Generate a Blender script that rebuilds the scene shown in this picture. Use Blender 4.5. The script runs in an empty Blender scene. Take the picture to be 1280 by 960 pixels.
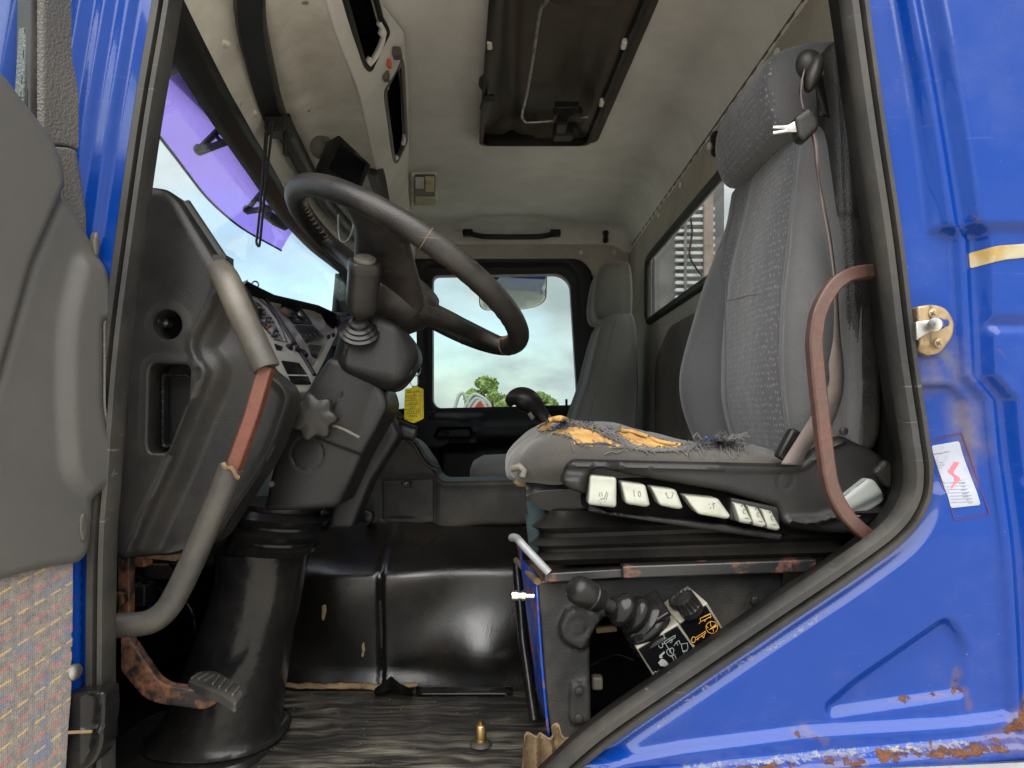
import bpy, bmesh, math, random
import numpy as np
from mathutils import Vector, Matrix, geometry, noise

# ---------------------------------------------------------------- camera, sky, sun, exposure
SC = bpy.context.scene
COL = SC.collection
F, CX, HY = 860.0, 640.0, 520.0          # focal length / principal column / horizon row of the photograph
cam_d = bpy.data.cameras.new('camera'); cam = bpy.data.objects.new('camera', cam_d); COL.objects.link(cam)
cam_d.sensor_width = 36.0; cam_d.lens = F / 1280 * 36.0
cam_d.shift_y = (HY - 480) / 1280.0
cam_d.clip_start = 0.02; cam_d.clip_end = 2000
cam.location = (0, 0, 0); cam.rotation_euler = (math.radians(90), 0, 0)
SC.camera = cam
SUN_EL, SUN_AZ = math.radians(60), math.radians(196)     # behind the photographer, veiled by cloud
W = bpy.data.worlds.new('World'); SC.world = W; W.use_nodes = True
nt = W.node_tree; nt.nodes.clear()
wo = nt.nodes.new('ShaderNodeOutputWorld'); bg = nt.nodes.new('ShaderNodeBackground'); bg.inputs[1].default_value = 0.075
sky = nt.nodes.new('ShaderNodeTexSky'); sky.sky_type = 'NISHITA'; sky.sun_disc = False
sky.sun_elevation = SUN_EL; sky.sun_rotation = SUN_AZ; sky.air_density = 1.2; sky.dust_density = 1.0; sky.ozone_density = 1.5
tc = nt.nodes.new('ShaderNodeTexCoord'); mp = nt.nodes.new('ShaderNodeMapping'); mp.inputs['Scale'].default_value = (1, 1, 2.2)
mp.inputs['Location'].default_value = (1.2, 0.4, 0.65)
nz = nt.nodes.new('ShaderNodeTexNoise'); nz.inputs['Scale'].default_value = 2.3; nz.inputs['Detail'].default_value = 7; nz.inputs['Roughness'].default_value = 0.56
cr = nt.nodes.new('ShaderNodeValToRGB'); cr.color_ramp.elements[0].position = 0.31; cr.color_ramp.elements[1].position = 0.50
mx = nt.nodes.new('ShaderNodeMix'); mx.data_type = 'RGBA'
n2 = nt.nodes.new('ShaderNodeTexNoise'); n2.inputs['Scale'].default_value = 4.2; n2.inputs['Detail'].default_value = 6
c2 = nt.nodes.new('ShaderNodeValToRGB'); c2.color_ramp.elements[0].position = 0.36; c2.color_ramp.elements[0].color = (0.56, 0.585, 0.61, 1); c2.color_ramp.elements[1].position = 0.62; c2.color_ramp.elements[1].color = (0.97, 0.985, 1, 1)
cm = nt.nodes.new('ShaderNodeMix'); cm.data_type = 'RGBA'; cm.blend_type = 'MULTIPLY'; cm.inputs['Factor'].default_value = 1.0; cm.inputs['B'].default_value = (4.0, 4.0, 4.0, 1)
L = nt.links.new
L(tc.outputs['Generated'], mp.inputs['Vector']); L(mp.outputs[0], nz.inputs['Vector']); L(nz.outputs['Fac'], cr.inputs[0])
L(mp.outputs[0], n2.inputs['Vector']); L(n2.outputs['Fac'], c2.inputs[0]); L(c2.outputs[0], cm.inputs['A']); L(cm.outputs['Result'], mx.inputs['B'])
L(cr.outputs[0], mx.inputs['Factor']); L(sky.outputs[0], mx.inputs['A']); L(mx.outputs['Result'], bg.inputs[0]); L(bg.outputs[0], wo.inputs[0])
sun_d = bpy.data.lights.new('sun', 'SUN'); sun_d.energy = 1.5; sun_d.angle = math.radians(85); sun_d.color = (1.0, 0.96, 0.9)
sun = bpy.data.objects.new('sun', sun_d); COL.objects.link(sun); sun.location = (0, -6, 9)
sd = Vector((math.sin(SUN_AZ) * math.cos(SUN_EL), math.cos(SUN_AZ) * math.cos(SUN_EL), math.sin(SUN_EL)))
sun.rotation_euler = sd.to_track_quat('Z', 'Y').to_euler()
SC.view_settings.view_transform = 'Standard'; SC.view_settings.look = 'None'
SC.view_settings.exposure = 2.75; SC.view_settings.gamma = 1.0; SC.view_settings.use_curve_mapping = False
SC.cycles.max_bounces = 10; SC.cycles.diffuse_bounces = 6; SC.cycles.transparent_max_bounces = 16

# ---------------------------------------------------------------- geometry helpers
random.seed(7); np.random.seed(7)
GROUND = -1.75
def P(px, py, Y):
    return Vector(((px - CX) / F * Y, Y, (HY - py) / F * Y))
def PZ(px, py, Z):
    return P(px, py, Z * F / (HY - py))
def proj(v):
    return CX + v[0] / v[1] * F, HY - v[2] / v[1] * F

class Plane:
    """plane seen by pixel: at(px,py,h) lies h metres proud of it, towards the viewer's side"""
    def __init__(s, p, n):
        s.p = Vector(p); s.n = Vector(n).normalized()
        if s.n.dot(s.p) < 0: s.n = -s.n            # n points away from the camera
    @classmethod
    def pts(c, a, b, d):
        a, b, d = Vector(a), Vector(b), Vector(d)
        return c(a, (b - a).cross(d - a))
    def at(s, px, py, h=0.0):
        d = Vector(((px - CX) / F, 1.0, (HY - py) / F))
        return d * (s.n.dot(s.p) / s.n.dot(d)) - s.n * h
    def arr(s, q, h):
        d = np.stack([(q[:, 0] - CX) / F, np.ones(len(q)), (HY - q[:, 1]) / F], 1)
        n = np.array(s.n); t = n.dot(np.array(s.p)) / (d @ n)
        return d * t[:, None] - n[None] * h[:, None]
    def scale(s, px, py):
        return (s.at(px + 1, py) - s.at(px, py)).length
def YP(Y): return Plane((0, Y, 0), (0, 1, 0))
class Flat:
    """plane addressed in metres: origin + u*U + v*V, n away from the viewer"""
    def __init__(s, o, U, V, n):
        s.o, s.U, s.V, s.n = (np.array(Vector(t)) for t in (o, U, V, n))
    def arr(s, q, h):
        return s.o[None] + q[:, :1] * s.U[None] + q[:, 1:2] * s.V[None] - s.n[None] * np.asarray(h)[:, None]
    def at(s, u, v, h=0.0):
        return Vector(s.o + s.U * u + s.V * v - s.n * h)
    def scale(s, u, v): return 1.0

def sdpoly(poly, q):
    """signed distance to polygon, negative inside"""
    a = np.asarray(poly, float); b = np.roll(a, -1, 0)
    d = np.full(len(q), 1e18); ins = np.zeros(len(q), bool)
    for (ax, ay), (bx, by) in zip(a, b):
        ex, ey = bx - ax, by - ay
        wx, wy = q[:, 0] - ax, q[:, 1] - ay
        t = np.clip((wx * ex + wy * ey) / max(ex * ex + ey * ey, 1e-12), 0, 1)
        d = np.minimum(d, (wx - ex * t) ** 2 + (wy - ey * t) ** 2)
        if ay != by:
            c = (ay > q[:, 1]) != (by > q[:, 1])
            ins ^= c & (q[:, 0] < (bx - ax) * (q[:, 1] - ay) / (by - ay) + ax)
    d = np.sqrt(d)
    return np.where(ins, -d, d)
def sdline(pts, q):
    d = np.full(len(q), 1e18)
    for (ax, ay), (bx, by) in zip(pts[:-1], pts[1:]):
        ex, ey = bx - ax, by - ay
        wx, wy = q[:, 0] - ax, q[:, 1] - ay
        t = np.clip((wx * ex + wy * ey) / max(ex * ex + ey * ey, 1e-12), 0, 1)
        d = np.minimum(d, (wx - ex * t) ** 2 + (wy - ey * t) ** 2)
    return np.sqrt(d)
def sst(a, b, x):
    t = np.clip((x - a) / (b - a), 0, 1); return t * t * (3 - 2 * t)
_rs = np.random.RandomState(3); _lat = _rs.rand(64, 64)
def vnoise(q, s):
    """cheap value noise over 2-D points"""
    x, y = q[:, 0] * s, q[:, 1] * s
    xi, yi = np.floor(x).astype(int), np.floor(y).astype(int); fx, fy = x - xi, y - yi
    fx = fx * fx * (3 - 2 * fx); fy = fy * fy * (3 - 2 * fy)
    g = lambda i, j: _lat[i % 64, j % 64]
    return (g(xi, yi) * (1 - fx) + g(xi + 1, yi) * fx) * (1 - fy) + (g(xi, yi + 1) * (1 - fx) + g(xi + 1, yi + 1) * fx) * fy
def fbm(q, s, o=4):
    return sum(vnoise(q + 17.3 * k, s * 2 ** k) * 0.5 ** (k + 1) for k in range(o))
def crv(pts, n=6, closed=False):
    """Catmull-Rom through points of any dimension"""
    p = [np.asarray(t, float) for t in pts]; out = []; m = len(p)
    rng = range(m if closed else m - 1)
    for i in rng:
        if closed: a, b, c, d = p[i - 1], p[i], p[(i + 1) % m], p[(i + 2) % m]
        else: a, b, c, d = p[max(i - 1, 0)], p[i], p[i + 1], p[min(i + 2, m - 1)]
        for k in range(n):
            t = k / n
            out.append(0.5 * (2 * b + (c - a) * t + (2 * a - 5 * b + 4 * c - d) * t * t + (3 * b - a - 3 * c + d) * t ** 3))
    if not closed: out.append(p[-1])
    return out
def rnd(pts, r, n=5):
    """round the corners of a polygon; r one number or one per corner"""
    out = []; m = len(pts)
    for i in range(m):
        b = np.asarray(pts[i], float); a = np.asarray(pts[i - 1], float); c = np.asarray(pts[(i + 1) % m], float)
        rr = r[i] if isinstance(r, (list, tuple)) else r
        la, lc = np.linalg.norm(a - b), np.linalg.norm(c - b)
        rr = min(rr, la * 0.48, lc * 0.48)
        if rr <= 0: out.append(tuple(b)); continue
        s, e = b + (a - b) / la * rr, b + (c - b) / lc * rr
        for k in range(n + 1):
            t = k / n; out.append(tuple((1 - t) ** 2 * s + 2 * t * (1 - t) * b + t * t * e))
    return out
def circ(cx, cy, rx, ry=None, n=24, rot=0):
    ry = rx if ry is None else ry; c, s = math.cos(rot), math.sin(rot)
    return [(cx + rx * math.cos(t) * c - ry * math.sin(t) * s, cy + rx * math.cos(t) * s + ry * math.sin(t) * c)
            for t in (2 * math.pi * k / n for k in range(n))]
def resample(poly, step, closed=True):
    out = []; m = len(poly)
    for i in range(m if closed else m - 1):
        a = np.asarray(poly[i], float); b = np.asarray(poly[(i + 1) % m], float)
        k = max(1, int(round(np.linalg.norm(b - a) / step)))
        out += [a + (b - a) * j / k for j in range(k)]
    if not closed: out.append(np.asarray(poly[-1], float))
    return out

class G:
    def __init__(s): s.v = []; s.f = []; s.mi = []; s.attr = {}
    def add(s, V, Fs, mi=0):
        o = len(s.v); s.v += [tuple(map(float, p)) for p in V]
        s.f += [tuple(o + i for i in f) for f in Fs]; s.mi += [mi] * len(Fs); return s
    def merge(s, g, mi=None):
        o = len(s.v); s.v += g.v; s.f += [tuple(o + i for i in f) for f in g.f]
        s.mi += g.mi if mi is None else [mi] * len(g.f); return s
    def box(s, c, size, R=None, mi=0):
        c = Vector(c); sx, sy, sz = (t / 2 for t in size); R = R or Matrix.Identity(3)
        V = [c + R @ Vector((x * sx, y * sy, z * sz)) for x in (-1, 1) for y in (-1, 1) for z in (-1, 1)]
        return s.add(V, [(0, 1, 3, 2), (4, 6, 7, 5), (0, 4, 5, 1), (2, 3, 7, 6), (0, 2, 6, 4), (1, 5, 7, 3)], mi)
    def tube(s, path, r, n=10, closed=False, cap=True, shape=None, up=None, mi=0):
        """sweep a circle (or shape, a list of unit 2-D points) along a path"""
        p = [Vector(t) for t in path]; m = len(p); V = []; Fs = []
        sh = shape or [(math.cos(2 * math.pi * k / n), math.sin(2 * math.pi * k / n)) for k in range(n)]
        n = len(sh); N = None
        for i in range(m):
            if closed: t = (p[(i + 1) % m] - p[i - 1])
            else: t = p[min(i + 1, m - 1)] - p[max(i - 1, 0)]
            t.normalize()
            if up is not None: N = Vector(up) - t * Vector(up).dot(t)
            elif N is None:
                N = Vector((0, 0, 1)) if abs(t.z) < 0.9 else Vector((1, 0, 0)); N = N - t * N.dot(t)
            else: N = N - t * N.dot(t)
            N.normalize(); B = t.cross(N)
            ri = r(i / max(m - 1, 1)) if callable(r) else (r[i] if isinstance(r, (list, tuple)) else r)
            for a, b in sh: V.append(p[i] + N * (a * ri) + B * (b * ri))
        for i in range(m if closed else m - 1):
            j = (i + 1) % m
            for k in range(n):
                l = (k + 1) % n; Fs.append((i * n + k, i * n + l, j * n + l, j * n + k))
        if cap and not closed: Fs += [tuple(range(n))[::-1], tuple((m - 1) * n + k for k in range(n))]
        return s.add(V, Fs, mi)
    def lathe(s, o, axis, prof, n=20, mi=0, cap=True):
        """prof: list of (distance along axis, radius)"""
        o = Vector(o); a = Vector(axis).normalized(); u = a.orthogonal().normalized(); w = a.cross(u); V = []; Fs = []
        for t, r in prof:
            for k in range(n):
                q = 2 * math.pi * k / n; V.append(o + a * t + (u * math.cos(q) + w * math.sin(q)) * r)
        m = len(prof)
        for i in range(m - 1):
            for k in range(n):
                l = (k + 1) % n; Fs.append((i * n + k, i * n + l, (i + 1) * n + l, (i + 1) * n + k))
        if cap: Fs += [tuple(range(n))[::-1], tuple((m - 1) * n + k for k in range(n))]
        return s.add(V, Fs, mi)
    def ball(s, c, r, n=14, sq=(1, 1, 1), R=None, mi=0):
        V = []; Fs = []; m = n // 2; R = R or Matrix.Identity(3)
        for i in range(m + 1):
            a = math.pi * i / m
            for k in range(n):
                b = 2 * math.pi * k / n
                V.append(Vector(c) + R @ Vector((r * sq[0] * math.sin(a) * math.cos(b), r * sq[1] * math.sin(a) * math.sin(b), r * sq[2] * math.cos(a))))
        for i in range(m):
            for k in range(n):
                l = (k + 1) % n; Fs.append((i * n + k, (i + 1) * n + k, (i + 1) * n + l, i * n + l))
        return s.add(V, Fs, mi)
    def grid(s, rows, mi=0, closed_u=False, flip=False):
        """rows: list of equal-length point lists"""
        m, n = len(rows), len(rows[0]); V = [p for r in rows for p in r]; Fs = []
        for i in range(m - 1):
            for k in range(n if closed_u else n - 1):
                l = (k + 1) % n; Fs.append((i * n + k, i * n + l, (i + 1) * n + l, (i + 1) * n + k))
        return s.add(V, Fs, mi)
    def loft(s, rings, cap=True, mi=0):
        s.grid(rings, mi, closed_u=True); n = len(rings[0]); o = len(s.v) - n * len(rings)
        if cap:
            s.f += [tuple(o + k for k in range(n)), tuple(o + n * (len(rings) - 1) + k for k in range(n))[::-1]]; s.mi += [mi, mi]
        return s
    def slab(s, poly3, vec, mi=0):
        """flat polygon given in 3-D, pushed along vec"""
        n = len(poly3); V = [Vector(p) for p in poly3] + [Vector(p) + Vector(vec) for p in poly3]
        return s.add(V, [tuple(range(n)), tuple(range(2 * n - 1, n - 1, -1))] + [(k, n + k, n + (k + 1) % n, (k + 1) % n) for k in range(n)], mi)
    def mesh(s, name, base=(0, 0, 0)):
        me = bpy.data.meshes.new(name); b = np.asarray(base, float)
        me.from_pydata([tuple(np.asarray(p) - b) for p in s.v] if len(s.v) < 3000 else (np.asarray(s.v) - b).tolist(), [], s.f)
        me.polygons.foreach_set('material_index', s.mi)
        for k, a in s.attr.items():
            t = me.attributes.new(k, 'FLOAT', 'POINT'); t.data.foreach_set('value', np.asarray(a, np.float32))
        return me

def relief(pl, outline, h=None, res=8.0, holes=(), r=0.004, wall=0.02, grid=True, attr=None, extra=(), hr=None, hwall=None):
    """a panel cut to an outline in the plane's own 2-D units, edge rounded by r metres, walls pushed back,
    surface raised by h(q) metres towards the viewer"""
    oc = np.mean(np.asarray(outline, float), 0); sc = pl.scale(*oc); r_px = r / sc
    loops = [resample(outline, res)] + [resample(hh, min(res, 4 if sc < 0.5 else res)) for hh in holes]
    pts = []; edges = []; spans = []
    for lp in loops:
        o = len(pts); pts += [tuple(p) for p in lp]; n = len(lp)
        edges += [(o + k, o + (k + 1) % n) for k in range(n)]; spans.append((o, n))
    allp = np.array(pts)
    def sd(q):
        d = sdpoly(loops[0], q)
        for hh in loops[1:]: d = np.maximum(d, -sdpoly(hh, q))
        return d
    if r > 0:
        for lp in loops:
            a = np.array(lp); t = np.roll(a, -1, 0) - np.roll(a, 1, 0); t /= np.maximum(np.linalg.norm(t, axis=1), 1e-9)[:, None]
            nn = np.stack([-t[:, 1], t[:, 0]], 1)
            for fr in (0.12, 0.4, 1.0):
                for sg in (1, -1):
                    q = a + nn * (sg * fr * r_px); dd = sd(q); q = q[(dd < -0.86 * fr * r_px)]
                    pts += [tuple(p) for p in q]
    if grid:
        mn, mxx = np.min(loops[0], 0), np.max(loops[0], 0)
        gx = np.arange(mn[0] + res * 0.5, mxx[0], res); gy = np.arange(mn[1] + res * 0.5, mxx[1], res)
        q = np.stack(np.meshgrid(gx, gy), -1).reshape(-1, 2)
        q[:, 0] += (np.floor((q[:, 1] - mn[1]) / res) % 2) * res * 0.5
        dd = sd(q); q = q[dd < -max(r_px * 1.15, res * 0.35)]
        pts += [tuple(p) for p in q]
    pts += [tuple(p) for p in extra]
    vo, eo, fo, ov, oe, of = geometry.delaunay_2d_cdt([Vector(p) for p in pts], edges, [], 0, 1e-6)
    q = np.array([(p[0], p[1]) for p in vo])
    cen = np.array([q[list(f)].mean(0) for f in fo]); keep = sd(cen) < 0
    dm = np.maximum(-sd(q), 0) * sc
    hh = np.zeros(len(q))
    if r > 0:
        do = np.maximum(-sdpoly(loops[0], q), 0) * sc; k = np.clip(r - do, 0, r); hh -= r - np.sqrt(np.maximum(r * r - k * k, 0))
        r2 = hr if hr else r
        for lp in loops[1:]:
            do = np.maximum(sdpoly(lp, q), 0) * sc; k = np.clip(r2 - do, 0, r2); hh -= r2 - np.sqrt(np.maximum(r2 * r2 - k * k, 0))
    if h is not None: hh = hh + h(q)
    V = pl.arr(q, hh); g = G(); fs = [tuple(f) for f, kk in zip(fo, keep) if kk]
    # face the viewer
    if fs:
        a, b, c = (V[i] for i in fs[len(fs) // 2][:3])
        if np.dot(np.cross(b - a, c - a), np.array(pl.n)) > 0: fs = [f[::-1] for f in fs]
    inv = {}
    for i, l in enumerate(ov):
        for j in l: inv[j] = i
    back = {}; Vl = [tuple(p) for p in V]; n_ = np.array(pl.n)
    if wall:
        for li, (o, n) in enumerate(spans):
            w_ = wall if li == 0 or hwall is None else hwall
            ids = [inv[o + k] for k in range(n)]
            bk = []
            for i in ids: bk.append(len(Vl)); Vl.append(tuple(np.array(V[i]) + n_ * w_))
            for k in range(n):
                fs.append((ids[k], bk[k], bk[(k + 1) % n], ids[(k + 1) % n]))
    g.add(Vl, fs)
    g.q = q
    if attr:
        for nm, fn in attr.items():
            a = fn(q); g.attr[nm] = np.concatenate([a, np.zeros(len(Vl) - len(q)) + (a.mean() * 0)])
    return g

# ---------------------------------------------------------------- object helpers
def tag(o, label=None, cat=None, group=None, kind=None):
    if label: o['label'] = label
    if cat: o['category'] = cat
    if group: o['group'] = group
    if kind: o['kind'] = kind
    return o
def thing(name, label, cat, base, group=None):
    o = bpy.data.objects.new(name, None); COL.objects.link(o); o.location = base; o.empty_display_size = 0.05
    return tag(o, label, cat, group)
def top_of(o):
    while o.parent: o = o.parent
    return o
def finish(o, m, bevel=None, smooth=35, sub=0, solid=None):
    for mm in (m if isinstance(m, (list, tuple)) else [m]): o.data.materials.append(mm)
    me = o.data
    if smooth:
        me.polygons.foreach_set('use_smooth', [True] * len(me.polygons)); me.set_sharp_from_angle(angle=math.radians(smooth))
    if solid:
        s = o.modifiers.new('solid', 'SOLIDIFY'); s.thickness = solid; s.offset = 0
    if bevel:
        b = o.modifiers.new('bevel', 'BEVEL'); b.width = bevel; b.segments = 3; b.limit_method = 'ANGLE'; b.angle_limit = math.radians(40); b.harden_normals = False
    if sub:
        s = o.modifiers.new('sub', 'SUBSURF'); s.levels = sub; s.render_levels = sub
    return o
def part(name, g, m, parent, **k):
    label = k.pop('label', None); kind = k.pop('kind', None)
    base = top_of(parent).location
    o = bpy.data.objects.new(name, g.mesh(name, base)); COL.objects.link(o); o.parent = parent
    finish(o, m, **k)
    if label: o['label'] = label
    if kind: o['kind'] = kind
    return o
def solo(name, g, m, label, cat, **k):
    kind = k.pop('kind', None); group = k.pop('group', None)
    a = np.asarray(g.v); base = (a.min(0) + a.max(0)) / 2; base[2] = a[:, 2].min()
    o = bpy.data.objects.new(name, g.mesh(name, base)); COL.objects.link(o); o.location = base
    finish(o, m, **k); return tag(o, label, cat, group, kind)
def textg(s, pl, px, py, size, rot=0.0, h=0.0006, align='LEFT', mirror=False):
    """lettering lying on a plane, size and place in the plane's 2-D units; v grows downwards on pixel planes"""
    c = bpy.data.curves.new('t', 'FONT'); c.body = s; c.size = 1.0; c.align_x = align; c.resolution_u = 2
    o = bpy.data.objects.new('t', c); COL.objects.link(o)
    me = bpy.data.meshes.new_from_object(o.evaluated_get(bpy.context.evaluated_depsgraph_get()))
    g = G(); cs, sn = math.cos(rot), math.sin(rot)
    sgn = -1 if isinstance(pl, Plane) else 1
    q = []
    for v in me.vertices:
        x, y = v.co.x * size * (-1 if mirror else 1), v.co.y * size * sgn
        q.append((px + x * cs - y * sn, py + x * sn + y * cs))
    if q:
        V = pl.arr(np.array(q), np.full(len(q), h)); g.add(V, [tuple(p.vertices) for p in me.polygons])
    bpy.data.objects.remove(o); bpy.data.curves.remove(c); bpy.data.meshes.remove(me)
    return g
def strokes(pl, lines, w, h=0.0006):
    """flat printed lines of width w (plane units)"""
    g = G()
    for ln in lines:
        for a, b in zip(ln[:-1], ln[1:]):
            a = np.asarray(a, float); b = np.asarray(b, float); d = b - a; l = np.linalg.norm(d)
            if l < 1e-9: continue
            d /= l; n = np.array((-d[1], d[0])) * w / 2; e = d * w * 0.3
            q = np.array([a - e - n, b + e - n, b + e + n, a - e + n])
            h += 2e-6
            g.add(pl.arr(q, np.full(4, h)), [(0, 1, 2, 3)])
    return g
def flatpoly(pl, poly, h=0.0006):
    return G().add(pl.arr(np.array(poly, float), np.full(len(poly), h)), [tuple(range(len(poly)))])
# ---------------------------------------------------------------- materials
def srgb(r, g, b):
    f = lambda c: ((c / 255 + 0.055) / 1.055) ** 2.4 if c > 10 else c / 255 / 12.92
    return (f(r), f(g), f(b), 1)
def c4(c): return tuple(c) if len(c) == 4 else tuple(c) + (1,)
class NT:
    def __init__(s, name):
        s.m = bpy.data.materials.new(name); s.m.use_nodes = True; s.t = s.m.node_tree; s.b = s.t.nodes['Principled BSDF']
        s.out = s.t.nodes['Material Output']; s.tc = s.t.nodes.new('ShaderNodeTexCoord')
    def n(s, ty, **k):
        o = s.t.nodes.new(ty)
        for a, v in k.items(): setattr(o, a, v)
        return o
    def lk(s, a, b): s.t.links.new(a, b)
    def vec(s, scale=(1, 1, 1), rot=(0, 0, 0)):
        m = s.n('ShaderNodeMapping'); m.inputs['Scale'].default_value = scale; m.inputs['Rotation'].default_value = rot
        s.lk(s.tc.outputs['Object'], m.inputs[0]); return m.outputs[0]
    def noise(s, scale, detail=4, rough=0.55, vec=None):
        o = s.n('ShaderNodeTexNoise'); o.inputs['Scale'].default_value = scale; o.inputs['Detail'].default_value = detail; o.inputs['Roughness'].default_value = rough
        s.lk(vec if vec is not None else s.tc.outputs['Object'], o.inputs['Vector']); return o.outputs['Fac']
    def voro(s, scale, feature='F1', vec=None, out='Distance', rnd=1.0):
        o = s.n('ShaderNodeTexVoronoi', feature=feature); o.inputs['Scale'].default_value = scale; o.inputs['Randomness'].default_value = rnd
        s.lk(vec if vec is not None else s.tc.outputs['Object'], o.inputs['Vector']); return o.outputs[out]
    def ramp(s, f, lo, hi, a=0.0, b=1.0):
        o = s.n('ShaderNodeMapRange'); o.inputs[1].default_value = lo; o.inputs[2].default_value = hi; o.inputs[3].default_value = a; o.inputs[4].default_value = b
        s.lk(f, o.inputs[0]); return o.outputs[0]
    def math(s, op, a, b=0.0):
        o = s.n('ShaderNodeMath', operation=op)
        for i, x in enumerate((a, b)):
            if isinstance(x, (int, float)): o.inputs[i].default_value = x
            else: s.lk(x, o.inputs[i])
        return o.outputs[0]
    def mix(s, f, a, b):
        o = s.n('ShaderNodeMix', data_type='RGBA')
        for i, x in (('Factor', f), ('A', a), ('B', b)):
            if isinstance(x, (int, float)): o.inputs[i].default_value = x
            elif isinstance(x, (tuple, list)): o.inputs[i].default_value = c4(x)
            else: s.lk(x, o.inputs[i])
        return o.outputs['Result']
    def mixf(s, f, a, b):
        o = s.n('ShaderNodeMix', data_type='FLOAT')
        for i, x in ((0, f), (2, a), (3, b)):
            if isinstance(x, (int, float)): o.inputs[i].default_value = x
            else: s.lk(x, o.inputs[i])
        return o.outputs[0]
    def attr(s, name):
        o = s.n('ShaderNodeAttribute', attribute_name=name); return o.outputs['Fac']
    def bump(s, hgt, dist, strength=1.0, prev=None):
        o = s.n('ShaderNodeBump'); o.inputs['Distance'].default_value = dist; o.inputs['Strength'].default_value = strength
        s.lk(hgt, o.inputs['Height'])
        if prev is not None: s.lk(prev, o.inputs['Normal'])
        s.lk(o.outputs[0], s.b.inputs['Normal']); return o.outputs[0]
    def set(s, **k):
        for a, v in k.items():
            i = s.b.inputs[a.replace('_', ' ')]
            if isinstance(v, (int, float)): i.default_value = v
            elif isinstance(v, (tuple, list)): i.default_value = c4(v)
            else: s.lk(v, i)
        return s
def mat(name, c, rough=0.5, metal=0.0, c2=None, sc2=5.0, lo=0.45, hi=0.7, r2=None, grain=None, dust=None, scratch=None, coat=0.0, wob=None, spec=0.35):
    """c2: second colour laid on by noise; grain: (scale, distance) pebble relief; dust: (colour, amount); scratch: (colour, amount)"""
    t = NT(name); col = c4(c); ro = rough; nrm = None
    if c2:
        f = t.ramp(t.noise(sc2, 6, 0.62), lo, hi); col = t.mix(f, col, c2)
        if r2 is not None: ro = t.mixf(f, rough, r2)
    if scratch:
        fs = None
        for rot, scl in (((0, 0.5, 0.2), (9, 30, 300)), ((0.3, -0.7, 0), (8, 26, 260))):
            f = t.ramp(t.noise(1.0, 2, 0.5, t.vec(scl, rot)), 0.70, 0.76)
            fs = f if fs is None else t.math('MAXIMUM', fs, f)
        fs = t.math('MULTIPLY', fs, t.ramp(t.noise(7, 2), 0.42, 0.62)); fs = t.math('MULTIPLY', fs, scratch[1])
        col = t.mix(fs, col, scratch[0])
    if dust:
        f = t.math('MULTIPLY', t.ramp(t.noise(4.0, 7, 0.7), 0.42, 0.75), dust[1])
        f2 = t.math('MULTIPLY', t.ramp(t.noise(420, 2, 0.6), 0.70, 0.76), min(1, dust[1] * 1.6))
        f = t.math('MAXIMUM', f, f2); col = t.mix(f, col, dust[0]); ro = t.mixf(f, ro, 0.8)
    if grain:
        v = t.voro(grain[0], 'SMOOTH_F1'); nrm = t.bump(v, grain[1], 0.7)
    if wob: nrm = t.bump(t.noise(wob[0], 3, 0.5), wob[1], 1.0, nrm)
    t.set(Base_Color=col, Roughness=ro, Metallic=metal, Coat_Weight=coat, Coat_Roughness=0.06, Specular_IOR_Level=spec)
    return t.m

DUST = srgb(150, 138, 118)
RUSTC = srgb(122, 74, 46)
m_black = mat('black plastic', (0.00638, 0.00638, 0.00655), 0.42, c2=(0.00897, 0.00897, 0.00897), grain=(620, 0.0012), dust=(DUST, 0.10), spec=0.28)
m_blackfine = mat('fine grained black plastic', (0.00600, 0.00600, 0.00638), 0.38, c2=(0.00897, 0.00897, 0.00935), r2=0.5, grain=(900, 0.0006), dust=(DUST, 0.03), spec=0.28)
m_dashend = mat('leather grained dashboard plastic', (0.00571, 0.00571, 0.00601), 0.40, c2=(0.00798, 0.00798, 0.00827), grain=(700, 0.0004), dust=(DUST, 0.06), scratch=(srgb(170, 168, 164), 0.03), spec=0.3)
m_console = mat('dusty black console plastic', (0.00732, 0.00732, 0.00732), 0.5, c2=(0.01224, 0.01224, 0.01224), grain=(700, 0.0008), dust=(DUST, 0.14), scratch=(srgb(150, 148, 140), 0.05), spec=0.25)
m_darkvoid = mat('black steel and painted shade', (0.004, 0.004, 0.004), 0.95, spec=0.05)  # near-black paints the shade in gaps, slots and pockets; also hidden steel
m_gloss = mat('glossy black rubber paint', (0.0035, 0.0034, 0.0033), 0.19, c2=(0.006, 0.0055, 0.005), sc2=9, r2=0.30, grain=(500, 0.0006), dust=(srgb(120, 100, 80), 0.05), spec=0.6)
m_rubberg = mat('shiny black moulded rubber', (0.00400, 0.00400, 0.00450), 0.17, c2=(0.00650, 0.00650, 0.00650), r2=0.32, wob=(14, 0.003), dust=(srgb(135, 125, 108), 0.05), spec=0.25)
m_rubber = mat('weathered door rubber', (0.014, 0.014, 0.0135), 0.48, c2=(0.028, 0.027, 0.0255), sc2=7, r2=0.7, grain=(1200, 0.0003), dust=(DUST, 0.10), scratch=(srgb(150, 148, 142), 0.25), spec=0.3)
m_doorgrey = mat('grained grey door plastic', srgb(70, 68, 64), 0.40, c2=srgb(78, 75, 69), grain=(340, 0.0016), dust=(DUST, 0.07))
m_doorsmooth = mat('smooth grey door plastic', srgb(66, 65, 63), 0.40, c2=srgb(72, 70, 67), sc2=3, grain=(1500, 0.0003), dust=(DUST, 0.05))
m_grip = mat('worn grey vinyl grip', srgb(60, 58, 53), 0.36, c2=srgb(74, 70, 63), sc2=14, grain=(800, 0.0004), dust=(DUST, 0.2))
m_bar = mat('black grained grip', srgb(46, 45, 43), 0.42, c2=srgb(58, 56, 52), sc2=12, grain=(850, 0.0005), dust=(DUST, 0.15))
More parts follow.
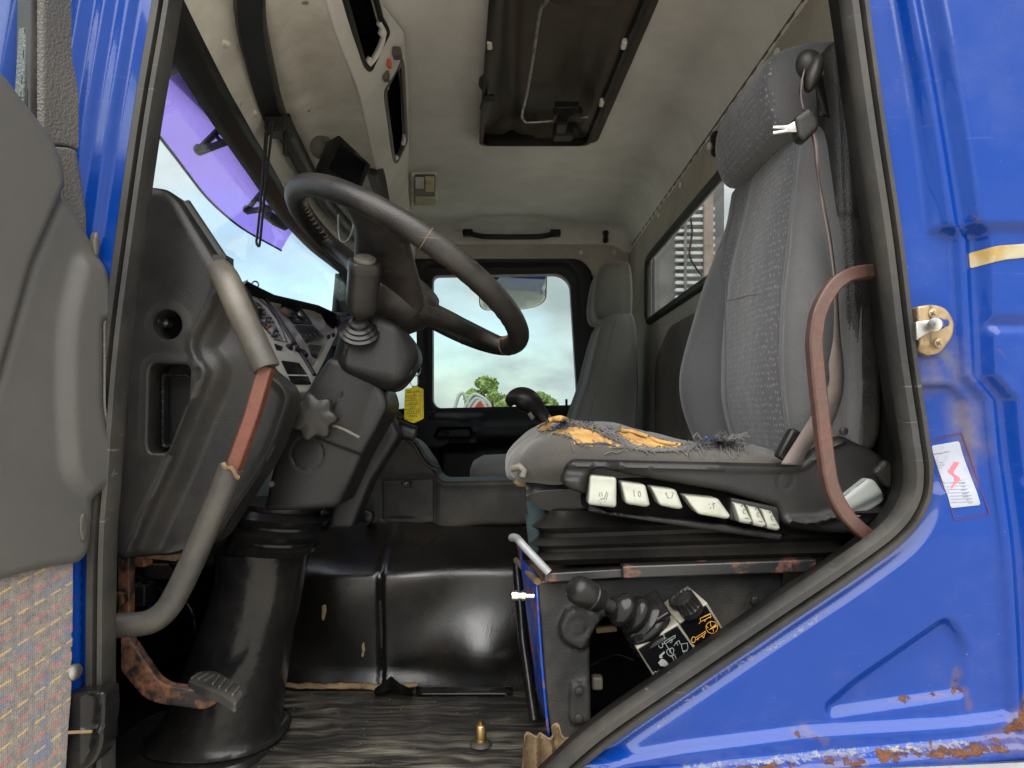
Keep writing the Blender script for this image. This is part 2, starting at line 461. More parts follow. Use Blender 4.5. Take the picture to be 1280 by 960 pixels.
m_roof = mat('stained beige roof cloth', srgb(218, 215, 210), 0.9, c2=srgb(201, 197, 189), sc2=2.4, lo=0.35, hi=0.75, grain=(900, 0.0006), dust=(srgb(144, 135, 122), 0.35))
def header_m():
    t = NT('stained beige moulded header'); c = t.mix(t.ramp(t.noise(5, 6, 0.62), 0.42, 0.75), srgb(214, 209, 198), srgb(186, 180, 167))
    d = t.math('MULTIPLY', t.ramp(t.noise(4, 7, 0.7), 0.45, 0.75), 0.4); c = t.mix(d, c, srgb(110, 98, 80))
    v = t.voro(17, 'F1'); m = t.math('MULTIPLY', t.ramp(t.math('ADD', v, t.math('MULTIPLY', t.noise(60, 3), 0.12)), 0.13, 0.19, 1, 0), t.ramp(t.noise(6, 2), 0.48, 0.56)); c = t.mix(t.math('MULTIPLY', m, 0.75), c, srgb(84, 70, 54))
    t.set(Base_Color=c, Roughness=0.75); t.bump(t.voro(700, 'SMOOTH_F1'), 0.0005, 0.7); return t.m
m_header = header_m()
m_rearwall = mat('brown grey cab cloth', srgb(174, 167, 156), 0.92, c2=srgb(154, 147, 136), sc2=3, grain=(900, 0.0005), dust=(srgb(80, 72, 62), 0.3))
m_rearlow = mat('dark stained wall panel', srgb(106, 100, 91), 0.8, c2=srgb(78, 73, 66), sc2=4, lo=0.4, hi=0.65, dust=(srgb(110, 100, 86), 0.25))
m_beige = mat('beige dashboard plastic', srgb(206, 200, 184), 0.5, c2=srgb(192, 186, 170), sc2=12, grain=(900, 0.0004), dust=(srgb(110, 100, 84), 0.2))
m_white = mat('ivory switch plastic', srgb(126, 128, 117), 0.35, c2=srgb(112, 112, 99), sc2=30, dust=(srgb(84, 76, 58), 0.3), coat=0.15)
m_whitegrey = mat('pale grey plastic', srgb(134, 138, 134), 0.45, c2=srgb(118, 120, 116), sc2=15)
m_print = mat('dark print', (0.03, 0.03, 0.03), 0.5)
m_steel = mat('dull steel', (0.38, 0.37, 0.35), 0.35, 1.0, c2=(0.22, 0.2, 0.18), sc2=40, r2=0.55)
m_chrome = mat('bright steel', (0.7, 0.7, 0.68), 0.18, 1.0, c2=(0.45, 0.43, 0.4), sc2=60, r2=0.4)
m_silver = mat('silver painted rod', (0.20, 0.205, 0.21), 0.4, 0.2, c2=(0.13, 0.13, 0.13), sc2=40)
m_brass = mat('brass', (0.36, 0.26, 0.12), 0.34, 1.0, c2=(0.30, 0.21, 0.10), sc2=90, r2=0.5)
m_strikermetal = mat('dull yellow plated striker steel', srgb(146, 126, 96), 0.5, 0.6, c2=srgb(112, 96, 76), sc2=50, dust=(srgb(150, 140, 125), 0.2))
m_leather = mat('worn dark leather', (0.00900, 0.00810, 0.00765), 0.40, c2=(0.01800, 0.01575, 0.01395), sc2=16, r2=0.52, grain=(520, 0.0007), dust=(srgb(120, 108, 95), 0.10), scratch=(srgb(110, 100, 90), 0.35))
m_thread = mat('tan stitching thread', srgb(104, 84, 70), 0.8)
m_knob = mat('polished black knob', (0.00720, 0.00720, 0.00720), 0.28, c2=(0.01200, 0.01200, 0.01200), r2=0.4, grain=(900, 0.0003), dust=(DUST, 0.06), spec=0.22)
m_mat_floor = None
m_yellow = mat('yellow card', srgb(188, 170, 10), 0.5, c2=srgb(172, 154, 9), sc2=40)
m_orange = mat('orange machine paint', srgb(214, 84, 50), 0.5, c2=srgb(190, 66, 40), sc2=5)
m_hose = mat('grey hydraulic hose', srgb(150, 150, 148), 0.5)
m_screen = mat('black screen glass', (0.004, 0.004, 0.005), 0.2, spec=0.12)
m_rag = mat('dirty brown felt', srgb(108, 90, 66), 0.95, c2=srgb(72, 59, 44), sc2=25, grain=(500, 0.001))
m_crumb = mat('tan grit', srgb(110, 96, 74), 0.9)
m_lampglass = mat('yellowed lamp lens', srgb(188, 180, 150), 0.25, c2=srgb(170, 160, 128), sc2=30)
m_lampdark = mat('lamp body grey', srgb(84, 80, 72), 0.5)
m_webbing = mat('dusty seat belt webbing', srgb(92, 82, 78), 0.7, c2=srgb(72, 66, 64), sc2=30)
m_redbutton = mat('red lamp lens', srgb(190, 40, 30), 0.3)
m_silent = mat('tan insulation edge', srgb(112, 92, 64), 0.95, c2=srgb(76, 60, 42), sc2=40)
m_ground = mat('grey yard gravel', srgb(182, 176, 164), 0.95, c2=srgb(160, 154, 144), sc2=2.0, grain=(60, 0.01))
m_leaf = mat('light green leaves', (0.20, 0.27, 0.08), 0.6, c2=(0.30, 0.36, 0.12), sc2=1.5)
m_bark = mat('grey bark', (0.12, 0.09, 0.06), 0.9)
m_brick = mat('weathered red brown steel', srgb(128, 114, 107), 0.7, c2=srgb(104, 94, 88), sc2=8)
m_housing = mat('valve housing cream paint', srgb(128, 124, 112), 0.5, c2=srgb(108, 104, 92), sc2=30, dust=(srgb(80, 70, 56), 0.3))
m_bellows = mat('dull black suspension bellows', (0.004, 0.004, 0.0042), 0.32, c2=(0.007, 0.007, 0.007), wob=(14, 0.003), dust=(DUST, 0.05), spec=0.1)
m_rack = mat('dusty dark grey steel', srgb(84, 84, 84), 0.6, c2=srgb(112, 112, 110), sc2=5)
m_slat = mat('pale galvanised slat', srgb(180, 182, 182), 0.5, 0.2, c2=srgb(150, 152, 150), sc2=10)

def paint(name, c, rust_attr=True):
    t = NT(name)
    base = t.mix(t.ramp(t.noise(1.6, 5, 0.6), 0.35, 0.7), c, tuple(x * 0.8 for x in c[:3]))
    chip = t.ramp(t.noise(190, 2, 0.6), 0.765, 0.78)
    base = t.mix(t.math('MULTIPLY', chip, 0.5), base, srgb(110, 120, 160))
    haze = t.math('MULTIPLY', t.math('MAXIMUM', t.ramp(t.noise(7, 8, 0.75), 0.48, 0.75), t.ramp(t.noise(1.0, 5, 0.65, t.vec((8, 30, 120), (0.2, 0.5, 0))), 0.62, 0.74)), 0.08)
    base = t.mix(haze, base, srgb(112, 112, 122)); rough = t.mixf(haze, 0.25, 0.9); coat = 0.32
    if rust_attr:
        nf = t.noise(38, 8, 0.68)
        scr = t.attr('scuff'); sf = t.ramp(t.math('ADD', scr, t.math('MULTIPLY', t.math('SUBTRACT', t.noise(120, 6, 0.75), 0.5), 1.3)), 0.48, 0.56)
        base = t.mix(sf, base, t.mix(t.ramp(t.noise(60, 4), 0.4, 0.6), srgb(122, 120, 114), srgb(84, 92, 118)))
        ra = t.attr('rust'); rf = t.ramp(t.math('ADD', ra, t.math('MULTIPLY', t.math('SUBTRACT', nf, 0.5), 1.5)), 0.50, 0.57)
        rc = t.mix(t.ramp(t.noise(90, 6, 0.7), 0.35, 0.65), srgb(98, 62, 40), srgb(58, 40, 32))
        hal = t.math('MULTIPLY', t.ramp(t.math('ADD', ra, t.math('MULTIPLY', t.math('SUBTRACT', t.noise(14, 5, 0.6), 0.5), 1.1)), 0.28, 0.5), 0.4)
        base = t.mix(hal, base, srgb(84, 66, 58))
        base = t.mix(rf, base, rc)
        st = t.attr('stain'); st = t.math('MULTIPLY', st, t.ramp(t.noise(26, 6, 0.7), 0.3, 0.7))
        base = t.mix(st, base, srgb(96, 88, 84))
        al = t.math('MAXIMUM', t.math('MAXIMUM', rf, sf), t.math('MULTIPLY', st, 0.8))
        rough = t.mixf(al, rough, 0.85); coat = t.math('MULTIPLY', t.math('SUBTRACT', 1.0, al), 0.32)
        t.bump(t.math('MULTIPLY', rf, t.noise(300, 4)), 0.003, 0.8)
    else:
        t.bump(t.noise(160, 2), 0.0002, 0.3)
    t.set(Base_Color=base, Roughness=rough, Coat_Weight=coat, Coat_Roughness=0.05, Specular_IOR_Level=0.15)
    return t.m
BLUE = (0.0007, 0.027, 0.18)
m_blue = paint('scuffed blue cab paint', BLUE); m_blueclean = paint('blue cab paint', BLUE, False)

def rusty(name, base, rustc, lo, hi, rough=0.5, metal=0.0):
    t = NT(name); f = t.ramp(t.noise(22, 8, 0.7), lo, hi)
    rc = t.mix(t.ramp(t.noise(110, 6, 0.7), 0.35, 0.65), rustc, tuple(x * 0.55 for x in rustc[:3]))
    t.set(Base_Color=t.mix(f, base, rc), Roughness=t.mixf(f, rough, 0.75), Metallic=metal)
    t.bump(t.noise(260, 5, 0.7), 0.0008, 0.6); return t.m
m_redbar = rusty('bare rusting handle steel', srgb(84, 44, 30), srgb(104, 56, 38), 0.3, 0.7, 0.36)
m_redbar2 = rusty('chocolate brown worn handle', srgb(60, 42, 36), srgb(84, 54, 44), 0.35, 0.65, 0.36)
m_rustrail = rusty('black painted rail with rust', (0.012, 0.012, 0.012), srgb(112, 70, 48), 0.55, 0.68, 0.35)
m_rustpedal = rusty('rusty pedal steel', srgb(24, 20, 18), srgb(120, 78, 52), 0.46, 0.6, 0.6)
m_rustblue = rusty('rust eaten blue steel', BLUE, srgb(120, 70, 40), 0.52, 0.62, 0.35)

def fabric(name, c, c2, weave=900.0, dots=None, worn=None):
    t = NT(name); col = t.mix(t.ramp(t.noise(6, 6, 0.6), 0.35, 0.7), c, c2)
    w = t.noise(weave, 2, 0.6); col = t.mix(t.ramp(w, 0.35, 0.65), tuple(x * 1.4 for x in c4(c)[:3]), col)
    if dots:                                            # rows of short coloured yarn floats
        v = t.vec((1, 1, 1)); br = t.n('ShaderNodeTexVoronoi', feature='F1'); br.inputs['Scale'].default_value = 1.0; br.inputs['Randomness'].default_value = 0.35
        t.lk(t.vec((0.0, 250, 95)), br.inputs['Vector'])
        f = t.ramp(br.outputs['Distance'], 0.18, 0.27, 1.0, 0.0)
        yc = t.mix(t.ramp(t.noise(900, 1), 0.45, 0.55), srgb(160, 140, 126), srgb(104, 116, 144))
        col = t.mix(t.math('MULTIPLY', f, 0.5), col, yc)
    if worn:
        f = t.ramp(t.noise(5, 6, 0.65), 0.35, 0.62); col = t.mix(f, col, worn)
    t.set(Base_Color=col, Roughness=0.92, Sheen_Weight=0.25, Sheen_Roughness=0.4)
    n1 = t.bump(w, 0.0008, 0.8); t.bump(t.noise(30, 4), 0.004, 0.5, n1); return t.m
m_seat = fabric('grey woven seat cloth', srgb(64, 64, 65), srgb(55, 55, 56))
m_seatdots = fabric('grey seat cloth with coloured flecks', srgb(57, 57, 60), srgb(50, 50, 53), 900, True)
m_cushion = fabric('worn grey cushion cloth', srgb(46, 45, 43), srgb(37, 36, 36), 620, None, srgb(60, 55, 47))
m_seatpass = fabric('dusty grey seat cloth', srgb(92, 92, 86), srgb(74, 72, 66), 700)
def foam():
    t = NT('yellow seat foam'); col = t.mix(t.ramp(t.noise(40, 6, 0.7), 0.35, 0.7), srgb(172, 136, 76), srgb(134, 100, 52))
    col = t.mix(t.math('MULTIPLY', t.ramp(t.noise(55, 6, 0.7), 0.5, 0.72), 0.6), col, srgb(92, 70, 44))
    p = t.ramp(t.voro(330), 0.10, 0.2, 0.0, 1.0); col = t.mix(p, srgb(84, 56, 28), col)
    t.set(Base_Color=col, Roughness=0.95); t.bump(t.noise(160, 6, 0.7), 0.004, 0.8); return t.m
m_foam = foam()
m_fray = mat('frayed grey yarn', srgb(88, 85, 83), 0.9, c2=srgb(66, 66, 70), sc2=60)
m_frayblue = mat('frayed blue yarn', srgb(70, 92, 150), 0.9)
def carpet():
    t = NT('woven door carpet'); 
    v = t.n('ShaderNodeSeparateXYZ'); t.lk(t.tc.outputs['Object'], v.inputs[0])
    base = t.mix(t.ramp(t.noise(90, 5, 0.7), 0.35, 0.65), srgb(128, 118, 106), srgb(92, 89, 90))
    base = t.mix(t.ramp(t.noise(26, 3), 0.55, 0.7), base, srgb(92, 98, 116))
    z = t.math('ADD', t.math('SUBTRACT', v.outputs[2], t.math('MULTIPLY', v.outputs[1], 0.32)), t.math('MULTIPLY', t.noise(20, 2), 0.004)); dash = t.ramp(t.math('FRACT', t.math('MULTIPLY', v.outputs[1], 50.0)), 0.62, 0.7, 1, 0)
    for off, c in ((0.0, srgb(196, 60, 60)), (0.018, srgb(206, 166, 70))):
        f = t.math('FRACT', t.math('MULTIPLY', t.math('ADD', z, off), 27.0)); f = t.ramp(t.math('ABSOLUTE', t.math('SUBTRACT', f, 0.5)), 0.03, 0.05, 1, 0)
        base = t.mix(t.math('MULTIPLY', t.math('MULTIPLY', f, dash), 0.45), base, c)
    t.set(Base_Color=base, Roughness=1.0, Sheen_Weight=0.2); t.bump(t.voro(420, 'F1', rnd=0.4), 0.002, 1.0); return t.m
m_carpet = carpet()
def glass(name, tint, rough=0.0):
    m = bpy.data.materials.new(name); m.use_nodes = True; t = m.node_tree; t.nodes.clear()
    o = t.nodes.new('ShaderNodeOutputMaterial'); tr = t.nodes.new('ShaderNodeBsdfTransparent'); tr.inputs[0].default_value = c4(tint)
    gl = t.nodes.new('ShaderNodeBsdfGlossy'); gl.inputs['Roughness'].default_value = 0.02; lw = t.nodes.new('ShaderNodeLayerWeight'); pw = t.nodes.new('ShaderNodeMath'); pw.operation = 'POWER'; pw.inputs[1].default_value = 5; t.links.new(lw.outputs['Facing'], pw.inputs[0])
    fr = t.nodes.new('ShaderNodeMath'); fr.operation = 'MULTIPLY_ADD'; fr.inputs[1].default_value = 0.94; fr.inputs[2].default_value = 0.004; t.links.new(pw.outputs[0], fr.inputs[0])
    mi = t.nodes.new('ShaderNodeMixShader'); t.links.new(fr.outputs[0], mi.inputs[0]); t.links.new(tr.outputs[0], mi.inputs[1]); t.links.new(gl.outputs[0], mi.inputs[2]); t.links.new(mi.outputs[0], o.inputs[0])
    return m
m_glass = glass('green tinted cab glass', (0.60, 0.665, 0.65)); m_windshield = glass('windscreen glass', (0.72, 0.765, 0.77)); m_rearglass = glass('grey rear glass', (0.8, 0.82, 0.81))
m_doorglass = glass('door glass', (0.82, 0.9, 0.93))
def purple():
    t = NT('violet acrylic visor'); m = t.m; tr = t.n('ShaderNodeBsdfTransparent'); tr.inputs[0].default_value = (0.34, 0.22, 0.72, 1)
    tl = t.n('ShaderNodeBsdfTranslucent'); tl.inputs[0].default_value = (0.40, 0.28, 0.80, 1)
    a = t.n('ShaderNodeMixShader'); a.inputs[0].default_value = 0.35; t.lk(tr.outputs[0], a.inputs[1]); t.lk(tl.outputs[0], a.inputs[2]); t.lk(a.outputs[0], t.out.inputs[0]); return m
m_purple = purple()
def floor_m():
    t = NT('worn black floor rubber'); f = t.ramp(t.noise(1, 6, 0.65, t.vec((7, 60, 10))), 0.44, 0.68); f2 = t.ramp(t.noise(3.2, 5, 0.6), 0.35, 0.6)
    col = t.mix(t.math('MULTIPLY', t.math('MULTIPLY', f, f2), 0.9), (0.012, 0.011, 0.010, 1), srgb(100, 94, 82)); col = t.mix(t.ramp(t.noise(500, 2), 0.72, 0.75), col, srgb(120, 110, 92))
    t.set(Base_Color=col, Roughness=t.mixf(t.math('MULTIPLY', f, f2), 0.42, 0.85)); t.bump(t.noise(1, 5, 0.6, t.vec((10, 90, 10))), 0.006, 0.7); return t.m
m_floor = floor_m()
def mirror_m():
    t = NT('mirror glass'); t.set(Base_Color=(0.8, 0.82, 0.8, 1), Roughness=0.03, Metallic=1.0); return t.m
m_mirror = mirror_m()
# ================================================================ THE SETTING AND THE CAB
g = G().add([(-400, -300, GROUND), (400, -300, GROUND), (400, 600, GROUND), (-400, 600, GROUND)], [(0, 1, 2, 3)])
o = bpy.data.objects.new('ground', g.mesh('ground')); COL.objects.link(o); finish(o, m_ground, smooth=0); o['kind'] = 'structure'

YW = 3.3; XR = 0.564; ZR = 0.90; FLOOR = -0.60
cab = thing('truck_cab', 'blue truck cab with beige cloth roof seen through its open driver door', 'truck cab', (0, 2.1, FLOOR))

# ---- door opening seal: rear post, corner, slanted sill
SEAL_R = [(1050, -120), (1068, 0), (1076, 60), (1093, 180), (1111, 300), (1128, 440), (1143, 540), (1149, 590), (1143, 628), (1118, 665), (1062, 708), (960, 777), (850, 852), (760, 914), (700, 966), (640, 1030), (600, 1100)]
SEAL_L = [(226, -120), (212, 0), (187, 150), (163, 320), (147, 450), (136, 600), (130, 700), (128, 960), (128, 1100)]
plS = YP(0.942)
def lipshape():      # soft seal: two ribs and a groove towards the outside
    return [(-0.5, 1), (-0.15, 1.05), (0.0, 0.2), (0.12, 0.2), (0.25, 1.0), (0.75, 1.0), (1.05, 0.55), (1.1, 0.0), (0.9, -0.55), (0.65, -0.4), (0.45, -0.9), (0.0, -1.0), (-0.45, -1.0), (-0.7, 0)]
sealpath = [plS.at(*p) for p in crv(SEAL_R, 8)]
sl = part('door_seal', G().tube(sealpath, 0.0180, shape=[(b, a) for a, b in lipshape()], up=(0, -1, 0)), m_rubber, cab, smooth=50)
part('door_seal', G().tube([plS.at(*p) for p in crv(SEAL_L, 8)], 0.0175, shape=[(b, a) for a, b in lipshape()], up=(0, -1, 0)), m_rubber, cab, smooth=50)
# inner trim web behind the seal, so no light slips past it
for pth, off in ((SEAL_R, .06), (SEAL_L, .02)):
    pp = crv(pth, 8); g = G(); g.grid([[plS.at(*p) + Vector((0, d, 0)) for p in pp] for d in (0.0, off)])
    part('seal_carrier', g, m_black, cab, smooth=40, solid=0.006)

# ---- blue pressed side panel round the rear post and below the slanted sill
SC_ = np.array(crv(SEAL_R, 8))
outl = [tuple(p) for p in SC_ if -70 <= p[1] <= 1010]
y0x = outl[0]; panel = [(1306, -70)] + [tuple(outl[0])] + outl[1:] + [(660, 1010), (1306, 1010)]
plB = YP(0.945)
EMB = rnd([(1178, 766), (1205, 800), (1200, 868), (1030, 893), (1027, 878), (1060, 848)], [14, 20, 10, 6, 5, 20])
def hB(q):
    x, y = q[:, 0], q[:, 1]
    dS = sdline(SC_, q)
    ridge = np.interp(y, [-70, 0, 100, 200, 300, 420, 600, 700, 800, 900], [1128, 1136, 1162, 1180, 1196, 1205, 1226, 1236, 1246, 1256])
    rdg = np.interp(y, [-70, 0, 100, 200, 285, 300, 470, 500, 600, 700, 800, 900], [1112, 1122, 1141, 1158, 1171, 1190, 1198, 1224, 1234, 1240, 1246, 1250])     # line where jamb meets outer skin
    ledge = np.interp(y, [-70, 0, 100, 200, 270, 290, 296, 400, 480, 520], [34, 36, 40, 44, 50, 56, 6, 4, 4, 0])
    h = np.zeros(len(q))
    up = sst(640, 560, y)
    # raised channel along the upper post, ending in a rounded shelf at y=290
    ch = sst(1114, 1128, x - (np.interp(y, [0, 100, 200, 290], [1100, 1118, 1136, 1150]) - 1114) * 0 - (np.interp(y, [-70, 0, 100, 200, 290], [-10, 0, 16, 30, 40]))) * sst(296, 286, y)
    h += 0.010 * ch
    # lower shelf at y=485: recess below
    h -= 0.012 * sst(478, 488, y) * sst(620, 606, y) * sst(rdg - 10, rdg - 26, x) * up
    # outer skin steps forward past the ridge
    h += (0.012 * sst(rdg - 6, rdg + 8, x) - 0.006 * sst(rdg + 8, rdg + 18, x) + 0.020 * sst(rdg + 18, rdg + 36, x)) * sst(960, 920, y)
    # crease on the outer skin
    h -= 0.008 * np.exp(-((y - 408) / 7.0) ** 2) * sst(rdg + 24, rdg + 36, x)
    h -= 0.004 * np.exp(-((y - 600 - 0 * x) / 6.0) ** 2) * sst(rdg + 24, rdg + 36, x)
    # slanted face under the sill: rounded lip, triangular pressing, ledge, lower rail
    lip = sst(10, 26, dS); low = sst(560, 700, y)
    h += 0.012 * sst(14, 34, dS) * low
    e = sdpoly(EMB, q); h -= 0.012 * sst(4, -12, e) * sst(0, 40, 905 - y + 30)
    led = np.interp(x, [640, 850, 1000, 1100, 1180, 1280], [960, 922, 903, 897, 892, 880])
    h += 0.014 * sst(led - 3, led + 9, y)
    rail = np.interp(x, [640, 850, 900, 1000, 1100, 1200, 1280], [975, 953, 944, 934, 925, 915, 906])
    h += 0.022 * sst(rail - 6, rail + 6, y); h -= 0.016 * sst(rail + 16, rail + 30, y)
    h += 0.0016 * (fbm(q, 0.012, 3) - 0.45)
    return h
def near(q, lines, w):
    d = np.full(len(q), 1e9)
    for l in lines: d = np.minimum(d, sdline(l, q))
    return np.clip(1 - d / w, 0, 1)
def rustB(q):
    a = near(q, [[(850, 958), (900, 946), (980, 938), (1060, 932)], [(1000, 905), (1020, 915)]], 11) * 0.50
    a = np.maximum(a, near(q, [[(1278, 850), (1262, 880), (1245, 902), (1215, 915)], [(1280, 905), (1230, 916), (1160, 922), (1080, 926)]], 15) * 0.55)
    a = np.maximum(a, near(q, [[(1186, 866), (1200, 858), (1204, 880)], [(1195, 838), (1190, 860)], [(985, 908), (1005, 912)], [(1110, 874), (1180, 866)]], 9) * 0.46)
    a = np.maximum(a, near(q, [[(1100, 945), (1060, 958)], [(930, 955), (990, 948)]], 10) * 0.5)
    a = np.maximum(a, near(q, [[(1207, 505), (1210, 530), (1216, 580), (1220, 610)]], 9) * 0.45)
    a = np.maximum(a, near(q, [[(1196, 272), (1204, 292)], [(1232, 440), (1240, 450)]], 6) * 0.42)
    return a + 0.05
def scuffB(q):
    a = near(q, [[(1030, 762), (980, 798), (905, 838), (862, 872), (820, 905)]], 9) * 0.53
    a = np.maximum(a, near(q, [[(850, 948), (920, 940), (1010, 930), (1090, 924), (1190, 915)]], 11) * 0.60)
    a = np.maximum(a, near(q, [[(820, 925), (900, 915), (980, 905)]], 5) * 0.25)
    return a
def stainB(q):
    a = near(q, [[(1165, 455), (1170, 470), (1160, 480)], [(1180, 440), (1196, 470)], [(1206, 510), (1216, 560)]], 26)
    return np.clip(a, 0, 1) * 0.8
pan = part('side_panel', relief(plB, panel, hB, res=3.4, r=0, wall=0.03, attr={'rust': rustB, 'scuff': scuffB, 'stain': stainB}), m_blue, cab, smooth=60, label='blue side panel with rust along its lower edge')
# worn tape stripe on the outer skin
tp = rnd([(1206, 318), (1232, 313), (1290, 309), (1290, 325), (1240, 330), (1208, 337)], 3)
m_tape = mat('old cream tape', srgb(138, 131, 108), 0.6, c2=srgb(132, 108, 56), sc2=18, lo=0.45, hi=0.6)
def hT(q): return hB(q) + 0.0016
part('tape_stripe', relief(plB, tp, hT, res=4, r=0.0004, wall=0.002), m_tape, cab, smooth=60)
# grey ribbed step edge at the lower right
part('step_edge', G().tube([(0.10, 0.885, -0.50), (0.85, 0.875, -0.462)], 0.030, n=8).tube([(0.10, 0.86, -0.494), (0.85, 0.85, -0.456)], 0.006, n=6), m_steel, cab, smooth=40)

# ---- blue front post
plA = YP(0.935)
A_in = [p for p in crv(SEAL_L, 8)]
def hA(q):
    cx = np.interp(q[:, 1], [-60, 0, 150, 320, 450, 600], [226, 212, 187, 163, 147, 136])
    d = cx - q[:, 0]                                             # distance left of the seal
    h = 0.008 * sst(36, 48, d) + 0.008 * sst(60, 72, d) + 0.010 * sst(82, 96, d) + 0.03 * sst(100, 160, d)
    return h
op = [(p[0] - 8, p[1]) for p in A_in if p[1] <= 1000]
part('front_post', relief(plA, [tuple(p) for p in op] + [(60, 1010), (-10, 1010), (30, -130)], hA, res=3, r=0, wall=0.02), m_blueclean, cab, smooth=60)
part('post_gap_shade', relief(YP(1.10), [(1070, 60), (1110, 60), (1135, 300), (1165, 600), (1150, 680), (1085, 660)], None, res=20, r=.003, wall=.02), m_darkvoid, cab, smooth=40)  # near-black sheet stands in for the shade between seat shell and seal
part('outer_skin', G().box((-0.86, 1.02, -0.25), (0.5, 0.04, 1.5)).box((-1.06, 2.1, -0.55), (0.06, 2.3, 1.55)), m_blueclean, cab, bevel=0.01)

# ---- roof lining with coved edges, leaving the hatch opening
def DX(y): return np.interp(y, [1.0, 1.49, 1.6, 1.84, 2.28, 2.97, 3.3], [-0.27, -0.29, -0.26, -0.287, -0.352, -0.47, -0.5])
HATCH = [(-0.108, 2.25), (0.252, 2.25), (0.300, 1.30), (-0.035, 1.30)]
Yn = 0.975
yl = list(np.linspace(Yn, YW, 40))
ro = [(float(DX(y)), y) for y in yl] + [(XR, YW), (XR, Yn)]
flR = Flat((0, 0, ZR), (1, 0, 0), (0, 1, 0), (0, 0, 1))
def hR(q):
    x, y = q[:, 0], q[:, 1]
    def cove(d, R):
        k = np.clip(R - d, 0, R); return R - np.sqrt(np.maximum(R * R - k * k, 0))
    h = cove(XR - x, 0.115) + cove(YW - y, 0.10)
    h = np.minimum(h, 0.13) + 0.05 * sst(1.12, 0.97, y)
    h -= 0.02 * np.exp(-(((x - 0.1) / 0.35) ** 2 + ((y - 2.0) / 0.7) ** 2))
    return h + 0.004 * fbm(q, 6, 3)
roof = part('roof_lining', relief(flR, ro, hR, res=0.035, holes=[rnd(HATCH, 0.035)], r=0, wall=0), m_roof, cab, smooth=60)
part('header_backing', G().box((-0.63, 2.12, 0.87), (0.02, 2.4, 0.26)).box((-0.40, 2.12, 1.028), (0.46, 2.4, 0.016)), m_darkvoid, cab, smooth=0)
part('outer_roof', G().box((-0.1, 2.12, 1.06), (1.5, 2.42, 0.04)).box((0.10, 0.95, 0.88), (1.2, 0.05, 0.36)).box((-0.78, 2.12, 0.93), (0.06, 2.42, 0.28)), m_blueclean, cab, bevel=0.012)
# ---- rear wall with window
flB = Flat((XR, 0, 0), (0, 1, 0), (0, 0, 1), (1, 0, 0))
WIN = rnd([(1.62, 0.385), (2.835, 0.385), (2.835, 0.645), (1.62, 0.645)], 0.05)
def hW(q):
    y, z = q[:, 0], q[:, 1]
    rec = sdpoly(rnd([(1.5, -0.5), (2.62, -0.5), (2.62, 0.20), (2.40, 0.30), (1.5, 0.30)], 0.06), q)
    return -0.018 * sst(0.01, -0.03, rec) + 0.010 * sst(0.05, 0.015, np.abs(sdpoly(WIN, q))) * 0 + 0.004 * fbm(q, 7, 3)
wall = part('rear_wall', relief(flB, [(1.25, FLOOR), (YW, FLOOR), (YW, 0.800), (Yn, 0.800), (Yn, 0.56), (1.25, 0.56)], hW, res=0.03, holes=[WIN], r=0, wall=0.0), m_rearwall, cab, smooth=50)
part('rear_corner_shade', G().box((XR + .012, (Yn + 1.27) / 2, -.02), (.02, 1.27 - Yn, 1.16)), m_darkvoid, cab, smooth=0)  # dark sheet replaces the rear wall cloth here, painting its shade beside the seat
part('lower_wall_panel', relief(flB, rnd([(1.5, -0.5), (2.66, -0.5), (2.66, 0.215), (2.42, 0.315), (1.5, 0.315)], 0.05), lambda q: 0.010 - 0.012 * sst(0.02, -0.03, sdpoly(rnd([(1.5, -0.5), (2.60, -0.5), (2.60, 0.17), (2.38, 0.26), (1.5, 0.26)], 0.06), q)) + 0.006 * fbm(q, 5, 3), res=0.03, r=0.006, wall=0.01), m_rearlow, cab, smooth=50)
wf = part('rear_window_frame', G().tube([(XR - 0.004, p[0], p[1]) for p in rnd([(1.62, 0.385), (2.835, 0.385), (2.835, 0.645), (1.62, 0.645)], 0.05, 8)], 0.016, n=8, closed=True), m_black, cab, smooth=50)
part('pane', G().slab([(XR + 0.012, p[0], p[1]) for p in WIN], (0.004, 0, 0)), m_rearglass, wf, smooth=0)
part('outer_rear', G().box((XR + 0.04, 2.15, -0.12), (0.02, 2.34, 0.92)).box((XR + 0.04, 2.15, 0.90), (0.02, 2.34, 0.40)).box((XR + 0.04, 1.24, 0.52), (0.02, 0.52, 0.36)).box((XR + 0.04, 3.14, 0.52), (0.02, 0.36, 0.36)), m_darkvoid, cab, bevel=0.006)
for y in (1.45, 1.95, 2.28, 2.62):            # lining buttons along the seam
    part('lining_button', G().lathe((XR - 0.004, y, 0.765), (-1, 0, 0), [(0, 0.011), (0.004, 0.0105), (0.007, 0.006)], 14), m_roof, cab, smooth=50)
part('lining_seam', G().tube([(XR - 0.003, Yn, 0.800), (XR - 0.003, YW - 0.004, 0.800)], 0.0035, n=6).tube([(XR - 0.003, YW - 0.004, 0.800), (-0.62, YW - 0.004, 0.800)], 0.0035, n=6).tube([(XR - 0.004, YW - 0.006, 0.80), (XR - 0.004, YW - 0.006, -0.2)], 0.005, n=6), m_rearlow, cab, smooth=50)
# black coat hook near the seat top and one on the far wall
for c, s_ in (((XR - 0.012, 1.86, 0.735), 1), (tuple(P(757, 295, 3.27)), 1)):
    g = G().ball((c[0], c[1], c[2] + 0.016), 0.017, 10, (1, 1, 1.2)).ball((c[0], c[1], c[2] - 0.02), 0.015, 10).tube([(c[0], c[1], c[2] + 0.01), (c[0], c[1], c[2] - 0.02)], 0.011, 8)
    solo('coat_hook', g, m_black, 'small black coat hook on the ' + ('rear wall beside the driver headrest' if c[1] < 2 else 'far wall above the passenger headrest'), 'hook', smooth=50, group='coat hooks')

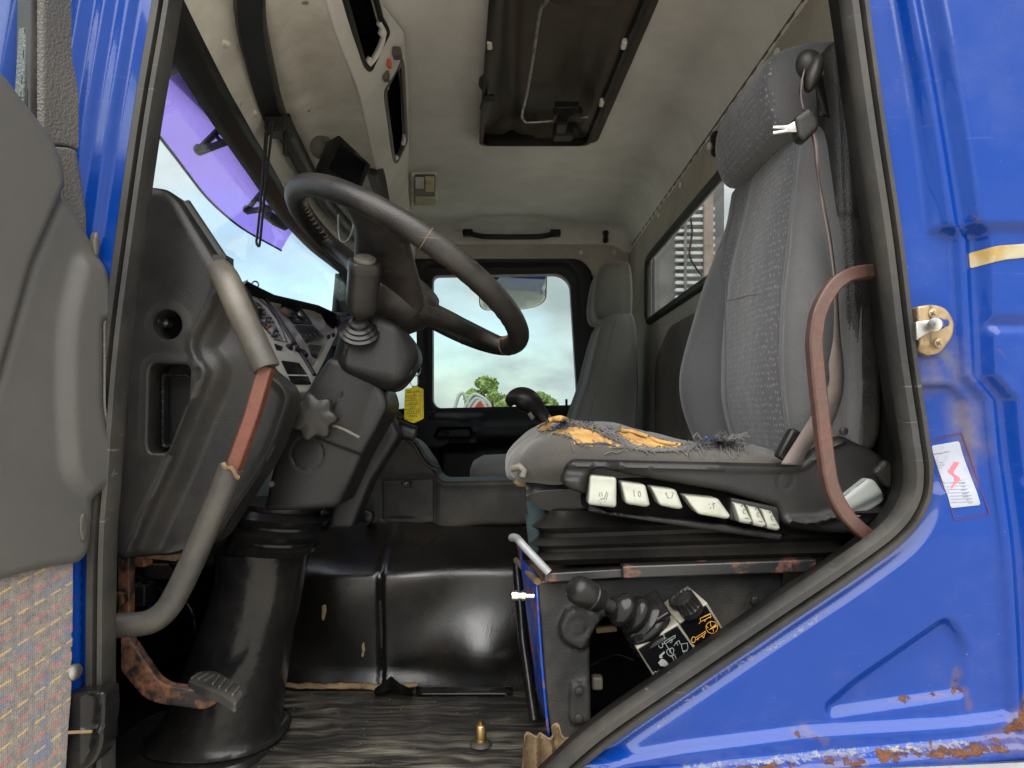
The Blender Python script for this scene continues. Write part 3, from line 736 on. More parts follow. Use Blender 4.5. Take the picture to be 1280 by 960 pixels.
# ---- passenger side: post trim, wall strip over the door, door
plP = YP(YW - 0.01)
def Pm(px, py): return (px, py)
# trim: everything of the far side that is neither door nor glass
trim = part('far_side_trim', relief(plP, [(430, 200), (800, 200), (800, 900), (430, 900)], None, res=30, holes=[rnd([(430, 323), (728, 323), (744, 345), (752, 500), (752, 700), (430, 700)], [4, 16, 16, 10, 10, 4])], r=0.0, wall=0.05), m_rearwall, cab, smooth=40)
for x, y in ((726, 316), (768, 316)):
    p = plP.at(x, y); part('lining_button', G().lathe(p, (0, -1, 0), [(0, 0.012), (0.005, 0.011), (0.008, 0.006)], 14), m_roof, cab, smooth=50)
dr = bpy.data.objects.new('passenger_door', G().mesh('passenger_door')); COL.objects.link(dr); dr.parent = cab
plD = YP(YW + 0.005)
gl_hole = rnd([(540, 343), (700, 341), (713, 352), (722, 497), (716, 506), (546, 510), (540, 503)], [8, 10, 12, 8, 8, 10, 8])
qt_hole = rnd([(470, 345), (519, 345), (522, 508), (470, 515)], [6, 6, 6, 6])
bz = dr.data
door_out = rnd([(425, 322), (722, 319), (739, 334), (748, 500), (748, 700), (425, 700)], [4, 16, 20, 8, 8, 4])
def hD(q):
    h = np.zeros(len(q)); x, y = q[:, 0], q[:, 1]
    inn = sdpoly(rnd([(530, 332), (708, 330), (722, 345), (731, 500), (724, 514), (535, 518)], 12), q)
    h -= 0.02 * sst(4, -3, inn) * sst(520, 512, y)
    h += 0.035 * sst(516, 524, y)                               # door card stands proud under the window
    a = sdpoly(rnd([(470, 518), (565, 519), (597, 535), (597, 562), (470, 562)], 4), q); h += 0.012 * sst(2, -2, a)
    rec = sdpoly(rnd([(547, 536), (590, 535), (592, 549), (545, 549)], 4), q); h -= 0.03 * sst(1.5, -2, rec)
    gro = sdpoly(rnd([(604, 518), (760, 516), (760, 528), (604, 529)], 3), q); h -= 0.02 * sst(1.5, -2, gro)
    arm = sdpoly(rnd([(597, 530), (760, 528), (760, 548), (597, 550)], 5), q); h += 0.022 * sst(3, -3, arm)
    poc = sdpoly(rnd([(552, 556), (760, 552), (760, 640), (545, 640)], [16, 2, 2, 2]), q); h -= 0.05 * sst(2, -4, poc)
    return h
part('inner_frame', relief(plD, door_out, hD, res=4.0, holes=[gl_hole, qt_hole], r=0.006, wall=0.06), m_blackfine, dr, smooth=45)
part('pane', G().slab([P(*p, YW + 0.035) for p in gl_hole], (0, 0.004, 0)), m_glass, dr, smooth=0)
part('pane', G().slab([P(*p, YW + 0.035) for p in qt_hole], (0, 0.004, 0)), m_glass, dr, smooth=0)
part('door_handle', relief(YP(YW - 0.035), rnd([(560, 537), (588, 536.5), (588.5, 547), (558, 548)], 3), None, res=3, r=0.006, wall=0.02), m_blackfine, dr, smooth=45)
part('lock_pin', G().tube([P(708, 508, YW), P(708, 499, YW)], 0.006, 8), m_black, dr, smooth=45)
part('hinge_block', relief(YP(YW - 0.04), rnd([(532, 514), (543, 514), (543, 527), (532, 527)], 1.5), None, res=3, r=0.003, wall=0.02).merge(relief(YP(YW - 0.055), circ(537, 520, 3), None, res=3, r=0.002, wall=0.02)), m_black, dr, smooth=45)
part('lower_skin', G().box((0, YW + 0.10, -0.35), (2.0, 0.03, 0.72)), m_blueclean, dr, smooth=0)
part('side_skin', G().box((-0.12, YW + 0.07, 0.95), (1.3, 0.03, 0.28)).box((0.45, YW + 0.07, 0.4), (0.2, 0.03, 0.9)), m_blueclean, cab, smooth=0)

# ---- floor, bulkhead, tunnel
flF = Flat((0, 0, FLOOR), (1, 0, 0), (0, 1, 0), (0, 0, -1))
def hF(q):
    x, y = q[:, 0], q[:, 1]
    t = x * 2 + y * 26 + 2.2 * fbm(q, 5, 3) * 6
    w = np.sin(t * 2.2) * 0.0022 * sst(0.05, 0.0, np.abs(x + 0.02) - 0.42)
    return w + 0.012 * fbm(q, 4, 3) + 0.02 * sst(1.50, 1.56, y)
part('floor_pan', G().box((-0.2, 2.1, FLOOR - 0.03), (1.7, 2.4, 0.03)), m_darkvoid, cab, smooth=0)
part('bulkhead', G().box((-0.97, 2.1, -0.15), (0.04, 2.3, 0.95)).box((-0.80, 1.0, -0.40), (0.3, 0.03, 0.5)), m_darkvoid, cab, smooth=0)
# floor rubber is its own thing: a loose mat
solo('floor_mat', relief(flF, [(-0.62, 0.98), (0.10, 0.98), (0.10, 1.58), (-0.62, 1.58)], hF, res=0.011, r=0.002, wall=0.008), m_floor, 'worn black rubber floor mat with pale wavy wear in front of the driver seat', 'floor mat', smooth=60)
# ================================================================ HEADER, WINDSCREEN, VISOR
def curve3(tab, z):          # tab: (Y, X) pairs
    return lambda y: Vector((float(np.interp(y, [t[0] for t in tab], [t[1] for t in tab])), y, z))
_A = [(0.98, -.515), (1.11, -.539), (1.285, -.571), (1.48, -.6), (1.75, -.636), (2.07, -.683), (2.5, -.71), (2.96, -.70), (3.3, -.66)]
_B = [(0.98, -.36), (1.158, -.441), (1.58, -.543), (2.19, -.611), (2.74, -.605), (3.3, -.57)]
_C = [(0.98, -.31), (1.38, -.346), (1.52, -.345), (2.05, -.41), (2.6, -.43), (3.3, -.47)]
cA, cB, cC = curve3(_A, .62), curve3(_B, .70), curve3(_C, .735)
ys = np.linspace(0.98, 3.29, 60)
def smoothed(c):
    return lambda y: sum((c(min(max(y + d, 0.98), 3.3)) for d in (-.08, 0, .08)), Vector()) / 3
cA, cB, cC = smoothed(cA), smoothed(cB), smoothed(cC)
def cD(y): return Vector((float(DX(y)) + 0.004, y, .893))
def band(c0, c1, n=6, bulge=None):
    rows = []
    for i in range(n + 1):
        t = i / n; rows.append([c0(y).lerp(c1(y), t) + (bulge(t, y) if bulge else Vector()) for y in ys])
    return G().grid(rows)
hd = thing('overhead_header', 'stained beige moulded header with storage openings above the windscreen', 'overhead shelf', (-0.5, 2.1, .62))
off = lambda c, x, z: (lambda y: c(y) + Vector((x, 0, z)))
part('windscreen_strip', band(off(cA, -0.03, -0.012), off(cA, 0.028, 0.012), 3), m_blackfine, hd, smooth=50, solid=0.008)
part('front_strip', band(off(cA, 0.028, 0.014), off(cB, 0, 0), 8, lambda t, y: Vector((0, 0, 0.012 * math.sin(math.pi * t) + 0.002 * noise.noise((y * 6, t * 3, 1))))), m_header, hd, smooth=60)
part('under_panel', band(cB, cC, 12, lambda t, y: Vector((0, 0, -0.012 * math.exp(-((t - .25) / .12) ** 2) + 0.014 * math.sin(math.pi * t) + 0.004 * noise.noise((y * 5, t * 2, 4))))), m_header, hd, smooth=60)
# rear face of the shelf, sloped, with two cut openings
rows = []; nT = 14; yy = np.linspace(0.98, 3.29, 150)
def face(y, t):
    p = cC(y).lerp(cD(y), t); p.x += 0.018 * math.sin(math.pi * t); return p
def in_open(y, t):
    for a, b, t0, t1 in ((0.98, 1.52, .20, .78), (1.66, 2.14, .34, .80)):
        # rounded openings
        dy = max(a - y, y - b, 0); dt = max(t0 - t, t - t1, 0)
        if dy == 0 and dt == 0:
            ex = min(y - a, b - y) / 0.06; et = min(t - t0, t1 - t) / 0.2
            if ex < 1 and et < 1 and (1 - ex) ** 2 + (1 - et) ** 2 > 1: continue
            return True
    return False
g = G(); V = []; nT = 40
for t in np.linspace(0, 1, nT + 1): V += [face(y, t) for y in yy]
Fs = []; n = len(yy); hole = set()
for i in range(nT):
    for k in range(n - 1):
        y = (yy[k] + yy[k + 1]) / 2; t = (i + .5) / nT
        if not in_open(y, t): Fs.append((i * n + k, i * n + k + 1, (i + 1) * n + k + 1, (i + 1) * n + k))
g.add(V, Fs); part('shelf_face', g, m_roof, hd, smooth=60, solid=0.012)
for a, b, t0, t1 in ((1.0, 1.53, .19, .79), (1.655, 2.145, .33, .81)):
    g = G(); loop = rnd([(a, t0), (b, t0), (b, t1), (a, t1)], 0.055, 6)
    # corners are rounded in (y,t); keep the rim a thin roll
    g.tube([face(y, t) + Vector((0.004, 0, 0)) for y, t in [(p[0], min(max(p[1], t0), t1)) for p in rnd([(a, t0), (b, t0), (b, t1), (a, t1)], 0.06, 6)]], 0.007, n=7, closed=True)
    part('opening_rim', g, m_grip if a > 1.5 else m_blackfine, hd, smooth=60)
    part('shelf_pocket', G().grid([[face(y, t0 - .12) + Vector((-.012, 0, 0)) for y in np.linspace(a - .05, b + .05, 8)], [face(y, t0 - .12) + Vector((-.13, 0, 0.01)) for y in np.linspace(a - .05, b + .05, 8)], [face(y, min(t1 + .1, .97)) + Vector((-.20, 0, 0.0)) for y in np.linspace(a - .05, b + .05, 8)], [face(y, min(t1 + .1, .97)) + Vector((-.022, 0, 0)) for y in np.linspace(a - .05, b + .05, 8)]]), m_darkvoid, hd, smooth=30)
# lamp fittings on the shelf face
part('clip', G().box(face(1.60, .35) + Vector((.012, 0, 0)), (.014, .02, .022)), m_lampdark, hd, bevel=.003)
part('clip', G().box(face(1.58, .62) + Vector((.016, 0, 0)), (.02, .03, .018)), m_lampdark, hd, bevel=.003)
part('clip', G().box(face(1.575, .45) + Vector((.014, 0, 0)), (.008, .014, .018)), m_orange, hd, bevel=.002)
# dark recessed tray beyond the shelf end
part('end_tray', relief(Plane.pts(face(2.35, .1), face(2.35, .9), face(2.95, .4)), rnd([(468, 218), (488, 203), (497, 206), (501, 262), (493, 266), (474, 240)], 4), None, res=5, r=.006, wall=.02), m_black, hd, smooth=45)
for y in (1.22, 1.5, 1.95, 2.5):
    p = cA(y).lerp(cB(y), .45); part('plug', G().ball(p + Vector((0, 0, .005)), .013, 12, (1, 1, .5)), m_header, hd, smooth=60)
# sun blind roller: a wide near half and a slimmer far half
rb = thing('sun_blind', 'black roller sun blind with a hanging wire loop along the header', 'sun blind', cB(1.58) + Vector((0, 0, -.02)))
part('roller', G().tube([cB(y) + Vector((-.006, 0, -.010)) for y in np.linspace(0.98, 1.60, 12)], .022, 12, shape=[(1, .9), (1, -.9), (.6, -1.15), (-.6, -1.15), (-1, -.9), (-1, .9), (-.6, 1.1), (.6, 1.1)]), m_blackfine, rb, smooth=40)
part('roller', G().tube([cB(y) + Vector((.004, 0, -.008)) for y in np.linspace(1.60, 3.2, 18)], .024, 12), m_blackfine, rb, smooth=40)
part('end_bracket', G().box(P(349, 158, 1.56), (.05, .05, .04)).box(P(357, 176, 1.56), (.012, .012, .07)).box(P(341, 150, 1.55), (.02, .02, .03)), m_black, rb, bevel=.004)
wire = [P(338, 152, 1.53), P(333, 175, 1.53), P(331, 190, 1.53), P(326, 250, 1.53), P(322, 290, 1.53), P(320.5, 302, 1.53), P(322.5, 307, 1.53), P(325, 302, 1.53), P(331, 240, 1.53), P(339, 170, 1.53), P(341, 152, 1.53)]
part('wire_loop', G().tube(crv(wire, 5), .0030, 6).tube([P(333, 165, 1.53), P(331, 200, 1.53)], .0046, 6), m_black, rb, smooth=60)

# windscreen
_Wb = [(0.98, -.72), (1.5, -.85), (2.1, -.90), (2.7, -.86), (3.27, -.68)]
cW = smoothed(curve3(_Wb, .30))
ws = part('windscreen', band(off(cA, -.03, 0.0), cW, 6), m_windshield, cab, smooth=60, solid=.005)
# far windscreen post
part('far_post', G().loft([[Vector((x - .03 * 0, YW - .26, z)), Vector((x + .13, YW - .14, z)), Vector((x + .17, YW + .02, z)), Vector((x - .02, YW + .02, z))] for x, z in ((-.79, .20), (-.78, .45), (-.765, .70))]), m_doorsmooth, cab, bevel=.015)
part('dash_corner', G().box((-.72, 2.95, .30), (.14, .3, .25)), m_blackfine, cab, bevel=.02)
part('far_post_rubber', G().tube([(-.785, YW - .275, .20), (-.778, YW - .275, .45), (-.755, YW - .30, .62)], .016, 8), m_black, cab, smooth=60)
p = P(426, 364, 3.02); part('post_button', G().lathe(p, (.3, -1, 0), [(0, .014), (.015, .013), (.02, .006)], 12), m_grip, cab, smooth=50)
# violet exterior visor with its bracket arms
vs = thing('sun_visor', 'violet see-through sun visor fixed outside above the windscreen', 'sun visor', (-.9, 2.0, .66))
_Vl = [(1.0, -.70), (1.3, -.775), (1.645, -.836), (2.10, -.929), (2.415, -.955), (2.77, -.918)]
vl = lambda y: Vector((float(np.interp(y, [t[0] for t in _Vl], [t[1] for t in _Vl])), y, .66))
vl = (lambda f: (lambda y: sum((f(min(max(y + d, 1.0), 2.77)) for d in (-.1, -.05, 0, .05, .1)), Vector()) / 5))(vl)
yv = np.linspace(1.0, 2.78, 40); rows = []
for i in range(9):
    t = i / 8; rows.append([vl(y) + Vector((.20 * t - .03 * math.sin(math.pi * t), 0.06 * t * (1 if y > 2.6 else 0), .25 * t)) for y in yv])
part('visor_sheet', G().grid(rows), m_purple, vs, smooth=60)
part('visor_edge', G().tube([vl(y) for y in yv], .004, 6), m_blackfine, vs, smooth=60)
for ax, ay, e1, e2, e3 in ((249, 187, (284, 152), (296, 172), 1.58), (309, 262, (331, 236), (350, 258), 2.05), (207, 88, (226, 66), (238, 78), 1.18)):
    d = e3 + .12; k = P(ax, ay, d)
    g = G().tube([k, P(*e1, d - .06)], .008, 6).tube([k + Vector((0, 0, -.006)), P(*e2, d - .06)], .010, 6).ball(k, .014, 10)
    q1, q2 = k.lerp(P(*e1, d - .06), .55), k.lerp(P(*e2, d - .06), .62); g.tube([q1, q2], .005, 6)
    part('bracket', g, m_blackfine, vs, smooth=50)
part('bracket', G().tube([P(334, 268, 2.2), P(345, 277, 2.25), P(356, 282, 2.3)], .017, 8), m_blackfine, vs, smooth=60)

# ================================================================ DASHBOARD
db = thing('dashboard', 'black dashboard with beige instrument panels and a hollowed end panel', 'dashboard', (-.5, 1.8, FLOOR))
plE = YP(1.03)
END = [(120, 232), (190, 231), (206, 234), (222, 248), (274, 332), (288, 352), (320, 456), (350, 480), (357, 497), (334, 566), (256, 686), (200, 700), (120, 700)]
END = rnd(END, [2, 8, 14, 14, 6, 10, 10, 12, 16, 30, 16, 10, 2])
POCK = rnd([(192, 454), (234, 456), (238, 462), (236, 502), (212, 560), (206, 566), (188, 566), (185, 556), (187, 462)], [9, 5, 5, 12, 12, 6, 8, 5, 7])
HOL = circ(210, 406, 17, 18)
BEAD = crv([(282, 336), (268, 378), (250, 412), (243, 430), (247, 446), (257, 460), (257, 472), (236, 520), (212, 580), (180, 650), (160, 700)], 6)
BEADP = [tuple(p) for p in BEAD] + [(120, 720), (-100, 720), (-100, 200), (250, 200)]
def hE(q):
    b = sdpoly(BEADP, q)
    h = -0.020 * sst(2, 26, b) - 0.008 * sst(-1.5, 5, b)
    h += 0.004 * np.exp(-(b + 4) ** 2 / 10.0)
    e = sdpoly(END, q); h += 0.010 * sst(-14, -3, e) * sst(0, 40, b)
    h += 0.003 * np.exp(-((sdpoly(POCK, q) - 3) / 3.0) ** 2) + 0.003 * np.exp(-((sdpoly(HOL, q) - 3) / 2.5) ** 2)
    h += 0.008 * np.exp(-((q[:, 0] - 268) ** 2 + (q[:, 1] - 450) ** 2) / 700.0) * sst(0, 20, b)
    return h
ep = part('end_panel', relief(plE, END, hE, res=3.2, holes=[POCK, HOL], r=.014, hr=.004, wall=.05, hwall=.05), m_dashend, db, smooth=60)
part('storage_pocket', relief(YP(1.085), rnd([(180, 448), (244, 448), (244, 572), (180, 572)], 4), None, res=40, r=0, wall=.0).merge(relief(YP(1.055), rnd([(200, 466), (236, 467), (236, 505), (214, 560), (200, 562)], 6), None, res=6, r=.004, wall=.012, holes=[rnd([(204, 470), (236, 471), (236, 505), (214, 555), (204, 557)], 5)])), m_blackfine, db, smooth=40)
part('screw_recess', G().lathe(P(210, 406, 1.075), (0, -1, 0), [(0, .024), (.002, .022)], 24), m_darkvoid, db, smooth=40)
part('screw', G().lathe(P(212, 405, 1.07), (-.25, -1, .05), [(0, .007), (.012, .007), (.012, .004), (.022, .004), (.022, .007), (.030, .007), (.030, .003), (.036, .003)], 14), m_steel, db, smooth=40)
part('fixing_stud', G().lathe(P(340, 605, 1.05), (0, -1, 0), [(0, .005), (.004, .004)], 12), m_knob, db, smooth=40)
# rubbing strip along the sloping front edge of the end panel
part('edge_strip', G().tube([P(x, y, 1.06) for x, y in ((232, 254), (252, 284), (276, 320), (290, 342))], .008, 8).box(P(279, 327, 1.05), (.02, .03, .014)), m_rubber, db, smooth=45)
# black body of the dash and hood
tA, tB = PZ(312, 364, .38), PZ(418, 396, .38); tC = P(375, 482, 1.75)
plI = Plane.pts(tA, tB, tC)
part('hood', G().loft([[plI.at(300, 354, .0), plI.at(300, 362, .035), plI.at(300, 362, -.03), plI.at(296, 350, -.03)], [plI.at(316, 364, .0), plI.at(316, 370, .035), plI.at(316, 370, -.03), plI.at(312, 360, -.03)], [plI.at(336, 373, .0), plI.at(336, 377, .03), plI.at(336, 377, -.03), plI.at(334, 368, -.03)], [plI.at(392, 385, .0), plI.at(392, 389, .03), plI.at(392, 389, -.03), plI.at(392, 379, -.03)], [plI.at(416, 396, .0), plI.at(415, 399, .03), plI.at(415, 400, -.03), plI.at(420, 392, -.03)], [plI.at(426, 410, .0), plI.at(422, 410, .03), plI.at(422, 410, -.03), plI.at(430, 408, -.03)]]), m_blackfine, db, bevel=.004, smooth=50)
yc_ = [y for y in ys if y > 1.12]
part('cowl', G().grid([[cW(y) for y in yc_], [cW(y) + Vector((.05, 0, .03)) for y in yc_], [Vector((cW(y).x + .12, y, .28)) for y in yc_], [Vector((cW(y).x + .14, y, -.05)) for y in yc_]]), m_blackfine, db, smooth=40)
part('dash_body', G().slab([(-.88, 1.34, .06), (-.74, 1.34, .05), (-.60, 1.34, -.12), (-.50, 1.34, -.30), (-.90, 1.34, -.30)], (0, 1.9, 0)), m_blackfine, db, bevel=.02)
ip = part('instrument_panel', relief(plI, rnd([(296, 356), (318, 366), (338, 374), (392, 387), (416, 399), (424, 412), (405, 452), (385, 490), (340, 490), (300, 420)], [4, 6, 8, 6, 8, 10, 10, 4, 4, 4]), None, res=6, r=.006, wall=.12), m_beige, db, smooth=45)
gc = part('gauge_cluster', relief(plI, rnd([(310, 371), (319, 374), (331, 385), (343, 401), (350, 416), (355.5, 427), (341, 424), (318, 396)], 4), None, res=5, r=.002, wall=.004).merge(strokes(plI, [[(307, 368), (320, 372), (333, 384), (345, 400), (352.5, 416), (358, 429), (341, 426)]], 1.0, .004)), m_screen, db, smooth=40)
for x, y, r in ((322, 386, 3.2), (334, 402, 3.4), (343, 419, 3.4)):
    part('gauge', G().add(plI.arr(np.array(circ(x, y, r, r * 1.2, rot=.6)), np.full(24, .0052)), [tuple(range(24))]).merge(strokes(plI, [[tuple(p) for p in circ(x, y, r, r * 1.2, 12, .6)]], .5, .0056)), m_blackfine, gc, smooth=0)
    part('gauge_needle', strokes(plI, [[(x - 1.5, y + 1.5), (x + 1.6, y - 1.2)], [(x - 2, y - 1), (x - 1.4, y - .6)], [(x + 2, y + 1), (x + 1.4, y + .6)]], .6, .0065), m_beige, gc, smooth=0)
part('warning_lamp', flatpoly(plI, circ(332, 411, 1.8, 2.4, 10), .0062), m_redbutton, gc, smooth=0)
part('panel_bead', G().tube([plI.at(x, y, .004) for x, y in ((327, 369), (345, 396), (365, 427), (380, 450), (392, 470))], .006, 8), m_rubber, db, smooth=50)
sp = part('switch_panel', relief(plI, rnd([(338, 379), (392, 390), (414, 402), (419, 412), (395, 454), (388, 462)], 4), None, res=6, r=.004, wall=.006, grid=False).merge(G()), m_beige, db, smooth=45)
def plIh(h): return Plane(plI.p - plI.n * h, plI.n)
pS = plIh(.007)
def sblock(poly, rows, cols):
    part('switch_frame', relief(pS, rnd(poly, 1.2), None, res=5, r=.0015, wall=.008, grid=False), m_blackfine, sp, smooth=40)
    a, b, c, d = (np.array(p, float) for p in poly)
    for i in range(rows):
        for j in range(cols):
            f = lambda u, v: (a * (1 - u) + b * u) * (1 - v) + (d * (1 - u) + c * u) * v
            u0, u1, v0, v1 = (j + .15) / cols, (j + .88) / cols, (i + .15) / rows, (i + .88) / rows
            part('switch', relief(pS, rnd([f(u0, v0), f(u1, v0), f(u1, v1), f(u0, v1)], .8), None, res=4, r=.002, wall=.006, grid=False).merge(strokes(pS, [[f(u0 * .6 + u1 * .4, v0 * .3 + v1 * .7), f(u0 * .4 + u1 * .6, v0 * .3 + v1 * .7)]], .5, .001)), m_knob, sp, smooth=40) if False else None
            g = relief(plIh(.009), rnd([f(u0, v0), f(u1, v0), f(u1, v1), f(u0, v1)], .8), None, res=4, r=.0022, wall=.007, grid=False)
            part('switch', g, m_knob, sp, smooth=40)
            part('symbol', strokes(plIh(.0095), [[f(u0 * .65 + u1 * .35, v0 * .3 + v1 * .7), f(u0 * .35 + u1 * .65, v0 * .25 + v1 * .75)]], .55), m_beige, sp, smooth=0)
sblock([(352, 380), (376, 384), (391, 404), (368, 403)], 2, 2)
sblock([(370, 406), (392, 407), (406, 421), (384, 427)], 1, 4)
sblock([(386, 430), (403, 432), (397, 446), (392, 444)], 1, 3)
part('rotary_knob', G().lathe(pS.at(374, 396, .006), -plI.n, [(0, .012), (.006, .011), (.008, .006)], 14), m_steel, sp, smooth=40)
part('lighter_knob', G().lathe(pS.at(357, 391, 0), -plI.n, [(0, .022), (.003, .022), (.004, .016), (.010, .015), (.012, .010)], 16), m_rag, sp, smooth=40)
part('vent', relief(pS, rnd([(401, 388), (411, 390), (421, 404), (419, 411), (410, 404)], 5), None, res=4, r=.002, wall=.004), m_darkvoid, db, smooth=40)
part('dial_knob', G().lathe(plI.at(361, 435, 0), -plI.n, [(0, .012), (.008, .011), (.009, .006), (.018, .005), (.019, .009), (.026, .008)], 10), m_black, db, smooth=40)
part('radio_display', relief(plIh(.002), rnd([(343, 429), (354, 433), (352, 438), (346, 437)], 1), None, res=4, r=.001, wall=.003, grid=False), m_screen, db, smooth=40)
part('small_lever', G().tube([plI.at(368, 437, .004), plI.at(378, 444, .010), plI.at(380, 448, .010)], .007, 8), m_blackfine, db, smooth=50)
part('cubby', relief(plIh(.003), rnd([(352, 450), (374, 453), (384, 467), (390, 480), (366, 480)], 2), None, res=6, r=.002, wall=.004, grid=False), m_screen, db, smooth=40)
part('cubby_trim', strokes(plIh(.005), [[(350, 447), (376, 450.5)], [(354, 469), (384, 469.5)]], 1.6), m_beige, db, smooth=0)
solo('key_ring', G().tube([plI.at(314 + 4.3 * math.cos(t), 362 + 4.3 * math.sin(t), .02) for t in np.linspace(0, 6.283, 18)[:-1]], .0028, 6, closed=True), m_whitegrey, 'small pale ring standing on the dashboard hood', 'ring', smooth=60)

# grab bar on the end panel: worn vinyl, a bare rusty middle, vinyl down to the floor corner
gb = thing('grab_handle', 'grey vinyl grab bar on the dashboard end with a bare rusty middle', 'grab handle', P(148, 785, .985))
sq = [(math.cos(t) * (1 if abs(math.cos(t)) > .1 else 1), math.sin(t)) for t in np.linspace(0, 2 * math.pi, 15)[:-1]]
YB = .99
def bar(pts, r, n=8): return G().tube(crv([P(x, y, YB + d) for x, y, d in pts], n), r, 14)
part('upper_grip', bar([(276, 340, .05), (284, 352, .015), (298, 384, 0), (318, 428, 0), (333, 460, 0)], .0195), m_grip, gb, smooth=60)
part('bare_section', G().tube([P(334, 458, YB + .002), P(316, 520, YB + .002), P(290, 592, YB + .002)], .0125, shape=[(.8, .8), (.8, -.8), (-.8, -.8), (-.8, .8)], up=(0, -1, 0)), m_redbar, gb, smooth=30, bevel=.003)
part('lower_grip', bar([(289, 584, 0), (270, 632, 0), (240, 702, 0), (224, 736, 0), (208, 762, 0), (185, 778, 0), (145, 782, .01)], .0175), m_bar, gb, smooth=60)
part('torn_edge', G().tube([P(279 + 20 * t, 579 + 17 * t + 3 * math.sin(9 * t), YB - .019 + .012 * abs(t - .5)) for t in np.linspace(0, 1, 9)], .0035, 6), m_rag, gb, smooth=60)
part('end_cap', G().lathe(P(331.5, 456, YB), P(333, 462, YB) - P(331, 455, YB), [(0, .0197), (.004, .0197), (.004, .012)], 18), m_grip, gb, smooth=40)

# dark clutter below the dash
cl = thing('pedal_box', 'dark bracket and cables under the dashboard end', 'bracket', P(190, 800, 1.25))
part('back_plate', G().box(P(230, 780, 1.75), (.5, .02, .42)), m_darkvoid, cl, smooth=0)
part('bracket', G().box(P(158, 735, 1.15), (.02, .02, .12)).box(P(168, 700, 1.2), (.05, .03, .02)), m_rustpedal, cl, bevel=.003)
part('bolt', G().lathe(P(152, 748, 1.1), (0, -1, 0), [(0, .012), (.01, .012), (.012, .007)], 6), m_brass, cl, smooth=30)
part('cable', G().tube(crv([P(150, 700, 1.25), P(185, 730, 1.3), P(232, 752, 1.35), P(244, 790, 1.35), P(228, 806, 1.4)], 6), .004, 6).tube(crv([P(200, 690, 1.3), P(236, 735, 1.35), P(240, 770, 1.4)], 6), .003, 6), m_rubberg, cl, smooth=60)
part('relay', G().box(P(205, 712, 1.35), (.06, .04, .03)).box(P(178, 742, 1.3), (.03, .04, .04)), m_black, cl, bevel=.003)
part('insulation', G().box(P(205, 694, 1.16), (.05, .02, .012), Matrix.Rotation(.1, 3, 'Y')).box(P(176, 690, 1.12), (.03, .02, .008)), m_silent, cl, bevel=.002)
part('cable', G().tube([P(187, 752, 1.5), P(190, 790, 1.5)], .006, 6), m_blueclean, cl, smooth=60)
# brake pedal
bp = thing('brake_pedal', 'bent rusty brake pedal arm with a ribbed rubber pad', 'pedal', P(270, 886, 1.12))
plA1 = YP(1.10)
part('arm', relief(plA1, rnd([(150, 792), (160, 796), (196, 850), (210, 858), (240, 862), (276, 868), (277, 876), (256, 888), (225, 884), (196, 880), (178, 872), (150, 838)], [2, 3, 8, 10, 10, 4, 5, 8, 10, 10, 8, 4]), None, res=6, r=.003, wall=.014), m_rustpedal, bp, smooth=40)
pA = P(238, 846, 1.10); pB = P(296, 868, 1.10)
pad = Plane.pts(P(238, 846, 1.12), P(297, 872, 1.06), P(262, 834, 1.16))
padg = relief(pad, rnd([(234, 850), (246, 838), (268, 836), (292, 850), (306, 864), (294, 879), (276, 866)], [4, 5, 8, 6, 4, 4, 8]), None, res=4, r=.004, wall=.012)
pdp = part('pad', padg, m_rubber, bp, smooth=45)
padh = Plane(pad.p - pad.n * .001, pad.n)
for i in range(7):
    t = i / 6; c = np.array((246 + 49 * t, 844 + 20 * t - 4 * math.sin(math.pi * t))); d = np.array((6.5, -3.5)) if t < .5 else np.array((4.6, -6))
    part('rib', relief(padh, rnd([tuple(c - d * .9 - (1.8, -1.2)), tuple(c + d * .9 - (1.8, -1.2)), tuple(c + d * .9 + (1.2, .4)), tuple(c - d * .9 + (1.2, .4))], .8), lambda q: np.full(len(q), .004), res=4, r=.002, wall=.006, grid=False), m_grip, pdp, smooth=40)

# ================================================================ LOWER CENTRE CONSOLE AND TUNNEL
tn = thing('engine_tunnel', 'glossy black engine tunnel cover with a seam behind the steering column', 'engine cover', (0, 1.7, FLOOR))
def hTn(q):
    x, y = q[:, 0], q[:, 1]
    h = -0.16 * sst(720, 655, y) + 0.010 * np.exp(-((x - 478) / 40) ** 2)
    h += 0.028 * np.exp(-(((x - 420) / 60) ** 2 + ((y - 730) / 70) ** 2)) + 0.022 * np.exp(-(((x - 520) / 45) ** 2 + ((y - 715) / 45) ** 2))
    h += 0.045 * np.exp(-(((x - 605) / 55) ** 2 + ((y - 815) / 42) ** 2))
    h -= 0.010 * np.exp(-((x - 478) / 3.0) ** 2) * sst(660, 680, y)
    h += 0.016 * sst(830, 862, y)
    h += 0.006 * fbm(q, 0.014, 2) + 0.0006 * fbm(q, .12, 2)
    return h
part('front_cover', relief(YP(1.525), rnd([(320, 640), (660, 640), (680, 880), (310, 880)], 4), hTn, res=4, r=0, wall=.0), m_gloss, tn, smooth=60)
plTn = YP(1.525)
for poly in ([(407, 754), (411, 752), (413, 760), (410, 771), (407, 772), (406, 764)], [(454, 802), (457, 800), (459, 808), (456, 818), (454, 820), (455, 812)]):
    pp = rnd([(x + random.uniform(-1.2, 1.2), y + random.uniform(-1.2, 1.2)) for x, y in resample(poly, 5)], 1)
    part('paint_scar', relief(plTn, pp, lambda q: hTn(q) + .0012, res=4, r=.0004, wall=.002), m_crumb, tn, smooth=60)
part('top_cover', G().box((-.12, 2.2, -.40), (.95, .95, .20)), m_gloss, tn, bevel=.03)
cs = thing('centre_console', 'black lower centre console with a hinged box lid and round knob', 'console', P(560, 660, 1.72))
plC = YP(1.665)
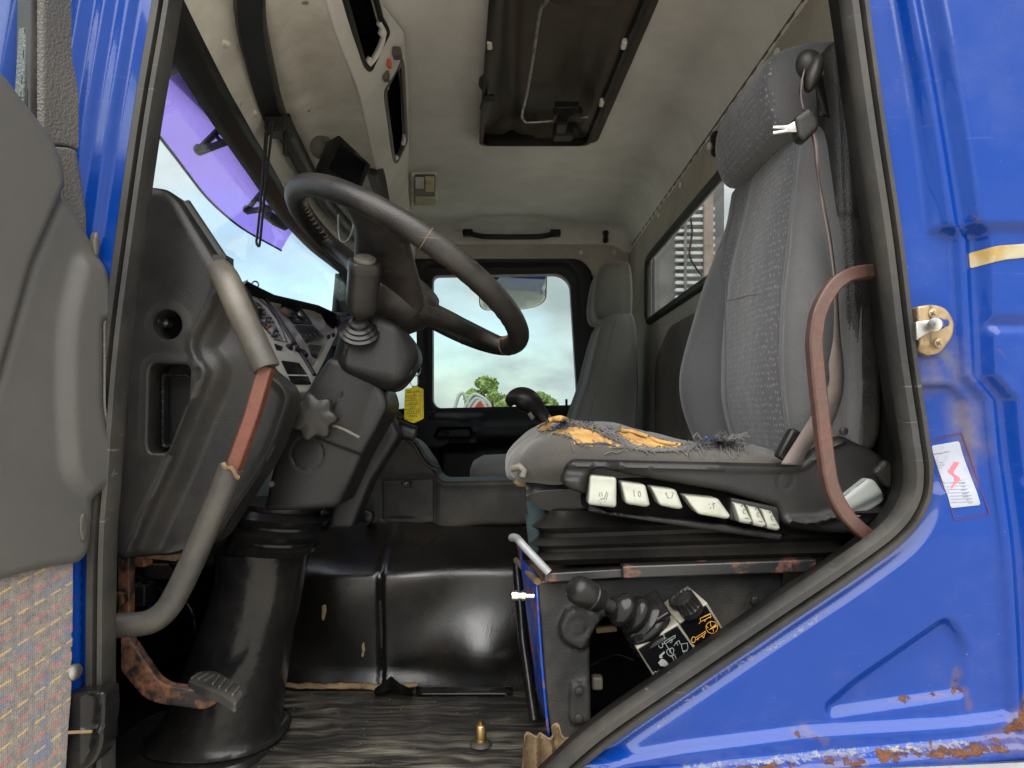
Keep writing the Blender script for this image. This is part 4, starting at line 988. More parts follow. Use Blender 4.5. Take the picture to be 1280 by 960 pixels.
CON = rnd([(405, 665), (436, 560), (500, 545), (521, 553), (541, 582), (547, 597), (556, 602), (760, 598), (760, 655), (600, 656), (540, 664), (480, 664), (455, 650)], [2, 10, 10, 12, 12, 6, 5, 2, 2, 10, 4, 4, 6])
def hC(q):
    x, y = q[:, 0], q[:, 1]; a = sdpoly(rnd([(474, 598), (545, 596), (545, 660), (474, 661)], 3), q)
    h = -0.006 * sst(2, 0, a) + .005 * sst(612, 604, y) * sst(548, 552, x) + .003 * fbm(q, .05, 2)
    h += 0.012 * sst(598, 592, y) * 0 + 0.02 * sst(590, 640, y) * .3
    return h
part('body', relief(plC, CON, hC, res=4, r=.008, wall=.12), m_console, cs, smooth=50)
ld = part('box_lid', relief(YP(1.659), rnd([(478, 601), (542, 599), (542, 653), (478, 658)], 2), lambda q: -.004 * np.exp(-((q[:, 1] - (650 - (q[:, 0] - 478) * .06)) / 1.2) ** 2), res=3, r=.003, wall=.01), m_console, cs, smooth=40)
part('latch', relief(YP(1.655), rnd([(501, 600), (515, 600), (515, 609), (501, 609)], 1), lambda q: -.003 * sst(1.5, -.5, sdpoly(rnd([(503, 602), (513, 602), (513, 607.5), (503, 607.5)], 1), q)), res=1.5, r=.0015, wall=.006), m_blackfine, ld, smooth=40)
part('symbol', strokes(YP(1.653), [[(507, 604.5), (509, 602.8)], [(506.5, 605), (507.5, 605.4)]], .7), m_whitegrey, ld, smooth=0)
part('knob', G().lathe(P(462, 644, 1.655), (0, -1, 0), [(0, .012), (.014, .012), (.018, .016), (.034, .015), (.037, .010)], 16).lathe(P(461, 652, 1.655), (0, -1, 0), [(0, .007), (.014, .006)], 10), m_knob, cs, smooth=40)
part('trim_edge', G().tube([P(x, y, 1.655) for x, y in crv([(503, 540), (520, 552), (532, 571), (541, 580), (549, 583)], 5)], .0035, 6).tube([P(x, y, 1.655) for x, y in crv([(500, 545), (517, 556), (529, 576), (540, 585), (548, 588)], 5)], .0025, 6), m_rubber, cs, smooth=60)

# ================================================================ STEERING COLUMN
sc = thing('steering_column', 'black steering column with shrouds, rubber bellows and a flanged foot', 'steering column', P(262, 925, 1.26))
def ring(cx, cy, rx, Y, ry, n=28, lean=0.0, e=2.4):
    """horizontal-ish ring centred at pixel (cx,cy) at depth Y; rx in pixels, ry metres along Y, lean tilts left-right"""
    c = P(cx, cy, Y); R = rx / F * Y; out = []
    for k in range(n):
        t = 2 * math.pi * k / n; a = math.copysign(abs(math.cos(t)) ** (2 / e), math.cos(t)); b = math.copysign(abs(math.sin(t)) ** (2 / e), math.sin(t))
        out.append(c + Vector((a * R, b * ry, a * R * lean)))
    return out
rg = [ring(330, 676, 56, 1.27, .085), ring(331, 688, 56, 1.27, .085), ring(330, 700, 52, 1.27, .080)]
prof = [(330, 684, 57, .088), (329, 700, 54, .083), (327, 716, 52, .081), (320, 750, 53, .082), (306, 800, 57, .088), (292, 850, 63, .096), (280, 895, 69, .104), (276, 908, 74, .110), (274, 914, 84, .118)]
rgs = [ring(x, y, r, 1.27, ry, 36) for x, y, r, ry in [tuple(c) for c in crv(prof, 4)]]
part('column_boot', G().loft(rgs), m_rubberg, sc, smooth=60)
fl = [ring(252, 928, 102, 1.27, .15, 40, e=3), ring(252, 920, 101, 1.27, .148, 40, e=3), ring(254, 916, 96, 1.27, .14, 40, e=3)]
part('boot_flange', G().loft(fl), m_rubberg, sc, smooth=50)
bell = [(352, 628, 52, .072), (352, 634, 48, .070), (356, 643, 56, .090), (350, 652, 50, .076), (350, 655, 50, .076), (352, 661, 56, .092), (342, 670, 52, .080), (342, 673, 52, .080), (344, 677, 54, .092), (336, 685, 54, .084)]
part('bellows', G().loft([ring(x, y, r, 1.26, ry, 36, lean=-.10) for x, y, r, ry in bell]), m_rubberg, sc, smooth=28)
plL = YP(1.175)
LOW = rnd([(412, 446), (446, 454), (478, 484), (484, 508), (470, 536), (452, 566), (420, 636), (326, 640), (335, 590), (352, 540), (372, 508)], [8, 10, 12, 8, 8, 20, 8, 4, 20, 20, 14])
def hL(q):
    x, y = q[:, 0], q[:, 1]; u = (x - 400) * .89 - (y - 540) * -.45          # across the column
    h = -0.010 * np.abs(np.clip((x - np.interp(y, [440, 640], [432, 368])) / 40, -1.2, 1.2)) ** 2
    sm = np.abs((x - np.interp(y, [500, 545], [424, 405])));
    step = sst(2, -2, (y - (548 + (x - 400) * .42)) )                   # upper half sits over the lower half
    h += 0.008 * step
    h -= 0.004 * np.exp(-(sdline([(428, 492), (406, 528), (398, 545)], q) / 1.3) ** 2)
    c = sdpoly(circ(383, 568, 20), q); h -= .003 * np.exp(-(c / 1.2) ** 2)
    return h
part('lower_shroud', relief(plL, LOW, hL, res=2.6, r=.010, wall=.12), m_blackfine, sc, smooth=60)
part('side_plate', relief(YP(1.30), rnd([(440, 540), (482, 500), (500, 545), (465, 600), (440, 662), (405, 662)], 6), None, res=8, r=.01, wall=.05), m_blackfine, sc, smooth=50)
plU = YP(1.155)
UP = rnd([(401, 466), (412, 436), (430, 396), (446, 388), (470, 392), (502, 408), (517, 430), (521, 446), (507, 474), (494, 486), (482, 489), (440, 472), (420, 462)], [8, 8, 10, 8, 16, 16, 10, 8, 14, 8, 8, 20, 8])
def hU(q):
    x, y = q[:, 0], q[:, 1]
    h = -0.030 * sst(434, 404, x) - 0.034 * sst(0, 40, y - (455 + (x - 430) * .20)) - 0.03 * sst(490, 535, x)
    h -= 0.004 * np.exp(-(sdline([(438, 420), (432, 440), (424, 458)], q) / 1.2) ** 2)
    return h
us = part('upper_shroud', relief(plU, UP, hU, res=2.6, r=.014, wall=.05), m_blackfine, sc, smooth=60)
for x, y in ((417, 419), (411, 421), (423, 397)):
    part('screw_hole', G().lathe(P(x, y, 1.182), (-.5, -1, .1), [(0, .0042), (.001, .004)], 12), m_darkvoid, us, smooth=30)
# star knob
g = G(); c = P(394, 522, 1.150); ax = Vector((.05, -1, .06)).normalized(); u = Vector((1, 0.05, 0)); w = ax.cross(u).normalized(); u = w.cross(ax); rings_ = []
for d, s_ in ((-.02, .55), (0, .92), (.003, 1.0), (.012, 1.0), (.016, .96), (.018, .86), (.0185, .4)):
    rings_.append([c + ax * d + (u * math.cos(t) + w * math.sin(t)) * s_ * (.0360 + .0048 * math.cos(7 * t + .4)) for t in np.linspace(0, 2 * math.pi, 71)[:-1]])
part('star_knob', g.loft(rings_), m_knob, sc, smooth=45)
part('clamp_lever', G().tube([P(408, 528, 1.15), P(432, 538, 1.15), P(449, 547, 1.155)], .003, 8), m_grip, sc, smooth=50)
# stalks on the far side
st = part('wiper_stalk', G().tube([P(470, 524, 1.36), P(492, 533, 1.36), P(498, 536, 1.36), P(506, 539, 1.36), P(519, 543, 1.36)], [.010, .012, .018, .017, .016], 12).lathe(P(492, 532, 1.36), P(500, 536, 1.36) - P(492, 532, 1.36), [(0, .022), (.006, .022)], 14), m_knob, sc, smooth=45)
part('ignition_lock', G().tube([P(458, 572, 1.34), P(468, 560, 1.33), P(474, 565, 1.32)], .010, 8).box(P(461, 575, 1.33), (.03, .04, .03)).tube([P(474, 540, 1.34), P(466, 552, 1.33)], .008, 8), m_knob, sc, bevel=.004)
part('stalk_housing', G().loft([[P(455, 520, 1.38), P(480, 490, 1.38), P(496, 520, 1.38), P(478, 545, 1.38)], [P(455, 520, 1.5), P(480, 490, 1.5), P(496, 520, 1.5), P(478, 545, 1.5)]]), m_blackfine, sc, bevel=.01)
# hand control lever: rubber boot, grip, push button
hl = thing('retarder_lever', 'upright black column lever topped by a round push button', 'lever', P(451, 408, 1.15))
ax = (P(456, 330, 1.09) - P(450, 408, 1.145)).normalized(); c0 = P(450, 408, 1.150)
part('boot', G().lathe(c0 - ax * .012, ax + Vector((0, -.55, 0)), [(0, .034), (.006, .034), (.008, .029), (.012, .029), (.014, .023), (.018, .023), (.020, .0175), (.026, .016), (.03, .011)], 24), m_rubberg, hl, smooth=30)
c1 = c0 + ax * .02
def sqr(c, a, b, e=3.2, n=26):
    u = Vector((0.9, .45, 0)); u = (u - ax * u.dot(ax)).normalized(); w = ax.cross(u)
    return [c + u * (math.copysign(abs(math.cos(t)) ** (2 / e), math.cos(t)) * a) + w * (math.copysign(abs(math.sin(t)) ** (2 / e), math.sin(t)) * b) for t in np.linspace(0, 2 * math.pi, n + 1)[:-1]]
Lh = (P(457, 327, 1.09) - c0).length
part('grip', G().loft([sqr(c0 + ax * t, a, b) for t, a, b in ((.0, .009, .009), (.018, .010, .010), (.026, .020, .018), (.036, .0248, .021), (.06, .0250, .021), (Lh - .018, .0250, .0215), (Lh - .0175, .0262, .0225), (Lh - .004, .0262, .0225), (Lh, .023, .020))]), m_knob, hl, smooth=40)
part('push_button', G().lathe(c0 + ax * Lh, ax, [(-.002, .0175), (.004, .0175), (.0055, .0165), (.0055, .013), (.0075, .0125), (.008, .009)], 24), m_grip, hl, smooth=35)

# ================================================================ STEERING WHEEL
sw = thing('steering_wheel', 'worn black leather steering wheel with tan stitching', 'steering wheel', P(508, 400, 1.28))
WC = P(511, 342, 1.27); th = math.radians(31.0)
wd = Vector((math.cos(th), 0, -math.sin(th)))
wn = Vector((math.sin(th), .16, math.cos(th))).normalized(); wd = (wd - wn * wd.dot(wn)).normalized(); wb = -(wn.cross(wd)); 
if wb.y > 0: wb = -wb
WR = .235
def wp(ph, r=WR, h=0.0): return WC + (wd * math.cos(ph) + wb * math.sin(ph)) * r + wn * h
nR = 160; path = [wp(2 * math.pi * k / nR) for k in range(nR)]
g = G(); V = []; n = 18
for k in range(nR):
    ph = 2 * math.pi * k / nR; rad = (wd * math.cos(ph) + wb * math.sin(ph))
    for j in range(n):
        a = 2 * math.pi * j / n
        gr = 1 + .10 * max(0, -math.cos(a)) * math.cos(ph * 56) * (0.6 + .4 * math.sin(ph * 2)) - 0.05 * max(0, -math.cos(a))    # finger ridges on the inner side
        V.append(path[k] + (rad * math.cos(a) + wn * math.sin(a)) * .0195 * gr)
g.add(V, [(k * n + j, k * n + (j + 1) % n, ((k + 1) % nR) * n + (j + 1) % n, ((k + 1) % nR) * n + j) for k in range(nR) for j in range(n)])
rim = part('rim', g, m_leather, sw, smooth=60)
g = G()
for k in range(84):                                     # leather seam with its stitches on the inner side
    ph = 2 * math.pi * (k + .5) / 84; rad = (wd * math.cos(ph) + wb * math.sin(ph)); tg = (-wd * math.sin(ph) + wb * math.cos(ph))
    a = wp(ph) - rad * .0194 - wn * .004 - tg * .004; b = wp(ph) - rad * .0184 + wn * .006 + tg * .004; m = wp(ph) - rad * .0207
    g.tube([a, m, b], .0011, 5)
part('stitching', g, m_thread, rim, smooth=60, kind='stuff')
def spoke(ph, w0, w1, wr):
    rad = (wd * math.cos(ph) + wb * math.sin(ph)); tg = (-wd * math.sin(ph) + wb * math.cos(ph)); rings = []
    for i in range(11):
        t = i / 10; r = .02 + (WR - .004 - .02) * t; w = np.interp(t, [0, .35, .75, .93, 1], [w0, w0 * .85, w1, (w1 + wr) / 2, wr]); h = -.058 * (1 - t) ** 1.3
        tk = np.interp(t, [0, .5, 1], [.028, .019, .017]); c = WC + rad * r + wn * h
        rings.append([c + tg * (w * math.copysign(abs(math.cos(a)) ** .6, math.cos(a))) + wn * (tk * math.copysign(abs(math.sin(a)) ** .8, math.sin(a))) for a in np.linspace(0, 2 * math.pi, 21)[:-1]])
    return G().loft(rings)
for ph, a, b, c in ((math.radians(100), .075, .050, .085), (math.radians(-38), .085, .042, .085), (math.radians(-142), .060, .034, .075)):
    part('spoke', spoke(ph, a, b, c), m_leather, sw, smooth=60)
part('hub', G().lathe(WC - wn * .11, wn, [(0, .045), (.015, .06), (.04, .078), (.075, .085), (.095, .075), (.10, .05)], 36), m_leather, sw, smooth=60)
for ph in (math.radians(78), math.radians(-20), math.radians(-58)):
    rad = (wd * math.cos(ph) + wb * math.sin(ph))
    part('leather_seam', G().tube([wp(ph) + (rad * math.cos(a) + wn * math.sin(a)) * .0197 for a in np.linspace(0, 2 * math.pi, 17)[:-1]], .0007, 5, closed=True), m_thread, sw, smooth=60)

# key tag hanging from the ignition
kt = thing('key_tag', 'yellow key tag card with handwriting hanging on a wire ring', 'key tag', P(517, 529, 1.43))
plK = YP(1.43)
cd = part('card', relief(plK, rnd([(506, 486), (514, 485), (516, 482), (521, 482), (523, 484), (529, 486), (529.5, 523), (524, 526), (517, 529), (511, 527), (505, 524)], 1.6), None, res=3, r=.0012, wall=.003), m_yellow, kt, smooth=40)
g = strokes(plK, [[(507, 495.5), (524, 494.5)], [(507, 501), (524, 500)], [(507, 506.5), (524, 505.5)], [(507, 512), (524, 511)], [(507, 517.5), (524, 516.5)], [(525, 488), (525.5, 522)], [(527.5, 488), (528, 522)], [(508, 488.3), (512, 488.1), (513.5, 488)], [(520, 488), (524, 487.6)]], .55)
g.merge(strokes(plK, [[(509, 490.5), (515, 490)], [(519, 490), (524, 489.6)], [(517.6, 489), (517.2, 492), (518.4, 494.4)]], 1.0))
g.merge(textg('valet', plK, 511, 499.5, 5.2, -.05)).merge(textg('yards', plK, 511, 505.5, 5.6, -.05)).merge(textg('207', plK, 512, 511, 5.2, -.05)).merge(textg('7714 AP', plK, 508.5, 516.6, 4.8, -.05)).merge(textg('MAN', plK, 511, 522, 4.8, -.05)).merge(textg('K  4  R', plK, 508, 526, 3.0, -.05))
part('handwriting', g, m_print, cd, smooth=0)
part('ring', G().tube([P(518 + 5.2 * math.cos(t), 475.5 + 8 * math.sin(t), 1.43) for t in np.linspace(0, 6.283, 22)[:-1]], .0010, 5, closed=True).tube([P(519 + 7 * math.cos(t), 462 + 8 * math.sin(t), 1.43) for t in np.linspace(0, 6.283, 22)[:-1]], .0014, 5, closed=True), m_steel, kt, smooth=60)

# monitor on its bracket
mo = thing('monitor', 'small black flat monitor tilted on a bracket under the header', 'monitor', P(430, 245, 1.95))
plM = Plane.pts(P(424, 170, 1.62), P(464, 207, 1.70), P(402, 216, 1.56))
part('bracket', G().lathe(P(402, 185, 1.68), (.3, -1, -.3), [(0, .028), (.010, .028), (.014, .021)], 16).lathe(P(411, 178, 1.66), (0, -1, 0), [(0, .008), (.018, .007)], 10).tube([P(402, 196, 1.68), P(415, 200, 1.65)], .010, 8), m_lampdark, mo, smooth=40)
cs_ = part('case', relief(plM, rnd([(421, 170), (425, 169), (464, 206), (449, 245), (402, 217)], [2, 2, 3, 3, 3]), None, res=8, r=.003, wall=.03), m_blackfine, mo, smooth=40)
part('screen', relief(plM, rnd([(426, 180), (457, 206), (446, 235), (411, 211)], 1.5), lambda q: np.full(len(q), .0015), res=12, r=.0005, wall=.002, grid=False), m_screen, cs_, smooth=40)
part('badge', strokes(plM, [[(443, 191), (449, 196)]], 2.2, .002), m_grip, cs_, smooth=0)
# wire hook hanging below the header behind the wheel
solo('wire_hook', G().tube(crv([P(423, 268, 1.7), P(423.5, 290, 1.7), P(427, 302, 1.7), P(435, 300, 1.7), P(441, 285, 1.7), P(442, 270, 1.7)], 6), .0025, 6), m_steel, 'bent wire hook hanging behind the steering wheel rim', 'hook', smooth=60)
# ================================================================ DRIVER SEAT
seat = thing('driver_seat', 'grey cloth driver seat with a torn cushion showing yellow foam', 'seat', (.22, 1.26, -.30))
def backring(z, xf, xc, xn, xb, y0, y1, bol=.055, e=.5):
    """closed ring in plan: front face seen from -X; far bolster xf, centre xc, near bolster xn"""
    w = y1 - y0; ym = (y0 + y1) / 2
    ctl = [(xb, y0 + .035), (xb - .035, y0 + .004), ((xb + xn) / 2, y0), (xn + .022, y0 + .004), (xn + .004, y0 + .018), (xn + .002, y0 + .038), ((xc + xn) / 2, y0 + .065), (xc, y0 + .11),
           (xc, ym), (xc, y1 - .14), (xc + .003, y1 - .105), (xf + .006, y1 - .06), (xf + .002, y1 - .02), (xf + .022, y1 + .006), ((xb + xf) / 2, y1 + .008), (xb - .035, y1 - .004), (xb, y1 - .035)]
    return [Vector((p[0], p[1], z)) for p in crv(ctl, 4, closed=True)]
# z, far bolster, centre, near bolster, back, near y, far y
LV = [(-.115, .42, .45, .45, .535, 1.07, 1.42), (-.085, .395, .435, .44, .54, 1.05, 1.45), (-.03, .371, .42, .432, .54, 1.045, 1.465), (.03, .354, .408, .424, .545, 1.045, 1.47), (.084, .350, .405, .420, .545, 1.045, 1.465), (.14, .361, .407, .421, .545, 1.045, 1.462), (.20, .377, .411, .425, .548, 1.047, 1.458), (.27, .396, .419, .434, .55, 1.05, 1.45), (.33, .416, .430, .441, .55, 1.055, 1.44), (.385, .434, .441, .449, .552, 1.06, 1.425), (.43, .440, .448, .456, .553, 1.065, 1.415), (.456, .447, .455, .463, .553, 1.08, 1.412), (.464, .475, .48, .48, .545, 1.11, 1.38)]
LVs = [tuple(c) for c in crv(LV, 4)]
rings = [backring(*l) for l in LVs]
g = G().loft(rings); nr = len(rings[0])
# centre insert carries the flecked cloth
def finset(z): return float(np.interp(z, [-.1, .1, .2, .29, .37, .45], [.165, .165, .138, .085, .05, .045]))
cut = G(); cut.v = g.v
for f in g.f:
    c = np.mean([g.v[i] for i in f], 0); z = c[2]
    y0 = np.interp(z, [l[0] for l in LV], [l[5] for l in LV]); y1 = np.interp(z, [l[0] for l in LV], [l[6] for l in LV]); xb = np.interp(z, [l[0] for l in LV], [l[4] for l in LV])
    cut.f.append(f); cut.mi.append(1 if (y0 + .036 < c[1] < y1 - finset(z) and c[0] < xb - .04 and len(f) == 4) else 0)
bk = part('backrest', cut, [m_seat, m_seatdots], seat, smooth=70)
def front_x(z, y):
    l = [np.interp(z, [a[0] for a in LV], [a[k] for a in LV]) for k in range(7)]
    return float(np.interp(y, [l[5] + .018, l[5] + .038, l[5] + .065, l[5] + .11, l[6] - .14, l[6] - .105, l[6] - .06, l[6] - .02], [l[3] + .004, l[3] + .002, (l[2] + l[3]) / 2, l[2], l[2], l[2] + .003, l[1] + .006, l[1] + .002]))
for yo in (.036, -1):
    pts = []
    for z in np.linspace(-.07, .44, 40):
        l5 = np.interp(z, [a[0] for a in LV], [a[5] for a in LV]); l6 = np.interp(z, [a[0] for a in LV], [a[6] for a in LV])
        y = l5 + yo if yo > 0 else l6 - finset(z); pts.append((front_x(z, y) - .0005, y, z))
    part('seam_piping', G().tube(pts, .0028, 6), m_seat, bk, smooth=60)
zc = .205; part('seam_piping', G().tube([(front_x(zc + .10 * (y - 1.15), y) + .0008, y, zc + .10 * (y - 1.15)) for y in np.linspace(1.145, 1.345, 16)], .0022, 6), m_seat, bk, smooth=60)
# headrest: front face, rounded crown, near cheek
HL = [(.450, .455, .545, 1.115, 1.36), (.456, .426, .55, 1.10, 1.385), (.485, .408, .553, 1.092, 1.388), (.53, .398, .553, 1.09, 1.378), (.56, .401, .553, 1.09, 1.364), (.582, .416, .553, 1.095, 1.345), (.598, .447, .551, 1.103, 1.325), (.606, .470, .545, 1.115, 1.305), (.609, .50, .53, 1.14, 1.28)]
hr_ = []
for z, xf, xb, y0, y1 in [tuple(c) for c in crv(HL, 4)]:
    ctl = [(xb, y0 + .03), (xb - .03, y0), ((xb + xf) / 2, y0), (xf + .022, y0 + .004), (xf + .002, y0 + .028), (xf, (y0 + y1) / 2), (xf + .002, y1 - .028), (xf + .022, y1 - .004), ((xb + xf) / 2, y1), (xb - .03, y1), (xb, y1 - .03)]
    hr_.append([Vector((p[0], p[1], z)) for p in crv(ctl, 5, closed=True)])
g = G().loft(hr_); cut = G(); cut.v = g.v
for f in g.f:
    c = np.mean([g.v[i] for i in f], 0); cut.f.append(f)
    xf = np.interp(c[2], [h[0] for h in HL], [h[1] for h in HL]); cut.mi.append(1 if (c[0] < xf + .012 and len(f) == 4 and c[2] > .457) else 0)
hdr = part('headrest', cut, [m_seat, m_seatdots], seat, smooth=70)
part('seam_piping', G().tube([(np.interp(z, [h[0] for h in HL], [h[1] for h in HL]) + .010, np.interp(z, [h[0] for h in HL], [h[3] for h in HL]) + .012, z) for z in np.linspace(.46, .615, 14)], .0026, 6), m_seat, hdr, smooth=60)

# cushion: crowned pad, cloth torn open over the foam
SX = [(-.012, .045, .010, -.088), (-.006, .10, .022, -.086), (.012, .16, .034, -.080), (.045, .20, .046, -.070), (.09, .215, .054, -.064), (.16, .215, .052, -.066), (.24, .212, .042, -.072), (.32, .208, .034, -.078), (.40, .20, .030, -.082), (.45, .18, .025, -.085)]
rings = []; ycs = 1.262
for x, hw, hh, zc in [tuple(c) for c in crv(SX, 14)]:
    ring_ = []
    for k in range(120):
        t = 2 * math.pi * k / 120; c, s = math.cos(t), math.sin(t)
        y = ycs - hw * math.copysign(abs(c) ** .62, c); z = zc + hh * math.copysign(abs(s) ** .75, s)
        z += .004 * noise.noise((x * 22, y * 22, 3)) + .010 * noise.noise((x * 8, y * 9, 7)) * (1 if s > 0 else .3)
        ring_.append(Vector((x, y, z)))
    rings.append(ring_)
g = G().loft(rings)
T1 = [(672, 536), (679, 531), (686, 527), (702, 524.5), (709, 527), (700, 532), (689, 534.5), (686, 538), (676, 541)]
T2 = [(688, 540), (704, 533), (725, 533), (744, 539), (759, 546.5), (774, 554), (783, 561), (770, 560), (755, 554), (740, 556), (721, 556), (716, 549), (702, 543.5), (691, 543)]
T3 = [(766, 541), (779, 537), (794, 540), (813, 547), (830, 554), (853, 557), (850, 562), (830, 563), (807, 562), (789, 558), (774, 550)]
vq = np.array([proj(v) for v in g.v]); vv = np.array(g.v)
dT = np.minimum(np.minimum(sdpoly(T1, vq), sdpoly(T2, vq)), sdpoly(T3, vq)) - 1.0 + (fbm(vq, .25, 3) - .5) * 2.4
okv = (vv[:, 2] > -.075) & (vv[:, 1] < 1.42)
dT = np.where(okv, dT, 99)
fm = (dT < 0)
nv = []
for p, d in zip(g.v, dT):
    p = Vector(p)
    if d < 0: p.z -= .005 * min(1, -d / 1.2)
    elif d < 3: p.z += .0022 * (1 - d / 3)
    nv.append(tuple(p))
g.v = nv; g.mi = [1 if sum(dT[i] < 0 for i in f) >= len(f) / 2 else 0 for f in g.f]
cu = part('cushion', g, [m_cushion, m_foam], seat, smooth=60, label='worn cushion with torn cloth and bare yellow foam')
# frayed yarn along the tear: countless strands
from mathutils.bvhtree import BVHTree
bv = BVHTree.FromPolygons([Vector(p) for p in g.v], g.f)
def on_cushion(px, py):
    d = Vector(((px - CX) / F, 1, (HY - py) / F)).normalized(); h = bv.ray_cast(Vector((0, 0, 0)), d)
    return h[0] if h[0] is not None else P(px, py, 1.10)
fr = G(); frb = G(); rr = random.Random(5)
def strand(px, py, ang, ln, lift=.006, r=.0007, tgt=None):
    pts = []; a = ang; x, y = px, py
    for k in range(6):
        p = on_cushion(x, y); p = p + Vector((0, -.0015, .001 + lift * math.sin(math.pi * k / 5) * rr.random())); pts.append(p)
        a += rr.uniform(-.4, .4); x += math.cos(a) * ln / 5; y += math.sin(a) * ln / 5
    (tgt or fr).tube(crv(pts, 2), r, 4)
for tear in (T1, T2, T3):
    tp_ = resample(tear, 1.0); m = len(tp_)
    for i in range(m):
        x, y = tp_[i]; a = tp_[(i + 3) % m] - tp_[i]; an = math.atan2(a[1], a[0])
        if rr.random() < .28: strand(x + rr.uniform(-.6, .6), y + rr.uniform(-.6, .6), an + rr.uniform(-.25, .25), rr.uniform(6, 14), .003, rr.choice((.0004, .0005, .0007)))
for ln in ([(700, 531), (722, 530), (744, 534), (762, 543), (778, 552), (790, 560), (812, 564), (842, 564), (866, 562)], [(846, 563), (866, 560), (885, 556), (905, 552), (932, 546)]):
    lp = resample(ln, 1.3, False)
    for i in range(len(lp) - 4):
        a = lp[i + 4] - lp[i]; an = math.atan2(a[1], a[0])
        for _ in range(1 if i % 3 else 2): strand(lp[i][0] + rr.uniform(-1, 1), lp[i][1] + rr.uniform(-1, 1), an + rr.uniform(-.35, .35), rr.uniform(6, 12), .005, rr.choice((.0005, .0007, .0009)))
for _ in range(46): strand(rr.uniform(855, 930), rr.uniform(546, 562), rr.uniform(-.3, 1.7), rr.uniform(8, 18), .010)
for x, y, a, l in ((905, 556, 1.3, 24), (916, 551, .9, 18), (896, 557, 1.2, 20), (780, 562, 2.2, 26), (715, 556, 1.3, 10), (684, 536, 1.9, 12), (870, 562, .8, 14), (925, 549, 1.0, 14), (925, 546, -.3, 12), (700, 528, -1.2, 8), (690, 528, -2.0, 9)): strand(x, y, a, l, .004, .0008)
for _ in range(8): strand(rr.uniform(688, 703), rr.uniform(532, 537), rr.uniform(-.6, .3), 7, .004, .001, frb)
for _ in range(6): strand(rr.uniform(875, 890), rr.uniform(550, 556), rr.uniform(-.6, .3), 7, .006, .001, frb)
for tear in (T1, T2, T3):
    lp = resample(tear, 2.2); pts = [on_cushion(x + .8 * noise.noise((i * .5, 0, 1)), y + 1.2 * noise.noise((i * .4, 3, 1))) + Vector((0, -.001, .001 + .002 * noise.noise((i * .33, 7, 2)))) for i, (x, y) in enumerate(lp)]
    part('cloth_edge', G().tube(pts, [.0018 + .0012 * noise.noise((i * .6, 1, 1)) for i in range(len(pts))], 6, closed=True), m_cushion, cu, smooth=60)
for ln in ([(700, 529), (722, 530), (744, 534), (762, 543), (778, 552), (790, 560), (812, 564), (842, 564), (866, 562)], [(846, 563), (866, 560), (885, 556), (905, 552)]):
    lp = resample([tuple(p) for p in crv(ln, 5)], 2.0, False)
    for k in range(3):
        pts = [on_cushion(x + 1.2 * math.sin(i * .7 + 2.1 * k), y + 1.0 * math.cos(i * .7 + 2.1 * k)) + Vector((0, -.001, .0025 + .0015 * math.sin(i * .7 + 2.1 * k))) for i, (x, y) in enumerate(lp)]
        part('seam_cord', G().tube(pts, .0017, 6), m_fray, cu, smooth=60)
part('frayed_yarn', fr, m_fray, cu, smooth=60, kind='stuff')
part('frayed_yarn', frb, m_frayblue, cu, smooth=60, kind='stuff')
part('foam_lip', G().tube(crv([on_cushion(x, y) + Vector((0, 0, .003)) for x, y in ((686, 528), (692, 526.5), (702, 525), (709, 527))], 4), .0045, 7).tube(crv([on_cushion(x, y) + Vector((0, 0, .002)) for x, y in ((776, 540), (790, 541), (808, 547), (826, 554), (850, 558))], 4), .0035, 7), m_foam, cu, smooth=60)
part('loose_padding', G().ball(P(668, 598, 1.14), .022, 10, (1.5, 1, .7)).ball(P(654, 603, 1.14), .012, 8, (1.4, 1, .7)).ball(P(684, 594, 1.13), .016, 8, (1.2, 1, .8)), m_rag, seat, smooth=60)
part('cushion_hook', G().tube([P(640, 586, 1.09), P(650, 583, 1.08), P(655, 588, 1.08), P(653, 596, 1.08)], .006, 8), m_lampdark, seat, smooth=60)

# black side cover with a slot of switches
plQ = YP(1.035)
COV = rnd([(702, 604), (707, 582), (716, 574), (986, 581), (1004, 577), (1020, 560), (1040, 549), (1052, 544), (1100, 566), (1122, 582), (1131, 602), (1126, 622), (1100, 652), (1064, 670), (1012, 664), (980, 657), (972, 634), (900, 613), (815, 599), (748, 585), (738, 591), (733, 618), (712, 612)], [6, 8, 8, 16, 14, 14, 10, 8, 14, 14, 12, 14, 14, 20, 10, 8, 5, 20, 20, 8, 6, 4, 6])
def hQ(q):
    x, y = q[:, 0], q[:, 1]
    h = 0.006 * np.exp(-((y - np.interp(x, [700, 986, 1004, 1040, 1056], [580, 586, 582, 556, 550])) / 4.0) ** 2) * sst(1075, 1050, x)
    h -= 0.012 * sst(1040, 1090, x) * 0 + .02 * sst(1096, 1125, x)
    h += 0.010 * np.exp(-((y - np.interp(x, [980, 1020, 1060], [652, 651, 640])) / 5.0) ** 2) * sst(975, 985, x)
    h -= .0018 * np.exp(-(sdpoly(circ(982, 600, 10), q) / 1.2) ** 2)
    h += 0.012 * sst(735, 722, x) * sst(590, 600, y)
    return h
cov = part('side_cover', relief(plQ, COV, hQ, res=3.2, r=.010, wall=.06), m_blackfine, seat, smooth=55)
part('slot_back', relief(YP(1.062), rnd([(730, 582), (985, 618), (985, 668), (728, 634)], 3), None, res=30, r=0, wall=.02), m_darkvoid, seat, smooth=40)  # black sheet paints the shade inside the switch slot
part('slot_edge', relief(YP(1.050), rnd([(736, 628), (760, 640), (900, 655), (980, 668), (976, 676), (890, 664), (735, 640)], 3), None, res=8, r=.004, wall=.03), m_blackfine, seat, smooth=40)
